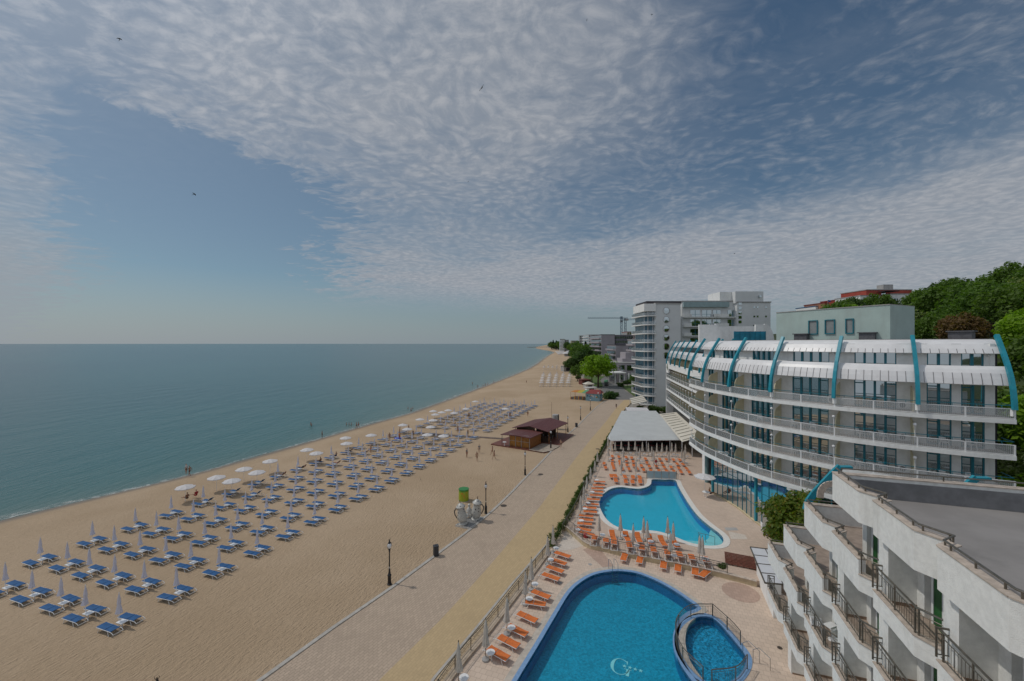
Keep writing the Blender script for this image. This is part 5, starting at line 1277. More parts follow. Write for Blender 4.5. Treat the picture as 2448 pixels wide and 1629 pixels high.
# ------------------------------------------------------------------ promenade furniture
GLOBE = mat('opal_globe', (.75, .76, .78), .25, .04, 5)
def lamp_maker():
    t = thing('street_lamp', '', 'street lamp'); b = MB()
    b.lathe([(.20, 0), (.20, .05), (.155, .09), (.15, .72), (.175, .76), (.175, .82), (.12, .88), (.085, 1.1), (.07, 1.4)], 12); b.build('base', BLACK, t, True)
    b = MB(); b.lathe([(.062, 1.4), (.058, 1.55)], 10); b.build('band', mat('pale_band', (.45, .42, .38), .6, .1, 4), t)
    b = MB(); b.lathe([(.06, 1.55), (.05, 2.85), (.075, 2.88), (.075, 2.93), (.055, 2.96), (.10, 3.04), (.10, 3.10), (.06, 3.14)], 12); b.build('pole', BLACK, t, True)
    b = MB(); b.lathe([(.08, 3.14), (.15, 3.22), (.185, 3.36), (.16, 3.50), (.09, 3.60)], 14); b.build('globe', GLOBE, t, True)
    b = MB(); b.lathe([(.13, 3.58), (.12, 3.64), (.06, 3.70), (.075, 3.74), (.03, 3.78), (.045, 3.82), (.01, 3.95)], 12); b.build('cap', BLACK, t, True)
    for k in (0, 1):
        c = MB(); pts = []
        for i in range(9): a = R(-80+160*i/8); pts.append(((.26*math.cos(a))*(1 if k == 0 else -1), 0, 3.38+.30*math.sin(a)))
        c.tube(pts, .014, 5); c.tube([((.05)*(1 if k == 0 else -1), 0, 3.80), (.10*(1 if k == 0 else -1), 0, 3.92), (.08*(1 if k == 0 else -1), 0, 4.0)], .012, 5); c.build('bracket', BLACK, t)
    return t
lamp = Protos(lamp_maker)
LP = [(931, 1396, 'first full lamp post from the camera, standing in the sand edge'), (1161.5, 1227, 'black lamp post beside the teapot sculpture'), (1255.3, 1135.3, 'black lamp post between the sculpture and the beach bar'), (1316.8, 1073.3, 'black lamp post in front of the open side of the beach bar'), (1357.5, 1032.6, 'black lamp post just behind the beach bar'), (1388, 1004.4, 'black lamp post second behind the beach bar'), (1411.3, 981.2, 'black lamp post in front of the blue kiosk')]
for x, y, l in LP:
    p = P(None, x, y, -.05); lamp.put((p.x, p.y, -.08), R(60), l if l.startswith('black') else 'black '+l, 'black lamp posts along the promenade')
lamp.put((-18.25, 20.9, -.08), R(25), 'lamp post cut off by the bottom edge with only its scrolled finial showing', 'black lamp posts along the promenade')
p = P(FK, 830, 685, 0); b = MB()
t = thing('street_lamp', 'slim grey lamp post beside the blue kiosk', 'street lamp', (p.x, p.y, 0)); b.tube([(0, 0, 0), (0, 0, 3.4)], .05, 6); b.build('pole', CONC, t); b = MB(); b.lathe([(.05, 3.4), (.2, 3.45), (.22, 3.65), (.08, 3.75)], 10); b.build('globe', GLOBE, t)
BINM = mat('anthracite_bin', (.035, .038, .045), .5, .15, 4)
def bin_maker():
    t = thing('litter_bin', '', 'litter bin'); b = MB(); b.box((0, 0, .5), (.46, .46, .90)); b.build('body', BINM, t)
    b = MB(); b.box((0, 0, .99), (.50, .50, .08)); b.build('lid', BINM, t); b = MB(); b.lathe([(.10, 1.032), (.10, 1.036)], 12); b.build('opening', DARK, t)
    b = MB(); b.box((0, 0, .03), (.40, .40, .06)); b.build('foot', BLACK, t); return t
bn = Protos(bin_maker)
for (x, y, l) in ((1042, 1329, 'square anthracite litter bin on the kerb between lamp post and sculpture'), (1378, 1021.5, 'small dark litter bin on the kerb beyond the beach bar')):
    p = P(None, x, y, 0); bn.put((p.x, p.y, .0), R(25), l)

# teapot sculpture
MOSAIC = None
def speckle():
    m = bpy.data.materials.new('spotted_mosaic'); m.use_nodes = True; t = NT(m.node_tree); b = t.n['Principled BSDF']; tc = t.add('ShaderNodeTexCoord').outputs['Object']
    v = t.add('ShaderNodeTexVoronoi'); t.put(v.inputs['Vector'], tc); v.inputs['Scale'].default_value = 2.7; v.inputs['Randomness'].default_value = .5
    tiles = t.noise(tc, 16, 3, .7); c = t.mix(t.sst(tiles, .35, .65), (.30, .30, .28), (.58, .57, .53))
    c = t.mix(t.m('SUBTRACT', 1, t.sst(v.outputs['Distance'], .19, .23)), c, (.02, .02, .035)); t.put(b.inputs['Base Color'], c); b.inputs['Roughness'].default_value = .35; return m
SPOT = speckle(); PLAINM = mat('white_mosaic', (.52, .51, .48), .4, .35, 14)
tp0 = P(FT, 640, 1260, 0); pot = thing('teapot_sculpture', 'mosaic sculpture of two leaning spotted teapots with a small white figure between them', 'sculpture', (tp0.x, tp0.y, 0))
pl_ = [P(FT, x, y, 0)-tp0 for x, y in ((320, 1310), (720, 1390), (1130, 1105), (760, 1065))]
b = MB(); b.prism([(q.x, q.y) for q in pl_], -.15, .10); b.build('plinth', PLAINM, pot)
b = MB(); b.prism([(q.x*.9, q.y*.9) for q in pl_], .10, .14); b.build('plinth_top', mat('grey_mosaic', (.20, .20, .20), .4, .5, 9), pot)
def teapot(x, y, px, py, lean, hand):
    o = P((1060, 1140, 11.2), px, py, .12)-tp0; M = Matrix.Translation(o) @ Matrix.Rotation(lean[1], 4, 'Y') @ Matrix.Rotation(lean[0], 4, 'X')
    def bd(mb, nm, m, par_, sm=True):
        mb.v = [tuple(M @ Vector(q)) for q in mb.v]; return mb.build(nm, m, par_, sm)
    b = MB(); b.lathe([(.52, 0), (.54, .10), (.34, .26), (.30, .34)], 20); body = None
    bd(b, 'pot_foot', SPOT, pot)
    b = MB(); b.lathe([(.30, .34), (.54, .46), (.60, .72), (.54, 1.1), (.44, 1.6), (.40, 1.95), (.42, 2.02)], 22); body = bd(b, 'pot_body', SPOT, pot)
    b = MB(); b.lathe([(.54, 2.00), (.55, 2.06), (.42, 2.20), (.22, 2.38), (.06, 2.46)], 20); bd(b, 'pot_lid', SPOT, body)
    b = MB(); b.tube([(0, 0, 2.44), (.02, 0, 2.58), (-.02, 0, 2.72), (.03, 0, 2.82)], .045, 7); bd(b, 'lid_knob', mat('brown_mosaic', (.10, .07, .05), .4, .3, 10), body)
    b = MB(); b.tube([(hand*.38, 0, 1.82), (hand*.62, 0, 1.86), (hand*.80, 0, 1.6), (hand*.80, 0, 1.2), (hand*.66, 0, .85), (hand*.48, 0, .62)], [.07, .075, .07, .065, .06, .05], 8); bd(b, 'pot_handle', mat('dark_mosaic', (.075, .07, .065), .4, .5, 12), body)
    b = MB(); b.tube([(-hand*.42, -.1, .75), (-hand*.70, -.12, .85), (-hand*.82, -.14, 1.1), (-hand*.95, -.15, 1.2)], [.14, .10, .075, .06], 8); bd(b, 'pot_spout', PLAINM, body)
teapot(0, 0, 535, 1265, (0, R(-9)), -1); teapot(0, 0, 865, 1140, (R(4), R(5)), 1)
b = MB(); o = P(FT, 690, 1075, .12)-tp0
b.lathe([(.30, 0), (.34, .25), (.24, .5), (.27, .75), (.17, 1.0), (.10, 1.08), (.16, 1.2), (.15, 1.38), (.04, 1.47)], 14, tuple(o+Vector((0, 0, .12))))
fg = b.build('figure', PLAINM, pot, True)
for s in (-1, 1):
    b = MB(); q = o+Vector((0, 0, .12)); b.tube([q+Vector((s*.22, 0, .85)), q+Vector((s*.34, -.12, .62)), q+Vector((s*.16, -.30, .55))], [.075, .06, .05], 7); b.build('figure_arm', PLAINM, fg, True)
    b = MB(); b.tube([q+Vector((s*.14, -.1, .25)), q+Vector((s*.2, -.42, .28)), q+Vector((s*.2, -.48, -.02))], [.11, .09, .07], 7); b.build('figure_leg', PLAINM, fg, True)
# green cylindrical changing cabin behind it
p = P(FT, 545, 622, -.05); cab = thing('changing_cabin', 'round yellow-green slatted changing cabin on the sand behind the teapot sculpture', 'cabin', (p.x, p.y, beach_at(p.x, p.y)))
def cabm():
    m = bpy.data.materials.new('painted_cabin'); m.use_nodes = True; t = NT(m.node_tree); b = t.n['Principled BSDF']; tc = t.add('ShaderNodeTexCoord').outputs['Object']; sx = t.add('ShaderNodeSeparateXYZ'); t.l.new(tc, sx.inputs[0])
    nz = t.m('ADD', sx.outputs[2], t.m('MULTIPLY', t.m('SUBTRACT', t.noise(tc, 3, 3), .5), .35)); c = t.mix(t.sst(nz, 1.15, 1.45), (.34, .40, .02), (.08, .30, .04))
    sp_ = t.noise(t.vmap(tc, (1, 1, .8)), 2.2, 2); c = t.mix(t.m('MULTIPLY', t.sst(sp_, .58, .63), t.sst(nz, .4, .6)), c, (.55, .20, .02)); t.put(b.inputs['Base Color'], c); return m
CABM = cabm(); b = MB()
for k in range(28): a = 2*math.pi*k/28; b.box((.66*math.cos(a), .66*math.sin(a), .80), (.02, .135, 1.5), a)
b.build('wall', CABM, cab); b = MB(); b.lathe([(.68, 1.52), (.70, 1.52), (.70, 1.60), (.68, 1.60)], 28); b.build('rim', mat('green_rim', (.03, .20, .05), .5, .1, 3), cab)
b = MB()
for k in range(9): y = -.56+.14*k; L = math.sqrt(max(.02, .66**2-y*y)); b.box((0, y, 1.57), (2*L, .05, .03))
b.build('roof_slats', CONC, cab)
b = MB(); b.lathe([(.72, 0), (.72, .06)], 24); b.build('floor', CONC, cab)

# ------------------------------------------------------------------ beach bar
bar = thing('beach_bar', 'wooden beach bar with a low brown two-part roof and open side', 'beach bar', (5, 85, 0)); BI = Matrix.Translation((-5, -85, 0))
def bp_(b, nm, m, parent=None):
    o = b.build(nm, m, None); o.parent = parent or bar
    if parent is None: o.matrix_parent_inverse = BI
    return o
zf = .12
q = [P(FH, x, y, zf) for x, y in ((330, 1185), (750, 1245), (30, 1190), (1130, 1300), (1180, 1250))]
c0, c1 = Vector((q[0].x, q[0].y)), Vector((q[1].x, q[1].y)); ux = (c1-c0).normalized(); uy = Vector((-ux.y, ux.x)); W = (c1-c0).length
def B2(a, d, z=0): r = c0+ux*a+uy*d; return Vector((r.x, r.y, z))
b = MB(); b.prism([B2(-4.2, -.5), B2(W+3.6, -.9), B2(W+4.4, 1.5), B2(W+3.0, 16.5), B2(-4.2, 16.5)], -.3, .10); bp_(b, 'deck', DECKW)
b = MB(); b.prism([B2(0, 0), B2(W, 0), B2(W, 5.2), B2(0, 5.2)], .105, 2.25); wl = bp_(b, 'wall', WOOD)
b = MB(); b.prism([B2(.05, -.02), B2(W-.1, -.02), B2(W-.1, .02), B2(.05, .02)], 2.26, 2.60); b.build('fascia', mat('grey_fascia', (.36, .35, .33), .7, .1, 2), wl)
for k, f in enumerate((.0, .31, .6, 1.0)):
    b = MB(); b.bar(B2(W*f, -.05, .11), B2(W*f, -.05, 2.3), .10, .10); b.build('post', CONC, wl)
for k in range(3):
    b = MB(); x0, x1 = W*(.02+.33*k), W*(.30+.33*k); b.bar(B2(x0, -.03, 1.25), B2(x1, -.03, 1.25), .05, 1.9); b.build('shutter', mat('honey_shutter', (.30, .13, .02), .45, .35, 1.5), wl)
b = MB(); b.bar(B2(0, -.07, 1.3), B2(W, -.07, 1.3), .04, .06); b.build('rail', CONC, wl)
# roofs: small one in front, large one behind, both low gables
def roof(a0, a1, d0, d1, ze, zr, amid, nm='roof'):
    b = MB(); pts = [B2(a0, d0, ze), B2(amid, d0, zr), B2(a1, d0, ze), B2(a0, d1, ze), B2(amid, d1, zr), B2(a1, d1, ze)]; lo = [p_-Vector((0, 0, .12)) for p_ in pts]
    b.raw(pts+lo, [(0, 1, 4, 3), (1, 2, 5, 4), (6, 9, 10, 7), (7, 10, 11, 8), (0, 6, 7, 1), (1, 7, 8, 2), (3, 4, 10, 9), (4, 5, 11, 10), (0, 3, 9, 6), (2, 8, 11, 5)])
    o = bp_(b, nm, ROOFBR)
    b = MB()
    for k in range(1, int((d1-d0)/1.0)):
        d = d0+k*1.0; b.bar(B2(a0, d, ze+.01), B2(amid, d, zr+.01), .04, .03); b.bar(B2(amid, d, zr+.01), B2(a1, d, ze+.01), .04, .03)
    b.build('seams', ROOFBR, o)
roof(-1.6, W+.6, -.9, 5.0, 2.45, 2.66, W*.45)
roof(-2.2, W+1.8, 5.0, 16, 2.72, 3.5, W*.43)
for a_ in (-1.4, ): b = MB(); b.bar(B2(a_, -.6, .1), B2(a_, -.6, 2.5), .08, .08); bp_(b, 'post', BLACK)
for a_ in (-1.9, W+1.5, W*.5):
    for d_ in (6.0, 10.5, 15.4): b = MB(); b.bar(B2(a_, d_, .1), B2(a_, d_, 2.7), .12, .12); bp_(b, 'post', WOOD)
b = MB(); b.prism([B2(W*.2, 6.2), B2(W+1.2, 6.2), B2(W+1.2, 6.5), B2(W*.2, 6.5)], .105, 1.15); b.prism([B2(W*.1, 11.5), B2(W+.6, 11.5), B2(W+.6, 11.8), B2(W*.1, 11.8)], .105, 2.7); b.prism([B2(-1.8, 6.3), B2(-1.6, 6.3), B2(-1.6, 15), B2(-1.8, 15)], .105, 2.55); bp_(b, 'counter', mat('dark_bar_wood', (.05, .03, .02), .5, .3, 2))
b = MB(); b.prism([B2(W+.3, -.85), B2(W+3.5, -1.1), B2(W+4.4, .9), B2(W+4.4, 5.2), B2(W+.3, 5.2)], .104, .13); bp_(b, 'terrace', mat('weathered_boards', (.36, .30, .24), .85, .25, 2))
for k in range(9):
    p = B2(W-1.6+(k % 3)*1.1, 7.1+(k//3)*1.4, .105); b = MB(); b.lathe([(.14, .62), (.14, .68)], 10, p); b.tube([p, p+Vector((0, 0, .64))], .03, 6); tag(b.build('bar_stool', mat('pale_stool', (.30, .34, .36), .5, .2, 4)), f'bar stool under the big brown roof, {["front", "middle", "back"][k//3]} row, {ORD[k % 3]} from the counter', 'stool', 'bar stools under the brown roof')
b = MB(); p = B2(-1.0, -.3, .105)
t = thing('bar_table', 'small white table with a stool beside the wooden bar wall', 'table', (p.x, p.y, .105)); b.box((0, 0, .72), (.7, .7, .05)); b.build('top', PLASTIC, t); b = MB(); b.tube([(0, 0, 0), (0, 0, .7)], .06, 7); b.build('leg', PLASTIC, t)
p = P(FH, 1325, 640, 2.2); p = Vector((p.x*1.0, p.y, 0)); g_ = P(FH, 1325, 720, 0); g_ = B2(1.3, 20.5, -.1)
t = thing('water_tank', 'grey cylindrical water tank on a dark frame behind the beach bar', 'tank', g_); b = MB(); b.lathe([(.75, 2.0), (.8, 2.05), (.8, 3.5), (.72, 3.62), (.05, 3.66)], 16); b.build('tank', CONC, t); b = MB()
for sx in (-.6, .6):
    for sy in (-.6, .6): b.bar((sx, sy, 0), (sx, sy, 2.0), .08, .08)
b.bar((.75, -.4, 1.6), (.75, -.4, 3.7), .15, .5); b.build('stand', DARK, t)
p = B2(2.5, 15.5, -.1); t = thing('flagpole', 'thin flagpole behind the beach bar without a flag', 'flagpole', p); b = MB(); b.tube([(0, 0, 0), (0, 0, 7.2)], [.05, .025], 6); b.build('pole', mat('red_brown_pole', (.12, .06, .05), .5, .2, 3), t); b = MB(); b.lathe([(.02, 7.2), (.06, 7.25), (.02, 7.32)], 8); b.build('finial', BLACK, t)

# ------------------------------------------------------------------ marquee, awnings, railings round it
mq = thing('marquee', 'large pale grey marquee roof over the open restaurant behind the orange loungers', 'marquee', (24, 86, 0)); MI = Matrix.Translation((-24, -86, 0))
def mp_(b, nm, m):
    o = b.build(nm, m, None); o.parent = mq; o.matrix_parent_inverse = MI; return o
E1, E2 = P(FM, 215, 668, 2.6), P(FM, 1430, 655, 2.7); L1, L2 = P(FM, 190, 560, 3.3), P(FM, 1395, 600, 3.0); K1, K2 = P(FM, 400, 160, 4.3), P(FM, 985, 160, 4.3)
def sheet_grid(a, b_, c, d, n, m, sag):
    vs = []
    for i in range(n+1):
        for j in range(m+1):
            u, v = i/n, j/m; q = a.lerp(b_, u).lerp(d.lerp(c, u), v); vs.append(q-Vector((0, 0, sag*abs(math.sin(v*math.pi*6))*.35+sag*math.sin(math.pi*u)*.2)))
    return vs, [(i*(m+1)+j, (i+1)*(m+1)+j, (i+1)*(m+1)+j+1, i*(m+1)+j+1) for i in range(n) for j in range(m)]
b = MB(); v, f = sheet_grid(L1, L2, K2, K1, 10, 36, .10); b.raw(v, f); b.raw([E1, E2, L2, L1], [(0, 1, 2, 3)])
K1b, K2b = K1+Vector((1.2, 3.0, -1.4)), K2+Vector((1.0, 3.0, -1.4)); b.raw([K1, K2, K2b, K1b], [(0, 1, 2, 3)])
lw1 = Vector((L1.x-.5, L1.y-.3, 2.6)); kw1 = Vector((K1.x-.6, K1.y, 2.7)); b.raw([E1, L1, K1, kw1, lw1], [(0, 1, 2, 3, 4)]); mp_(b, 'roof_membrane', MEMB)
for u in (.0, .5, .83, 1): q = E1.lerp(E2, u); b = MB(); b.tube([(q.x, q.y+.05, .5), (q.x, q.y+.05, 2.65)], .06, 6); mp_(b, 'post', PAINT)
for u in (.25, .5, .75, 1):
    q = E1.lerp(K1, u); b = MB(); b.tube([(q.x, q.y, .5), (q.x, q.y, 2.7)], .06, 6); mp_(b, 'post', PAINT); q = E2.lerp(K2, u); b = MB(); b.tube([(q.x, q.y, .5), (q.x, q.y, 3.0)], .06, 6); mp_(b, 'post', PAINT)
b = MB(); b.bar(E1+Vector((0, .05, -.05)), E2+Vector((0, .05, -.05)), .1, .12); mp_(b, 'eave_beam', PAINT)
b = MB(); b.prism([(E1.x+.5, E1.y+.4), (E2.x, E2.y+.4), (K2.x+1, K2.y), (K1.x+.5, K1.y)], .503, .515); tag(b.build('restaurant_floor', mat('dark_timber_floor', (.05, .04, .035), .6, .3, 2)), kind='structure')
# white membrane porch behind the marquee
b = MB(); pts = [P(FM, x, y, z) for x, y, z in ((470, 100, 4.2), (830, 108, 4.2), (870, 160, 4.0), (490, 160, 4.0))]; b.raw(pts, [(0, 1, 2, 3)]); b.raw([q-Vector((0, 0, .06)) for q in pts], [(3, 2, 1, 0)]); o = thing('canopy', 'small white canopy just behind the big grey marquee', 'canopy'); b.build('sheet', CANVW, o)
for q in pts: b = MB(); b.tube([(q.x, q.y, 0), (q.x, q.y, q.z)], .05, 5); b.build('post', PAINT, o)
REDT = RED
def dtab_maker():
    t = thing('dining_table', '', 'table'); b = MB(); b.box((0, 0, .74), (1.5, .8, .05)); b.build('top', DARK, t); b = MB(); b.box((0, 0, .775), (1.52, .42, .012)); b.build('runner', REDT, t)
    for sx in (-.62, .62): b = MB(); b.box((sx, 0, .36), (.08, .6, .72)); b.build('leg', DARK, t)
    for sx in (-.5, 0, .5):
        for sy in (-.55, .55): b = MB(); b.box((sx, sy, .45), (.38, .36, .04)); b.box((sx, sy*1.3, .66), (.38, .04, .40)); b.box((sx, sy, .22), (.30, .28, .42)); b.build('seat', DARK, t)
    return t
dt = Protos(dtab_maker)
for r in range(5):
    for c in range(6):
        u, v_ = (c+.55)/6.2, (r+.35)/8.5; q = E1.lerp(E2, u).lerp(K1.lerp(K2, u), v_); dt.put((q.x, q.y+.6, .52), R(-4), f'dark red-runner table under the marquee, row {num(r+1)} from front, {ORD[c]} from promenade', 'dining tables under the marquee')
fr = [Vector((E1.x+.2, E1.y-1.4)), Vector((E1.lerp(E2, .5).x, E1.lerp(E2, .5).y-1.3)), Vector((E2.x+2.6, E2.y-1.0))]
railing('railing', 'thin grey railing between the lounger block and the marquee restaurant', fr, .5, 1.0, STEEL, 1.9, .16)
# striped cream awning between marquee and hotel
aw = thing('awning', 'long cream pergola awning with dark battens between marquee and hotel', 'awning')
a0, a1, a2, a3 = P(FM, 1040, 215, 4.0), P(FM, 1330, 182, 4.6), P(FM, 1775, 590, 4.4), P(FM, 1430, 690, 3.1)
b = MB(); v, f = sheet_grid(a3, a2, a1, a0, 6, 10, .08); b.raw(v, f); b.raw([q-Vector((0, 0, .05)) for q in v], [t_[::-1] for t_ in f]); b.build('cloth', CREAMA, aw)
b = MB()
for k in range(11): q0, q1 = a3.lerp(a0, (k+.3)/11), a2.lerp(a1, (k+.3)/11); b.bar(q0.lerp(q1, .06)+Vector((0, 0, .08)), q0.lerp(q1, .82)+Vector((0, 0, .08)), .09, .08)
b.build('battens', mat('awning_batten', (.26, .24, .19), .7, .1, 3), aw)
for q in (a3, a3.lerp(a0, .5), a3.lerp(a2, .5), a2): b = MB(); b.tube([(q.x, q.y, .5), (q.x, q.y, q.z)], .06, 6); b.build('post', PAINT, aw)
aw = thing('awning', 'short cream awning with battens at the foot of the white hotel tower', 'awning')
q = [P(FK, x, y, z) for x, y, z in ((1530, 570, 3.2), (1800, 505, 3.6), (1910, 640, 3.4), (1575, 710, 3.0))]
b = MB(); b.raw(q, [(0, 1, 2, 3)]); b.raw([w_-Vector((0, 0, .05)) for w_ in q], [(3, 2, 1, 0)]); b.build('cloth', CREAMA, aw)
b = MB()
for k in range(4): b.bar(q[0].lerp(q[3], (k+.3)/4)+Vector((0, 0, .06)), q[1].lerp(q[2], (k+.3)/4)+Vector((0, 0, .06)), .12, .08)
b.build('battens', MATS['awning_batten'], aw)
for w_ in q: b = MB(); b.tube([(w_.x, w_.y, -.2), (w_.x, w_.y, w_.z)], .07, 6); b.build('post', PAINT, aw)
# slatted timber ramp of steps by the wall end
st = thing('timber_ramp', 'long red-brown slatted timber bench tilted on the dividing wall by the canopy', 'ramp'); a = P(F1, 1630, 1345, .55); c = P(F1, 1880, 1395, .55)
d = (c-a).normalized(); n = Vector((-d.y, d.x, 0)); b = MB()
for k in range(9): b.bar(a+n*(.10+.17*k)+Vector((0, 0, .10+.045*k)), c+n*(.10+.17*k)+Vector((0, 0, .10+.045*k)), .145, .05)
b.build('seat', DECKW, st); b = MB()
for k in range(6): q = a.lerp(c, .04+.92*k/5); b.bar(q+n*.1+Vector((0, 0, .0)), q+n*1.5+Vector((0, 0, .22)), .08, .12)
b.build('leg', DECKW, st)
b = MB(); a2_ = P(F1, 1650, 1418, .06); c2_ = P(F1, 1885, 1462, .06); b.bar(a2_+Vector((0, .2, .18)), c2_+Vector((0, .2, .18)), .35, .30); tag(b.build('planter_box', mat('dark_brown_timber', (.05, .025, .02), .6, .3, 3)), 'low dark brown timber box on the near deck against the dividing wall', 'planter')
b = MB(); p = P(F1, 505, 1128, .5); b.lathe([(.22, 0), (.24, .1), (.2, .38), (.05, .45)], 12, (p.x, p.y, .5)); tag(b.build('red_bag', RED), 'small red bag by the railing corner at the hedge end', 'bag')

# ------------------------------------------------------------------ trees and hedges
def leaf_cloud(mb, cs, per, size, rnd_, flat=.6):
    vs, fs = [], []
    for c, r in cs:
        for _ in range(per):
            d = Vector((rnd_.gauss(0, 1), rnd_.gauss(0, 1), rnd_.gauss(0, 1))).normalized(); q = c+Vector((d.x, d.y, d.z*.8))*r*(rnd_.random()**.45)
            nrm = (d*.7+Vector((rnd_.uniform(-1, 1), rnd_.uniform(-1, 1), rnd_.uniform(-.2, 1.2)))).normalized(); u = nrm.orthogonal().normalized(); w_ = nrm.cross(u); a = rnd_.random()*6.28
            u, w_ = u*math.cos(a)+w_*math.sin(a), w_*math.cos(a)-u*math.sin(a); s = size*rnd_.uniform(.6, 1.35); k = len(vs)
            vs += [q-u*s, q+w_*s*.55+nrm*s*.12, q+u*s, q-w_*s*.55+nrm*s*.12]; fs.append((k, k+1, k+2, k+3))
    mb.raw(vs, fs)
def tree_maker(name, h, rad, leafm, seed, nclump=34, per=70, size=.22, base=.28, shape='round', lean=0):
    def make():
        r_ = random.Random(seed); t = thing(name, '', 'tree'); cs = []
        for i in range(nclump):
            u = (i+.5)/nclump
            if shape == 'cone': z = h*(.12+.86*u); rr = rad*(1-u)**.8+.15; a = i*2.4; c = Vector((rr*.75*math.cos(a), rr*.75*math.sin(a), z)); cr = rad*.32*(1.15-u)+.12
            elif shape == 'column': z = h*(.1+.86*u); a = i*2.4; rr = rad*.5*math.sin(math.pi*min(1, .15+u*.85)); c = Vector((rr*math.cos(a), rr*math.sin(a), z)); cr = rad*.5*(1.1-.6*u)
            else:
                ph = math.acos(1-1.75*u); a = i*2.39996+r_.uniform(-.4, .4); k = r_.uniform(.62, 1.0); c = Vector((rad*k*math.sin(ph)*math.cos(a), rad*k*math.sin(ph)*math.sin(a), h*base+(h*(1-base))*.5+h*(1-base)*.48*k*math.cos(ph))); cr = rad*r_.uniform(.24, .40)
            cs.append((c, cr))
        b = MB(); leaf_cloud(b, cs, per, size, r_); b.build('crown', leafm, t, recalc=False)
        b = MB(); top = h*(.55 if shape == 'round' else .9); b.tube([(0, 0, -1.2), (.05*h*lean, 0, h*.2), (.02*h, .01*h, top)], [.035*h+.03, .026*h, .010*h], 8)
        for c, cr in cs[::max(1, nclump//9)]:
            z0 = max(h*.18, min(top, c.z*.62)); b.tube([(.02*h*(z0/top), 0, z0), ((c.x)*.5, c.y*.5, (z0+c.z)*.52), tuple(c)], [.013*h, .009*h, .003*h], 5)
        b.build('trunk', BARK, t, True); return t
    return make
LG = leaf_mat('leaf_mid', (.055, .115, .020), (.125, .215, .036)); LD = leaf_mat('leaf_dark', (.032, .075, .020), (.075, .140, .032)); LB = leaf_mat('leaf_bright', (.12, .235, .010), (.21, .36, .022))
LF = leaf_mat('leaf_flowering', (.08, .14, .03), (.17, .23, .055), (.50, .49, .32), .8); LR = leaf_mat('leaf_rusty', (.09, .075, .03), (.20, .11, .06)); LM = leaf_mat('leaf_magnolia', (.055, .11, .016), (.17, .24, .03), (.42, .20, .04), .5)
LC = leaf_mat('leaf_conifer', (.013, .036, .016), (.032, .068, .024)); LH = leaf_mat('leaf_hedge', (.035, .075, .014), (.085, .15, .024))
mag = Protos(tree_maker('magnolia_tree', 6.0, 2.5, LM, 4, 60, 150, .17, .06)); p = P(F6, 1830, 1420, .4); mag.put((27.0, 38.6, .4), .4, 'broad low magnolia with reddish shoot tips in front of the mirrored wall', None, 1.1)
KINDS_ = {}
for k, (mk, g) in {'oak': (tree_maker('broadleaf_tree', 9.5, 4.3, LG, 1, 40, 80, .34), 'mid green broadleaf'), 'dark': (tree_maker('broadleaf_tree', 9, 4.2, LD, 2, 40, 80, .34), 'dark green broadleaf'), 'lime': (tree_maker('broadleaf_tree', 8.5, 4.0, LB, 3, 38, 80, .32), 'bright green broadleaf'),
                   'acacia': (tree_maker('flowering_tree', 8, 3.9, LF, 5, 40, 80, .30), 'pale flowering'), 'rust': (tree_maker('broadleaf_tree', 8, 3.4, LR, 6, 34, 70, .3), 'rust brown broadleaf'), 'oak2': (tree_maker('broadleaf_tree', 10.5, 4.6, LG, 8, 46, 80, .34), 'tall mid green broadleaf'),
                   'pine': (tree_maker('pine_tree', 12, 2.8, LC, 7, 40, 70, .30, .2, 'cone'), 'dark pointed conifer'), 'poplar': (tree_maker('poplar_tree', 14, 2.4, LD, 9, 40, 70, .32, .2, 'column'), 'dark columnar')}.items(): KINDS_[k] = (Protos(mk), g)
def tree(kind, x, y, z, sc_, label, group): KINDS_[kind][0].put((x, y, z), rnd.random()*6.28, label, group, sc_)
# wooded hill: denser and paler trees low down, darker towards the ridge
rt = random.Random(21); placed = []
def try_tree(x, y, md):
    for (a, b_, r_) in placed:
        if (a-x)**2+(b_-y)**2 < (md*.5+r_*.5)**2: return False
    placed.append((x, y, md)); return True
cnt = 0
for _ in range(4200):
    y = rt.uniform(8, 215); x = rt.uniform(40, 300); u = x/max(1, y)
    if u < .80 or u > 1.36 or cnt >= 285: continue
    z = hill(x, y); d = math.hypot(x, y)
    if z < .6 or (FRONT.at(0)[0]-Vector((x, y))).length < 6: continue
    if x < 62 and y > 33 and (x-38)*.5+(y-32)*.86 < 16 and u < 1.16: continue
    if .73 < u < 1.0 and y < 205 and z+8.5 > 21+(822-(737 if u > .82 else 748))/972*y: continue
    if not try_tree(x, y, 4.2 if d < 90 else 6.0 if d < 140 else 9.0): continue
    h_ = z/36.
    k = rt.choices(['oak', 'dark', 'lime', 'acacia', 'rust', 'oak2', 'pine'], [3, 1.5, 2.2 if h_ < .5 else .6, 3.5 if h_ < .6 else .4, .5, 3, .25])[0]
    tree(k, x, y, z-.3, rt.uniform(.72, 1.05)*(1.0 if d < 140 else 1.35), f'{KINDS_[k][1]} tree in the wood on the hillside behind the hotels', 'hillside wood, '+KINDS_[k][1]+' trees'); cnt += 1
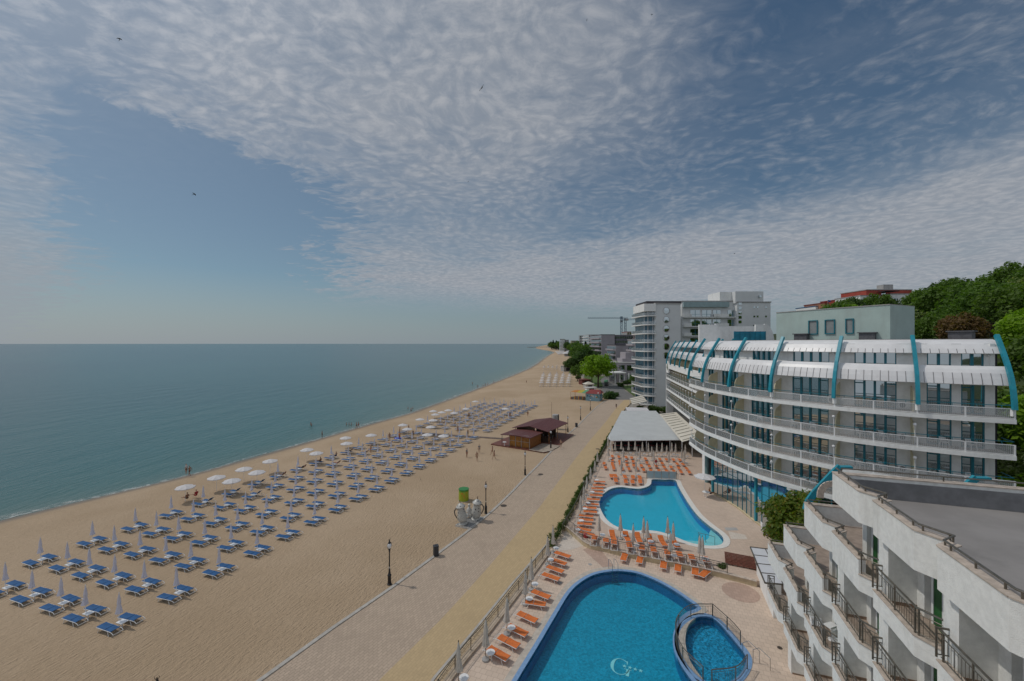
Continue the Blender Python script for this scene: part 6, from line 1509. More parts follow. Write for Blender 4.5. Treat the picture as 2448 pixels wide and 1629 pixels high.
# trees along the shore and between the hotels
for sx, sy, kind, s_, lab in ((1430, 926, 'lime', 1.85, 'big bright lime green tree beside the road'), (1415, 918, 'lime', 1.3, 'smaller bright green tree at the seaward side of the big lime green one'), (1381, 912, 'oak', .95, 'round green tree standing in the sand near the white parasols'), (1366, 893, 'dark', 1.2, 'dark bushy tree at the edge of the sand'), (1378, 890, 'oak', 1.3, 'green tree behind the dark bush at the sand edge'),
                             (1531, 943, 'dark', .95, 'dark tree on the lawn in front of the white tower'), (1520, 930, 'oak', .7, 'small green tree on the lawn near the tower'), (1500, 925, 'dark', .38, 'little round-headed tree on the lawn'), (1403, 893, 'dark', 2.0, 'tall dark tree behind the big lime green tree'), (1390, 880, 'oak2', 2.0, 'broad dark tree in the shore wood nearest the sand'),
                             (1417, 880, 'pine', 1.6, 'dark conifer in front of the lilac hotel'), (1424, 878, 'poplar', 1.5, 'columnar dark tree against the lilac hotel'), (1384, 868, 'dark', 2.4, 'wide dark tree farther along the shore wood'), (1400, 868, 'pine', 2.0, 'pointed conifer rising above the shore wood'), (1412, 866, 'oak', 2.2, 'green tree between the far hotels'), (1468, 905, 'dark', .8, 'dark shrub tree by the hotel porch'), (1452, 900, 'oak', 1.2, 'green tree beside the porch of the low hotel')):
    p = P(None, sx, sy, -.2); tree(kind, p.x, p.y, -.25, s_, lab, None)
for k in range(40):
    sx = 1312+k*2.3+rt.uniform(-1, 1); d = 1500-k*26+rt.uniform(-60, 60); x = (sx-1224)/FPX*d
    kk = rt.choice(['oak', 'dark', 'pine', 'oak2', 'dark']); tree(kk, x+10, d, -.3, rt.uniform(1.6, 2.6)*(1+.004*max(0, d-700)/10), f'{KINDS_[kk][1]} tree in the distant wood along the headland', 'distant headland wood, '+KINDS_[kk][1]+' trees')
b = MB(); rr = random.Random(3); cs = []
for k in range(1500): d = rr.uniform(700, 2400); x = interp(INLAND, d)+rr.uniform(8, 260); r_ = rr.uniform(5, 9); cs.append((Vector((x, d, rr.uniform(3, 13))), r_))
leaf_cloud(b, cs, 14, 2.6, rr); tag(b.build('far_wood', LD, recalc=False), kind='stuff')
# bushes
def bush_maker(r=1.2, m=LH, seed=2):
    def make():
        r_ = random.Random(seed); b = MB(); cs = [(Vector((r_.uniform(-.6, .6)*r, r_.uniform(-.6, .6)*r, r*.5+r_.uniform(-.25, .35)*r)), r*.55) for _ in range(14)]
        t = thing('bush', '', 'bush'); leaf_cloud(b, cs, 90, .14*r, r_); b.build('foliage', m, t, recalc=False); b = MB()
        for k in range(4): b.tube([(0, 0, -.1), (.3*r*math.cos(k*1.6), .3*r*math.sin(k*1.6), .6*r)], [.05*r, .02*r], 5)
        b.build('stem', BARK, t); return t
    return make
bu = Protos(bush_maker()); bd = Protos(bush_maker(1.2, LD, 5))
for sx, sy, s_, pr, lab in ((1456, 953, 2.1, bd, 'large dark green bush beside the blue kiosk'), (1470, 948, 1.3, bd, 'smaller dark bush at the roadside end of the large one'), (1566, 985, 1.6, bu, 'bright green bush behind the marquee roof'), (1590, 985, 1.3, bu, 'green bush between marquee and white tower'), (1530, 978, 1.0, bu, 'small shrub beside the short cream awning'), (1482, 924, 1.4, bd, 'round bush at the corner of the lawn'), (1495, 918, 1.2, bu, 'shrub by the steps of the low hotel'), (1383, 906, 1.4, bd, 'bush at the foot of the tree in the sand')):
    p = P(None, sx, sy, 0); pr.put((p.x, p.y, -.15), sx, lab, None, s_)
p = P(F1, 1605, 1365, .55); bu.put((p.x, p.y, .35), 0, 'small clipped shrub at the end of the dividing railing', None, .35)
hd = thing('hedge', 'narrow clipped hedge between the yellow paving and the turquoise pool deck', 'hedge'); b = MB(); cs = []
for k in range(150):
    y = 42+k*.37; x = interp(FENC, y)-.25; cs.append((Vector((x+rr.uniform(-.12, .12), y, rr.uniform(.25, 1.25))), .40))
leaf_cloud(b, cs, 120, .095, rr); b.build('foliage', LH, hd, recalc=False); b = MB()
for k in range(28): y = 43+k*2; x = interp(FENC, y)-.25; b.tube([(x, y, -.1), (x, y, .8)], .03, 5)
b.build('stem', BARK, hd)

# ------------------------------------------------------------------ kiosk, shops and vehicles by the road
ki = thing('kiosk', 'pale blue kiosk with a red roof and colourful mural on the sand edge', 'kiosk'); f0, f1, f2 = P(FK, 552, 622, 0), P(FK, 858, 640, 0), P(FK, 925, 600, 0)
u_ = (f1-f0); n_ = (f2-f1); h_ = 2.6
kb = [f0, f1, f2, f0+n_]
b = MB(); b.prism([(q.x, q.y) for q in kb], -.2, h_); kw = b.build('wall', mat('pale_blue_paint', (.22, .38, .46), .7, .1, 2), ki)
b = MB(); up = Vector((0, 0, 1)); o_ = [q+(q-(f0+f2)/2).normalized()*.6 for q in kb]; rg0, rg1 = (o_[0]+o_[3])/2*.0+o_[3].lerp(o_[0], .25)+u_.normalized()*1.4+up*3.7, o_[2].lerp(o_[1], .25)-u_.normalized()*.9+up*3.7
b.raw([q+up*h_ for q in o_]+[rg0, rg1], [(0, 1, 5, 4), (1, 2, 5), (2, 3, 4, 5), (3, 0, 4), (3, 2, 1, 0)]); b.build('roof', REDROOF, ki)
def dabs(parent, a, d, rows, seed, z0, z1, cols, w=.35):
    r_ = random.Random(seed); d2 = d.normalized(); nn = Vector((d2.y, -d2.x, 0))*.02
    for k in range(rows):
        s = r_.uniform(.08, .92)*d.length; z = r_.uniform(z0, z1); m_ = MB(); n = 7; c = a+d2*s+nn+Vector((0, 0, z)); rad = r_.uniform(.4, 1)*w
        ring_ = [c+d2*rad*r_.uniform(.6, 1.2)*math.cos(i*6.283/n)+Vector((0, 0, rad*r_.uniform(.6, 1.2)*math.sin(i*6.283/n))) for i in range(n)]; m_.raw([c+nn*.3]+ring_, [(0, 1+i, 1+(i+1) % n) for i in range(n)]); m_.build('mural', cols[k % len(cols)], parent)
MC = [mat('mural_navy', (.02, .08, .22), .7, .2, 4), mat('mural_orange', (.45, .22, .05), .7, .2, 4), mat('mural_white', (.55, .55, .52), .7, .1, 4), mat('mural_teal', (.02, .22, .25), .7, .2, 4)]
dabs(kw, f0, u_, 12, 3, .8, 2.0, MC, .42); dabs(kw, f1, n_, 4, 5, .8, 2.0, MC, .5)
fe = thing('fence', 'rainbow-striped plank fence running from the blue kiosk over the sand', 'fence'); a, c = P(FK, 215, 600, -.1), P(FK, 545, 615, -.1); RB = [mat('plank_'+nm, col, .7, .15, 3) for nm, col in (('yellow', (.45, .36, .03)), ('purple', (.12, .05, .18)), ('red', (.33, .03, .03)), ('green', (.04, .22, .06)), ('blue', (.03, .10, .30)), ('orange', (.5, .18, .02)))]
n = 22
for k in range(n): q, q2 = a.lerp(c, k/n), a.lerp(c, (k+.9)/n); b = MB(); h0 = .95+.35*min(1, k/8); b.bar(q+Vector((0, 0, h0/2)), q2+Vector((0, 0, h0/2)), .04, h0); b.build('plank', RB[k % 6], fe)
sh_ = thing('shade_sail', 'orange, yellow and green shade sails on thin posts beside the blue kiosk', 'shade sail'); q = [P(FK, x, y, 2.7) for x, y in ((225, 430), (560, 470), (640, 395), (320, 395))]
for j, (m_, t0, t1) in enumerate(((RB[5], 0, .4), (RB[0], .4, .72), (mat('sail_green', (.10, .30, .16), .7, .1, 2), .72, 1))):
    b = MB(); qa, qb, qc, qd = q[0].lerp(q[1], t0), q[0].lerp(q[1], t1), q[3].lerp(q[2], t1), q[3].lerp(q[2], t0); b.raw([qa, qb, qc, qd], [(0, 1, 2, 3)]); b.raw([w_-Vector((0, 0, .03)) for w_ in (qa, qb, qc, qd)], [(3, 2, 1, 0)]); b.build('sail', m_, sh_)
for w_ in q+[q[0].lerp(q[1], .3)]: b = MB(); b.tube([(w_.x, w_.y, -.1), (w_.x, w_.y, 2.7)], .05, 5); b.build('post', WOOD, sh_)
def hut(name, label, cat, sx, sy, w, d, h, wallm, roofm, rh, rz=.3, over=.4):
    p = P(None, sx, sy, -.1); t = thing(name, label, cat, (p.x, p.y, -.15), rz); b = MB(); b.box((0, 0, h/2), (w, d, h)); b.build('wall', wallm, t)
    b = MB(); W2, D2 = w/2+over, d/2+over; b.raw([(-W2, -D2, h), (W2, -D2, h), (W2, D2, h), (-W2, D2, h), (-W2*.1, 0, h+rh), (W2*.1, 0, h+rh)], [(0, 1, 5, 4), (1, 2, 5), (2, 3, 4, 5), (3, 0, 4), (3, 2, 1, 0)]); b.build('roof', roofm, t)
    b = MB(); b.box((0, -d/2-.01, h*.45), (w*.5, .04, h*.6)); b.build('opening', DARK, t); return t
hut('beach_hut', 'small dark red beach hut behind the blue kiosk', 'hut', 1398, 919, 5, 4, 2.6, mat('dark_red_boards', (.14, .04, .03), .7, .2, 3), mat('reddish_roof', (.16, .06, .05), .7, .2, 3), .5)
hut('beach_hut', 'pale thatched parasol-roofed stall behind the red-roofed kiosk', 'hut', 1407, 928, 4, 3.2, 2.0, mat('pale_stall', (.45, .43, .40), .7, .1, 2), CREAMA, 1.1)
hut('beach_stall', 'white lettered counter stall next to the pale pointed stall', 'stall', 1412, 936, 4.6, 2, 1.9, PAINT, PAINT, .15)
hut('beach_hut', 'grey shed at the sand edge near the white parasols', 'hut', 1356, 888, 8, 5, 4, CONC, mat('shed_roof', (.30, .28, .26), .8, .1, 2), .6)
hut('beach_tent', 'white pointed tent at the end of the wide beach', 'tent', 1363, 852, 18, 14, 4.5, mat('tent_wall', (.30, .30, .30), .8, .1, 1), CANVW, 6, 0, 3)
def car(label, sx, sy, col, rz):
    p = P(None, sx, sy, -.05); t = thing('parked_car', label, 'car', (p.x, p.y, -.05), rz); L, W2 = 2.1, .88
    prof = [(-L, .35), (-L, .75), (-L*.62, .85), (-L*.36, 1.38), (L*.42, 1.42), (L*.78, .92), (L, .85), (L, .35)]; b = MB(); m_ = len(prof); ins = lambda z: .12 if z > 1.2 else 0
    b.raw([(x, -W2+ins(z), z) for x, z in prof]+[(x, W2-ins(z), z) for x, z in prof], [tuple(range(m_)), tuple(range(m_, 2*m_))[::-1]]+[(i, (i+1) % m_, m_+(i+1) % m_, m_+i) for i in range(m_)]); b.build('body', col, t)
    b = MB(); b.box((0, -W2-.0, 1.08), (1.5, .02, .34)); b.box((0, W2, 1.08), (1.5, .02, .34)); b.bar((-L*.60, 0, .90), (-L*.40, 0, 1.33), 1.35, .03, up=(0, 1, 0)); b.build('window', GLASS, t)
    for sx_ in (-1.3, 1.3):
        for sy_ in (-.8, .8): b = MB(); b.tube([(sx_, sy_-.1, .33), (sx_, sy_+.1, .33)], .33, 14); w_ = b.build('wheel', BLACK, t); b = MB(); b.tube([(sx_, sy_-.105, .33), (sx_, sy_+.105, .33)], .18, 10); b.build('rim', CHROME, w_)
    for s in (-.6, .6): b = MB(); b.box((-L-.005, s, .70), (.03, .3, .14)); b.build('headlight', PLASTIC, t)
car('dark car parked under the big lime green tree', 1450, 923, mat('dark_car_paint', (.02, .02, .025), .3, .1, 2), R(70)); car('pale green van-like car behind the dark car by the road', 1449, 915, mat('green_car_paint', (.10, .30, .16), .35, .1, 2), R(70))
# flags in front of the low hotel and banners on the lawn
def flag(label, sx, sy, h, cols, z0=-.1, grp=None, w=1.2, fh=2.6):
    p = P(None, sx, sy, z0); t = thing('flag', label, 'flag', (p.x, p.y, z0), rnd.uniform(-.3, .3), grp); b = MB(); b.tube([(0, 0, 0), (0, 0, h)], [.05, .03], 6); b.build('pole', CHROME, t)
    for k, m_ in enumerate(cols):
        b = MB(); z1 = h-.1-fh*k/len(cols); z2 = h-.1-fh*(k+1)/len(cols); nx = 6; vs = []
        for i in range(nx+1): vs += [(.05+w*i/nx, .12*math.sin(i*1.3), z1-.25*i/nx), (.05+w*i/nx, .12*math.sin(i*1.3+.3), z2-.25*i/nx)]
        b.raw(vs, [(2*i, 2*i+2, 2*i+3, 2*i+1) for i in range(nx)]); b.build('cloth', m_, t)
FW, FG_, FR_, FB_ = CANVW, mat('flag_green', (.02, .22, .08), .7, .1, 2), mat('flag_red', (.40, .02, .03), .7, .1, 2), mat('flag_blue', (.02, .05, .25), .7, .1, 2)
flag('white, green and red striped flag in front of the low grey hotel', 1498, 912, 8, (FW, FG_, FR_)); flag('blue flag beside the striped flag in front of the low hotel', 1493, 912, 8, (FB_,)); flag('white flag seaward of the blue flag at the low hotel', 1488, 912, 8, (FW,)); flag('red flag landward of the striped flag at the low hotel', 1503, 912, 7, (FR_,))
flag('blue and white banner on the lawn, seaward of the group', 1509, 942, 3.2, (FW, FB_), -.1, None, .9, 2.4); flag('dark blue banner in the middle of the lawn banners', 1515, 942, 3.2, (FB_,), -.1, None, .9, 2.4); flag('white and red banner on the lawn nearest the tower', 1521, 943, 3.2, (FW, FR_), -.1, None, .9, 2.4)

# ------------------------------------------------------------------ hotels and towers in the distance
def block(name, label, x0, y0, x1, y1, depth, z1, wallm, front, side, flr=3.0, roofm=None, z0=-.3, cat='hotel', winm=None, bal=None):
    """building whose front runs from (x0,y0) to (x1,y1); front/side: list of window columns (from, to) in fractions"""
    a, c = Vector((x0, y0)), Vector((x1, y1)); d = (c-a).normalized(); n = Vector((-d.y, d.x)); L = (c-a).length; t = thing(name, label, cat, (x0, y0, 0)); T = Matrix.Translation((-x0, -y0, 0))
    def pp(b, nm, m, par_=None):
        o = b.build(nm, m, None); o.parent = par_ or t
        if par_ is None: o.matrix_parent_inverse = T
        return o
    b = MB(); b.prism([a, c, c+n*depth, a+n*depth], z0, z1); w_ = pp(b, 'wall', wallm)
    b = MB(); b.prism([a-d*.2-n*.2, c+d*.2-n*.2, c+d*.2+n*(depth+.2), a-d*.2+n*(depth+.2)], z1+.003, z1+.4); pp(b, 'roof', roofm or CONC)
    k = max(1, int((z1-z0)/flr)); W_ = winm or GLASS
    for i in range(k):
        zb = z0+(z1-z0)*i/k; zt = z0+(z1-z0)*(i+1)/k
        if front:
            b = MB()
            for f0_, f1_ in front: p, q = a+d*L*f0_-n*.03, a+d*L*f1_-n*.03; b.bar((p.x, p.y, zb+(zt-zb)*.52), (q.x, q.y, zb+(zt-zb)*.52), .08, (zt-zb)*.55)
            pp(b, 'window', W_)
        if side:
            b = MB()
            for f0_, f1_ in side: p, q = a+n*depth*f0_-d*.03, a+n*depth*f1_-d*.03; b.bar((p.x, p.y, zb+(zt-zb)*.5), (q.x, q.y, zb+(zt-zb)*.5), .08, (zt-zb)*.6)
            pp(b, 'window', W_)
            if bal: b = MB(); p, q = a+n*depth*.03-d*bal/2, a+n*depth*.97-d*bal/2; b.bar((p.x, p.y, zb+.1), (q.x, q.y, zb+.1), bal, .25); b.bar((p.x-d.x*bal/2, p.y-d.y*bal/2, zb+.6), (q.x-d.x*bal/2, q.y-d.y*bal/2, zb+.6), .08, .9); pp(b, 'balcony', wallm)
    return t, pp, a, c, d, n
cols = lambda n, f=.6, o=.0: [(o+(1-o)*(i+.5-f/2)/n, o+(1-o)*(i+.5+f/2)/n) for i in range(n)]
# white tower with round windows
TW = 138.0; X = lambda sx, y: (sx-1224)/FPX*y; Zp = lambda sy, y: CAM_H-(sy-822)*y/FPX
t, pp, a, c, d, n = block('hotel_tower', 'tall white hotel with a column of round windows and rounded sea-side balconies', X(1567, TW), TW, X(1630, TW), TW+1, 14, Zp(727, TW), GREYW, [], [], 3.04)
for k in range(6):
    z = Zp(743+21.5*k, TW); cx_ = X(1593.5, TW); b = MB(); ring_ = [Vector((cx_+1.12*math.cos(i*R(15)), TW+.36, z+1.12*math.sin(i*R(15)))) for i in range(24)]; b.raw([Vector((cx_, TW+.33, z))]+ring_, [(0, 1+i, 1+(i+1) % 24) for i in range(24)]); o = pp(b, 'round_window', GLASS)
    b = MB(); b.tube(ring_+[ring_[0]], .09, 5, False); b.build('frame', CONC, o)
nf = 11; zz0, zt_ = .0, Zp(735, TW)
for k in range(nf):
    z = zz0+(zt_-zz0)*k/nf; b = MB(); pts = [Vector((X(1567, TW), TW-.6))]+[Vector((X(1567, TW)-4.2*math.sin(R(a_)), TW+3.2-3.8*math.cos(R(a_)))) for a_ in range(0, 100, 14)]+[Vector((X(1567, TW)-4.6, TW+12)), Vector((X(1567, TW), TW+12))]
    b.prism(pts, z, z+.32); bl = pp(b, 'balcony_slab', WHITE); b = MB(); ed = pts[:-1]
    for p, q in zip(ed, ed[1:]): b.bar((p.x, p.y, z+.85), (q.x, q.y, z+.85), .05, .85)
    b.build('balustrade', FROST, bl)
    b = MB(); core = [Vector((X(1567, TW), TW+1.0))]+[Vector((X(1567, TW)-3.0*math.sin(R(a_)), TW+3.6-2.6*math.cos(R(a_)))) for a_ in range(10, 100, 16)]+[Vector((X(1567, TW)-3.2, TW+12)), Vector((X(1567, TW), TW+12))]
    b.prism(core, z+.33, z+(zt_-zz0)/nf-.01); bw_ = pp(b, 'balcony_glazing', mat('blue_glazing', (.05, .12, .17), .12, .3, .8)); b = MB()
    for q in core[1:-1:2]: b.bar((q.x-.02, q.y-.02, z+.33), (q.x-.02, q.y-.02, z+(zt_-zz0)/nf-.01), .16, .16)
    b.build('mullion', PAINT, bw_)
b = MB(); b.prism([Vector((X(1539, TW), TW-.4)), Vector((X(1567, TW), TW-.5)), Vector((X(1567, TW), TW+12)), Vector((X(1539, TW), TW+12))], zt_-1.4, zt_+1.2); pp(b, 'crown', WHITE)
b = MB(); b.box((X(1590, TW), TW+7, Zp(722, TW)), (12, 12, .7)); pp(b, 'roof_edge', mat('dark_roof_edge', (.04, .035, .04), .7, .2, 2))
Y2 = 146.0
t, pp, a, c, d, n = block('hotel_tower', 'recessed white wing with wide dark windows and balconies behind the round-window tower', X(1631, Y2), Y2, X(1765, Y2), Y2, 14, Zp(722, Y2), GREYW, [], [], 3.0)
for k in range(9):
    z = Zp(737+22.3*(k+1), Y2)
    if z < 0: break
    for f0_, f1_ in ((1650, 1673), (1678, 1700), (1704, 1722), (1739, 1762)): b = MB(); b.bar((X(f0_, Y2), Y2-.1, z+1.45), (X(f1_, Y2), Y2-.1, z+1.45), .1, 2.3); o = pp(b, 'window', GLASS); b = MB(); xm = X((f0_+f1_)/2, Y2); b.bar((xm, Y2-.17, z+.3), (xm, Y2-.17, z+2.6), .1, .1); b.bar((X(f0_, Y2), Y2-.17, z+1.1), (X(f1_, Y2), Y2-.17, z+1.1), .08, .08); b.build('frame', TEALD, o)
    b = MB(); b.bar((X(1632, Y2), Y2-.7, z), (X(1764, Y2), Y2-.7, z), 1.3, .3); b.bar((X(1632, Y2), Y2-1.3, z+.7), (X(1650, Y2), Y2-1.3, z+.7), .06, .95); b.bar((X(1702, Y2), Y2-1.3, z+.7), (X(1738, Y2), Y2-1.3, z+.7), .06, .95); pp(b, 'balcony', WHITE)
b = MB(); b.box(((X(1632, Y2)+X(1740, Y2))/2, Y2-.3, Zp(729, Y2)), (X(1740, Y2)-X(1632, Y2), 1.4, 1.8)); pp(b, 'eave', mat('pale_teal_band', (.30, .40, .41), .7, .1, 1))
Y3 = 144.0
t, pp, a, c, d, n = block('hotel_tower', 'pale grey lift tower with small square windows rising above the white wings', X(1762, Y3), Y3, X(1842, Y3), Y3, 16, Zp(724, Y3), GREYW, [], [], 3.0)
b = MB(); b.box(((X(1759, Y3)+X(1826, Y3))/2, Y3+6, Zp(711, Y3)), (X(1826, Y3)-X(1759, Y3), 11.5, 4.2)); pp(b, 'upper_storey', GREYW); b = MB(); b.box((X(1744, Y3), Y3+7, Zp(713, Y3)), (4.3, 9, 5)); pp(b, 'upper_storey', WHITE)
for r in range(6):
    for sx in (1803, 1811, 1831): b = MB(); b.box((X(sx, Y3), Y3-.03, Zp(735+22*r, Y3)), (.62, .1, .62)); pp(b, 'window', GLASS)
for r in range(5): b = MB(); b.box((X(1769, Y3), Y3-.03, Zp(726+11*r, Y3)), (1.1, .1, 1.0)); pp(b, 'window', GLASS)
b = MB(); b.box((X(1816, Y3), Y3-.0, Zp(709, Y3)), (.7, 1.0, .7)); pp(b, 'window', GLASS)
# hotels receding along the shore
Yl = 222.0
t, pp, a, c, d, n = block('hotel_building', 'low grey hotel entrance block with columns and a flat terrace roof', X(1461, Yl), Yl+4, X(1536, Yl), Yl, 20, 10.2, LILAC, cols(4, .7), cols(4, .6), 5.2, CONC)
b = MB(); b.box((X(1466, Yl), Yl-4, 5.6), (9, 9, .5), .1); pp(b, 'porch_roof', WHITE)
for k in range(4): b = MB(); b.bar((X(1463, Yl)+2.4*k, Yl-7, -.2), (X(1463, Yl)+2.4*k, Yl-7, 5.4), .5, .5); pp(b, 'column', WHITE)
block('hotel_building', 'narrow grey slab tower with stepped balconies behind the low entrance block', X(1517, 236), 236, X(1537, 236), 236, 14, Zp(813, 236), LILAC, [], cols(4, .7), 3.0, CONC, bal=1.2)
b = MB(); b.prism([(X(1488, 232), 232), (X(1517, 232), 232), (X(1517, 232), 244), (X(1488, 232), 244)], 6, 12.5); b.prism([(X(1496, 233), 233.5), (X(1517, 232), 233.5), (X(1517, 232), 244), (X(1496, 232), 244)], 12.51, 16); tag(b.build('hotel_annex', LILAC), 'stepped grey annex beside the narrow slab tower', 'hotel')
b = MB()
for k in range(6): b.bar((X(1488, 231), 231, 9.6-.16*k*k*.3), (X(1516, 231), 231-1.2*k*.3, 9.6-.16*k*k*.3), .5, .3)
tag(b.build('terrace_awning', PAINT), 'white curved terrace roof in front of the stepped grey annex', 'awning')
block('hotel_building', 'lilac grey hotel with striped balconies on its sea side', X(1472, 262), 262, X(1503, 262), 262, 24, Zp(826, 262), LILAC, [], cols(6, .75), 3.1, mat('dark_flat_roof', (.06, .055, .06), .8, .2, 1), bal=1.4)
block('hotel_building', 'long lilac hotel with a plain gable and rows of balconies', X(1439, 310), 312, X(1471, 310), 312, 40, Zp(801, 312), LILAC, [], cols(8, .75), 3.1, mat('dark_flat_roof', (.06, .055, .06)), bal=1.6)
block('hotel_building', 'dark-windowed hotel wing to the landward side of the long lilac hotel', X(1471, 314), 314, X(1512, 314), 314, 26, Zp(802, 314), mat('violet_grey', (.16, .15, .18), .8, .1, .4), cols(9, .7), [], 3.1)
block('hotel_building', 'pinkish hotel showing above the dark-windowed wing', X(1499, 400), 400, X(1536, 400), 400, 20, Zp(794, 400), mat('pink_render', (.40, .30, .29), .85, .1, .4), cols(7, .5), cols(3, .5), 3.2, REDROOF)
block('hotel_building', 'white and dark banded hotel farther along the shore', X(1407, 500), 500, X(1430, 500), 500, 40, Zp(801, 500), GREYW, cols(5, .7), cols(5, .7), 3.2, bal=1.5)
block('apartment_tower', 'dark slab tower above the shore trees', X(1386, 800), 800, X(1401, 800), 800, 12, Zp(803, 800), CONC, cols(4, .6), cols(3, .6), 3.2, cat='tower')
block('apartment_tower', 'pale tower farthest seaward above the headland wood', X(1339, 1100), 1100, X(1350.5, 1100), 1100, 14, Zp(811, 1100), GREYW, cols(4, .6), cols(3, .6), 3.4, cat='tower')
block('apartment_tower', 'lower grey tower next to the farthest pale tower', X(1352, 1100), 1100, X(1360, 1100), 1100, 14, Zp(813, 1100), CONC, cols(4, .6), cols(3, .6), 3.4, cat='tower')
block('apartment_building', 'yellowish block between trees beyond the towers', X(1366, 900), 900, X(1379, 900), 900, 14, Zp(815, 900), mat('yellow_render', (.40, .36, .25), .85, .1, .4), cols(4, .6), [], 3.4, cat='building')
block('apartment_building', 'reddish-roofed block beside the dark slab tower', X(1398, 640), 640, X(1407, 640), 640, 14, Zp(815, 640), mat('pink_render', (.40, .30, .29)), cols(4, .6), [], 3.2, REDROOF, cat='building')
# hotel with a red upper part on the ridge
Yr = 205.0
def hb(label, x0, x1, s0, s1, m, wins, y, roofm=None, flr=3.2): return block('hilltop_hotel', label, X(x0, y), y, X(x1, y), y, 16, Zp(s0, y), m, wins, [], flr, roofm or CONC, Zp(s1, y)-4)
REDW = mat('red_render', (.33, .055, .035), .8, .12, .5)
t, pp, a, c, d, n = hb('red hotel top with a sloping roof and dark canopy on the wooded ridge', 2071, 2180, 694, 712, REDW, [(.33, .42)], 207); b = MB(); b.box((X(2118, 206), 204.5, Zp(698, 206)), (7, 4, .3)); pp(b, 'canopy', DARK); b = MB(); b.box((X(2128, 210), 213, Zp(686, 210)), (5, 4, 2.6)); pp(b, 'roof_plant', CONC)
hb('white lower storey of the ridge hotel, seaward part, with one dark window', 2057, 2103, 708, 735, WHITE, [(.36, .45), (.66, .96)], 204, None, 12); hb('white lower storey of the ridge hotel, landward part', 2129, 2187, 704, 732, WHITE, [(.03, .30)], 204, None, 12)
hb('orange-red stepped building below the ridge hotel', 2016, 2057, 716, 735, REDW, cols(3, .7), 215, REDROOF); hb('low terracotta terrace building at the seaward end of the ridge', 1972, 2016, 725, 738, mat('terracotta', (.36, .16, .09), .8, .12, .5), cols(5, .7), 225, REDROOF)
hb('small white roofed house below the terracotta terrace', 1950, 1992, 733, 742, WHITE, cols(3, .5), 230, mat('blue_roof', (.02, .10, .25), .5, .1, 1))
p = Vector((X(1979, 222), 222, Zp(722, 222)-3)); t = thing('flag', 'small blue flag on the terracotta terrace roof', 'flag', p); b = MB(); b.tube([(0, 0, 0), (0, 0, 4)], .08, 5); b.build('pole', CHROME, t); b = MB(); b.raw([(0, 0, 4), (1.6, .1, 3.8), (1.6, .1, 2.8), (0, 0, 3)], [(0, 1, 2, 3)]); b.build('cloth', FB_, t)
# tower cranes
CRM = mat('crane_grey_blue', (.14, .20, .25), .6, .1, 1)
def crane(label, sx, y, zt, j0, j1, tilt=0):
    x = X(sx, y); t = thing('tower_crane', label, 'crane', (x, y, 0)); b = MB(); w_ = .9
    for dx in (-w_, w_):
        for dy in (-w_, w_): b.bar((dx, dy, 0), (dx, dy, zt+1), .28, .28, up=(1, 0, 0))
    k = int(zt/3)
    for i in range(k): s = 1 if i % 2 else -1; b.bar((-w_*s, -w_, i*3), (w_*s, -w_, i*3+3), .18, .18); b.bar((-w_*s, w_, i*3), (w_*s, w_, i*3+3), .18, .18)
    b.build('mast', CRM, t); xa, xb = X(j0, y)-x, X(j1, y)-x; b = MB()
    for dy, z in ((-.6, 0), (.6, 0), (0, 1.3)): b.bar((xa, dy, zt+z+tilt*xa), (xb, dy, zt+z+tilt*xb), .25, .25)
    n_ = int(abs(xb-xa)/2)
    for i in range(n_): x0_ = xa+(xb-xa)*i/n_; x1_ = xa+(xb-xa)*(i+.5)/n_; b.bar((x0_, -.6, zt+tilt*x0_), (x1_, 0, zt+1.3+tilt*x1_), .14, .14); b.bar((x1_, 0, zt+1.3+tilt*x1_), (2*x1_-x0_, -.6, zt+tilt*(2*x1_-x0_)), .14, .14)
    b.build('jib', CRM, t); b = MB(); b.box((0, 0, zt+.9), (2.4, 2.4, 2.6)); b.build('cab', CRM, t); b = MB(); xc = xb if abs(xb) < abs(xa) else xa; b.box((xc*.85, 0, zt-1.2), (3, 1.4, 2.2)); b.build('counterweight', CONC, t)
crane('tower crane with its long level jib pointing out to sea', 1485.5, 450, Zp(762, 450), 1405, 1501); crane('second tower crane with its jib rising landward behind the white tower', 1495, 452, Zp(766, 452), 1484, 1541, .055)
# pier beyond the headland
b = MB(); q0, q1 = P(None, 1262, 831, -.5), P(None, 1306, 830.5, -.5); b.bar(q0, q1, 14, 5); tag(b.build('breakwater', CONC), 'dark low breakwater reaching into the sea beyond the headland', 'breakwater')

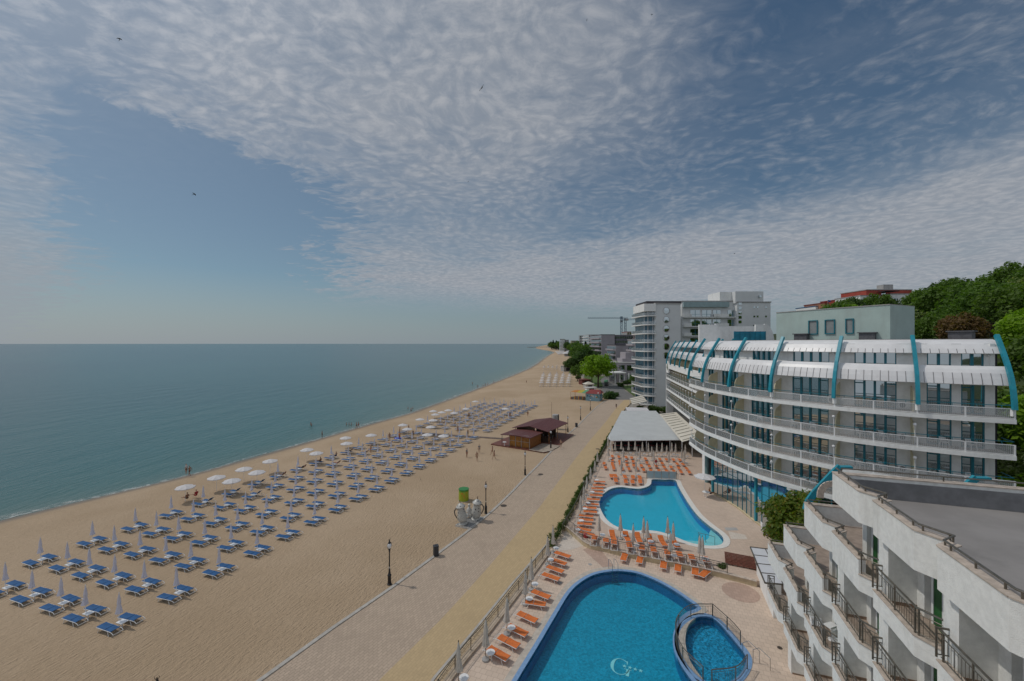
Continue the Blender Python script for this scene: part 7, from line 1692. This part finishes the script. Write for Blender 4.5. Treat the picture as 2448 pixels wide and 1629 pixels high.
# ------------------------------------------------------------------ people
def skin(verts, edges, radii, root=0, lev=1):
    me = bpy.data.meshes.new('tmp'); me.from_pydata(verts, edges, []); o = bpy.data.objects.new('tmp', me); COL.objects.link(o)
    md = o.modifiers.new('s', 'SKIN'); md.use_smooth_shade = True; o.modifiers.new('u', 'SUBSURF').levels = lev
    for i, r in enumerate(radii): q = me.skin_vertices[0].data[i]; q.radius = (r, r) if not isinstance(r, tuple) else r; q.use_root = i == root
    dg = bpy.context.evaluated_depsgraph_get(); dg.update(); r_ = bpy.data.meshes.new_from_object(o.evaluated_get(dg)); bpy.data.objects.remove(o); bpy.data.meshes.remove(me); return r_
POSES = {}
def joints(pose):
    J = dict(pel=(0, 0, .93), wai=(0, 0, 1.08), che=(0, 0, 1.28), nec=(0, 0, 1.45), cin=(0, -.02, 1.53), hea=(0, -.01, 1.62), top=(0, 0, 1.71))
    for s, k in ((-1, 'l'), (1, 'r')):
        J.update({'sh'+k: (s*.17, 0, 1.39), 'el'+k: (s*.23, .03, 1.12), 'wr'+k: (s*.25, -.05, .88), 'ha'+k: (s*.25, -.08, .80), 'hi'+k: (s*.09, 0, .88), 'kn'+k: (s*.10, -.02, .49), 'an'+k: (s*.10, .03, .09), 'to'+k: (s*.12, -.13, .03)})
    if pose == 'walk':
        J.update(knl=(-.10, -.20, .50), anl=(-.10, -.28, .11), tol=(-.11, -.44, .06), knr=(.10, .06, .50), anr=(.10, .32, .13), tor=(.11, .24, .03), ell=(-.22, .14, 1.13), wrl=(-.22, .18, .90), hal=(-.22, .17, .82), elr=(.22, -.08, 1.12), wrr=(.23, -.28, 1.0), har=(.23, -.34, .95))
    if pose == 'reach': J.update(elr=(.40, -.05, 1.42), wrr=(.58, -.12, 1.56), har=(.65, -.14, 1.60), ell=(-.30, -.08, 1.18), wrl=(-.16, -.26, 1.14), hal=(-.10, -.30, 1.15))
    if pose in ('sit', 'recline'):
        J.update(pel=(0, 0, .50), wai=(0, .02, .64), che=(0, .04, .84), nec=(0, .03, 1.01), cin=(0, -.01, 1.09), hea=(0, 0, 1.18), top=(0, .01, 1.27))
        for s, k in ((-1, 'l'), (1, 'r')): J.update({'sh'+k: (s*.17, .03, .95), 'el'+k: (s*.24, .02, .69), 'wr'+k: (s*.19, -.22, .62), 'ha'+k: (s*.17, -.30, .61), 'hi'+k: (s*.09, -.03, .48), 'kn'+k: (s*.13, -.45, .60), 'an'+k: (s*.12, -.82, .45), 'to'+k: (s*.13, -.92, .54)})
        if pose == 'recline':
            for k, (y, z) in dict(wai=(.14, .60), che=(.32, .74), nec=(.47, .86), cin=(.50, .92), hea=(.57, .97), top=(.64, 1.02)).items(): J[k] = (0, y, z)
            for s, k in ((-1, 'l'), (1, 'r')): J.update({'sh'+k: (s*.17, .41, .80), 'el'+k: (s*.25, .22, .58), 'wr'+k: (s*.22, .02, .50), 'ha'+k: (s*.20, -.06, .49), 'kn'+k: (s*.11, -.46, .50), 'an'+k: (s*.10, -.88, .44), 'to'+k: (s*.12, -.93, .56)})
    return J
RAD = dict(pel=.125, wai=.105, che=(.135, .10), nec=.052, cin=.062, hea=.088, top=.06, sh=.058, el=.040, wr=.026, ha=.030, hi=.085, kn=.052, an=.035, to=.030)
ED = [('pel', 'wai'), ('wai', 'che'), ('che', 'nec'), ('nec', 'cin'), ('cin', 'hea'), ('hea', 'top')]+[e for k in 'lr' for e in (('che', 'sh'+k), ('sh'+k, 'el'+k), ('el'+k, 'wr'+k), ('wr'+k, 'ha'+k), ('pel', 'hi'+k), ('hi'+k, 'kn'+k), ('kn'+k, 'an'+k), ('an'+k, 'to'+k))]
def rad(k): return RAD[k] if k in RAD else RAD[k[:-1]]
SK = [mat('skin_fair', (.42, .25, .17), .55, .08, 6), mat('skin_tan', (.27, .13, .075), .55, .08, 6)]
def body_mesh(pose):
    if pose in POSES: return POSES[pose]
    J = joints(pose); ks = list(J); V_ = [J[k] for k in ks]; E_ = [(ks.index(a), ks.index(b)) for a, b in ED]; Rr = [rad(k) for k in ks]
    for k, s in (('l', -1), ('r', 1)):      # five fingers of unequal length and a thumb from the side of the palm
        h = Vector(J['ha'+k]); w_ = Vector(J['wr'+k]); d = (h-w_).normalized(); sd_ = d.cross(Vector((0, 0, 1) if abs(d.z) < .8 else (0, 1, 0))).normalized()
        hi_ = ks.index('ha'+k)
        for j, (o, l) in enumerate(((-.026, .062), (-.009, .074), (.009, .070), (.026, .052))):
            p1 = h+sd_*o+d*.035; p2 = p1+d*l*.6; p3 = p2+d*l*.35+Vector((0, -.014, -.008)); i0 = len(V_); V_ += [tuple(p1), tuple(p2), tuple(p3)]; E_ += [(hi_, i0), (i0, i0+1), (i0+1, i0+2)]; Rr += [.009, .0085, .007]
        p1 = w_.lerp(h, .55)+sd_*-.035; p2 = p1+d*.035-sd_*.022; i0 = len(V_); V_ += [tuple(p1), tuple(p2)]; E_ += [(hi_, i0), (i0, i0+1)]; Rr += [.011, .009]
    n = Vector(J['hea']); i0 = len(V_); V_ += [tuple(n+Vector((0, -.105, -.02)))]; E_ += [(ks.index('hea'), i0)]; Rr += [.014]
    POSES[pose] = skin(V_, E_, Rr); return POSES[pose]
def cloth_mesh(pose, kind):
    key = (pose, kind)
    if key in POSES: return POSES[key]
    J = {k: Vector(v) for k, v in joints(pose).items()}; L = lambda a, b, f: J[a].lerp(J[b], f)
    if kind == 'trunks': V_ = [L('pel', 'wai', .55), J['pel']]; R_ = [.118, .140]; E_ = [(0, 1)]
    if kind == 'trunks':
        for k in 'lr': i = len(V_); V_ += [J['hi'+k], L('hi'+k, 'kn'+k, .5)]; E_ += [(1, i), (i, i+1)]; R_ += [.102, .098]
    if kind == 'top': V_ = [L('pel', 'wai', .4), J['wai'], J['che'], L('che', 'nec', .55)]; R_ = [.135, .122, (.152, .118), .085]; E_ = [(0, 1), (1, 2), (2, 3)]
    if kind == 'top':
        for k in 'lr': i = len(V_); V_ += [J['sh'+k], L('sh'+k, 'el'+k, .5)]; E_ += [(2, i), (i, i+1)]; R_ += [.072, .062]
    if kind == 'bikini': V_ = [L('wai', 'che', .70), L('wai', 'che', .98)]; R_ = [(.140, .108), (.145, .112)]; E_ = [(0, 1)]
    if kind == 'briefs': V_ = [L('pel', 'wai', .25), L('pel', 'wai', -.25)]; R_ = [.138, .132]; E_ = [(0, 1)]
    if kind == 'hair': V_ = [J['hea']+Vector((0, .03, .015)), J['top']+Vector((0, .01, -.015))]; R_ = [.094, .075]; E_ = [(0, 1)]
    if kind == 'long_hair': V_ = [J['top']+Vector((0, .01, -.015)), J['hea']+Vector((0, .035, .01)), J['nec']+Vector((0, .07, -.02))]; R_ = [.075, .096, .06]; E_ = [(0, 1), (1, 2)]
    POSES[key] = skin([tuple(v) for v in V_], E_, R_); return POSES[key]
CL = {n: mat('cloth_'+n, c, .8, .1, 5) for n, c in (('black', (.012, .012, .014)), ('white', (.6, .6, .6)), ('red', (.35, .02, .03)), ('blue', (.02, .05, .22)), ('pink', (.5, .16, .2)), ('green', (.04, .16, .06)), ('orange', (.5, .14, .02)), ('grey', (.2, .2, .2)))}
HA = {'dark': mat('hair_dark', (.015, .010, .007), .6, .2, 9), 'brown': mat('hair_brown', (.07, .035, .015), .6, .2, 9), 'fair': mat('hair_fair', (.30, .19, .08), .6, .2, 9)}
MESHC = {}
def person(label, loc, rz, pose='stand', skin_=0, wear=(('trunks', 'black'),), hair=('hair', 'dark'), scale=1.0, sink=0):
    def mesh(src, m_, key):
        if key not in MESHC: c = src.copy(); c.materials.clear(); c.materials.append(m_); MESHC[key] = c
        return MESHC[key]
    o = bpy.data.objects.new('person', mesh(body_mesh(pose), SK[skin_], (pose, skin_))); link(o); o.location = (loc[0], loc[1], loc[2]-sink); o.rotation_euler = (0, 0, rz); o.scale = (scale,)*3; tag(o, label, 'person', 'people on the beach and promenade')
    for kind, c in wear: link(bpy.data.objects.new({'trunks': 'shorts', 'top': 'shirt', 'bikini': 'bikini_top', 'briefs': 'swim_briefs'}[kind], mesh(cloth_mesh(pose, kind), CL[c], (pose, kind, c))), o)
    link(bpy.data.objects.new('hair', mesh(cloth_mesh(pose, hair[0]), HA[hair[1]], (pose, hair)))).parent = o
    return o
def gp(frame, x, y): q = P(frame, x, y, -.1); q.z = beach_at(q.x, q.y); return P(frame, x, y, q.z)
BK = (('bikini', 'black'), ('briefs', 'black'))
person('shirtless man in black shorts walking on the promenade beside the beach bar', P(FH, 1400, 1228, 0), R(170), 'walk', 0, (('trunks', 'black'),), ('hair', 'fair'))
person('person in dark clothes walking on the far yellow paving', P(FK, 1230, 808, .01), R(10), 'walk', 1, (('trunks', 'black'), ('top', 'black')))
person('person in red shorts standing on the sand between loungers and beach bar', gp(FC, 1212, 920), R(60), 'stand', 1, (('trunks', 'red'), ('top', 'grey')))
person('woman in a black bikini nearest the camera on the open sand', gp(FC, 1348, 970), R(30), 'walk', 1, BK, ('long_hair', 'dark'))
person('person in grey standing behind the woman in the black bikini', gp(FC, 1378, 862), R(200), 'stand', 0, (('trunks', 'grey'), ('top', 'grey')), ('hair', 'brown'))
person('woman in a red bikini walking towards the beach bar', gp(FC, 1555, 888), R(-60), 'walk', 1, (('bikini', 'red'), ('briefs', 'red')), ('long_hair', 'brown')); person('woman in black swimwear close beside the woman in the red bikini', gp(FC, 1580, 950), R(-60), 'walk', 1, BK, ('long_hair', 'dark'))
person('tanned man in black shorts strolling at the nearest water edge', gp((0, 1000, 2.493), 1130, 345), R(-100), 'walk', 1); person('person in white and black beside the tanned man at the water edge', gp((0, 1000, 2.493), 1110, 333), R(-90), 'stand', 0, (('trunks', 'black'), ('top', 'white')), ('hair', 'fair'))
person('lone wader in dark shorts standing in the shallows', P(FB, 533, 462, -1.3), R(100), 'stand', 1)
person('first of two waders stepping ashore together', P(FB, 792, 392, -1.2), R(-60), 'walk', 1); person('second of two waders, in red shorts', P(FB, 807, 388, -1.2), R(-60), 'walk', 1, (('trunks', 'red'),))
for x, y, l in ((447, 365, 'swimmer far out with arms raised above the water'), (455, 372, 'second swimmer beside the far-out one'), (716, 365, 'bather waist-deep, seaward of three'), (735, 366, 'bather waist-deep, middle of three'), (752, 366, 'bather waist-deep, landward of three'), (1177, 243, 'bather waist-deep off the second beach group'), (1213, 243, 'bather waist-deep beside a splash off the second group')):
    q = P(FB, x, y, -1.12); person(l, q, R(120), 'reach' if 'raised' in l else 'stand', 1, (('trunks', 'blue'),), ('hair', 'dark'), 1, .95)
person('person stepping into the foam off the open parasols', P(FB, 1200, 274, -1.2), R(150), 'walk', 1)
for i, (x, y) in enumerate(((1660, 66), (1700, 90), (1740, 84), (1757, 78), (1773, 71), (1820, 56), (2065, 52))):
    person(f'distant {"walker" if i % 2 else "bather"} along the far water edge, {ORD[i]} from the near end', gp(FB, x, y), i*1.1, 'walk' if i % 2 else 'stand', i % 2, ((('trunks', ['black', 'red', 'blue'][i % 3])),))
for i, (fr, x, y, pose, rz, sk, wear, hair, l) in enumerate(((FC, 175, 690, 'stand', 30, 1, BK, ('long_hair', 'dark'), 'woman standing beneath the open parasol nearest the boardwalk side'), (FC, 310, 690, 'stand', -40, 1, (('trunks', 'red'), ('top', 'orange')), ('hair', 'dark'), 'child in an orange shirt standing by a blue airbed'), (FC, 312, 612, 'reach', 90, 1, (('trunks', 'black'),), ('hair', 'brown'), 'man holding one arm out between parasols'),
      (FC, 433, 575, 'stand', 80, 1, (('trunks', 'black'),), ('hair', 'dark'), 'tanned person standing beside a folded parasol'), (FC, 490, 650, 'stand', 200, 1, (('trunks', 'black'),), ('hair', 'dark'), 'person standing under the open parasol at the boardwalk start'), (FC, 1092, 588, 'reach', 20, 1, (('trunks', 'red'),), ('hair', 'dark'), 'man in red shorts standing among the loungers past the boardwalk'),
      (FC, 1240, 395, 'stand', 20, 1, (('trunks', 'black'),), ('hair', 'dark'), 'dark figure standing under a farther open parasol'), (FC, 1225, 640, 'stand', 20, 1, (('trunks', 'green'),), ('hair', 'dark'), 'person in green shorts beside the double open parasols'), (FC, 1790, 390, 'stand', 20, 1, (('trunks', 'red'),), ('hair', 'dark'), 'person in red shorts in the farther lounger rows'), (FC, 2030, 370, 'stand', 20, 1, (('trunks', 'orange'),), ('hair', 'brown'), 'tanned person standing near the landward open parasol'),
      (FB, 898, 575, 'stand', -40, 0, (('trunks', 'orange'),), ('hair', 'fair'), 'fair-skinned person bending towards a lounger group'))): person(l, gp(fr, x, y), R(rz), pose, sk, wear, hair)
for i, (a, b_, sk, pose, l) in enumerate(((-2, 5.05, 1, 'sit', 'person in dark clothes seated under the nearest open parasol'), (-2, 5.35, 0, 'sit', 'fair person in red seated beside the dark one under the nearest open parasol'), (-1, 8.15, 1, 'recline', 'sunbather reclining under the fourth open parasol'), (-1, 9.2, 1, 'recline', 'sunbather beside a raised dark backrest'), (-1, 10.2, 1, 'sit', 'person sitting at a lounger by the fair-skinned figure'), (0, 10.2, 1, 'recline', 'reclining sunbather next to the seated person'), (-1, 11.2, 1, 'sit', 'seated person near the orange-clothed figure'), (-1, 12.2, 1, 'recline', 'sunbather under the parasol with two standing figures'),
      (0, 12.2, 0, 'recline', 'fair sunbather on a lounger with raised back'), (0, 14.2, 1, 'recline', 'sunbather in the row before the boardwalk'), (1, 14.2, 1, 'recline', 'sunbather two columns in, before the boardwalk'), (1, 16.2, 1, 'sit', 'seated figure close to the boardwalk'), (2, 16.2, 1, 'recline', 'tanned sunbather under the two adjoining parasols'), (0, 20.2, 1, 'recline', 'sunbather past the boardwalk, seaward'), (1, 20.1, 1, 'sit', 'seated pair member past the boardwalk'), (2, 21.2, 1, 'recline', 'reclining figure in the middle of the farther rows'), (3, 23.1, 1, 'sit', 'seated red-clothed figure in the farther rows'))):
    q = O0+VA*a+VB*b_+UA*.1; person(l, (q.x, q.y, beach_at(q.x, q.y)-.05), HEAD+R(-90), pose, sk, ((('trunks', ['black', 'red', 'blue', 'green'][i % 4])),)+((('top', 'red'),) if pose == 'sit' and i % 2 else ()), ('hair', ['dark', 'brown', 'fair'][i % 3]))
q = P(F6, 705, 770, .5); person('person in an orange-red top sitting at the white table by the mirrored wall', (q.x, q.y, .48), R(80), 'sit', 1, (('trunks', 'black'), ('top', 'orange')), ('hair', 'dark'))
q = P(FM, 985, 1150, .5); person('person in white walking through the lounger block before the marquee', (q.x, q.y, .5), R(20), 'walk', 1, (('trunks', 'white'), ('top', 'red')), ('hair', 'dark'))
q = FRONT.at(4*BAY-2.3, 1.2)[0]
b = MB(); q = gp(FC, 285, 668); b.lathe([(.05, 0), (.75, .03), (.82, .12), (.7, .2), (.05, .16)], 18, (q.x, q.y, q.z)); tag(b.build('airbed', mat('blue_vinyl', (.02, .06, .45), .3, .1, 3)), 'bright blue inflatable lying on the sand by the child', 'inflatable')

# ------------------------------------------------------------------ birds
BRD = mat('bird_feathers', (.025, .027, .03), .7, .3, 6)
def bird(label, sx, sy, y, span, roll=0, yaw=0, pitch=0):
    x = X(sx, y); z = Zp(sy, y); M = Matrix.Translation((x, y, z)) @ Matrix.Rotation(yaw, 4, 'Z') @ Matrix.Rotation(pitch, 4, 'X') @ Matrix.Rotation(roll, 4, 'Y'); h = span/2
    t = thing('bird', label, 'bird'); t.matrix_world = M; s = h/.2
    b = MB(); b.tube([(0, -.09*s, 0), (0, -.07*s, .003*s), (0, -.03*s, 0), (0, .03*s, -.002*s), (0, .09*s, 0)], [.006*s, .016*s, .024*s, .018*s, .004*s], 8); b.build('body', BRD, t, True)
    for k in (-1, 1):
        b = MB(); up_ = [(0, -.045), (.07, -.06), (.13, -.035), (.20, .03)]; lo_ = [(0, .03), (.06, .012), (.12, .01), (.20, .034)]; vs = [(k*u_*s, v_*s, .012*s*(1+u_*4)) for u_, v_ in up_]+[(k*u_*s, v_*s, .008*s*(1+u_*4)) for u_, v_ in lo_]; n4 = 4
        lo2 = [(a, c, d-.004*s) for a, c, d in vs]; f = [(i, i+1, n4+i+1, n4+i) for i in range(3)]; b.raw(vs+lo2, f+[tuple(8+i for i in q)[::-1] for q in f]+[(0, 8, 9, 1), (1, 9, 10, 2), (2, 10, 11, 3), (4, 5, 13, 12), (5, 6, 14, 13), (6, 7, 15, 14)]); b.build('wing', BRD, t)
        b = MB(); b.bar((0, .08*s, 0), (k*.025*s, .15*s, 0), .016*s, .004*s); b.build('tail', BRD, t)
bird('swallow with bent wings high over the middle of the sky', 1152, 210, 22, .52, R(20), R(140), R(-62)); bird('swallow near the upper corner of the sky over the sea', 286, 94, 26, .36, R(-25), R(60), R(-40)); bird('swallow low over the open sea sky, wings nearly level', 464.5, 465, 27, .36, R(15), R(100), R(-20)); bird('tiny bird below the middle swallow', 1119, 435, 50, .34, R(10), R(120), R(-30)); bird('tiny bird above the white hotels', 1756, 607, 55, .34, R(10), R(40), R(-30))
bird('tiny bird near the upper edge, seaward of the two', 1403, 48, 50, .34, R(40), R(120), R(-30)); bird('tiny bird near the upper edge, landward of the two', 1558, 35, 50, .34, R(60), R(20), R(-60)); bird('small bird gliding low over the open sand', 1005.6, 1147, 30, .34, R(60), R(10), R(-30)); bird('brown bird flying low beside a folded parasol at the seaward edge', 330, 1249, 34, .5, R(25), R(80), R(-40))
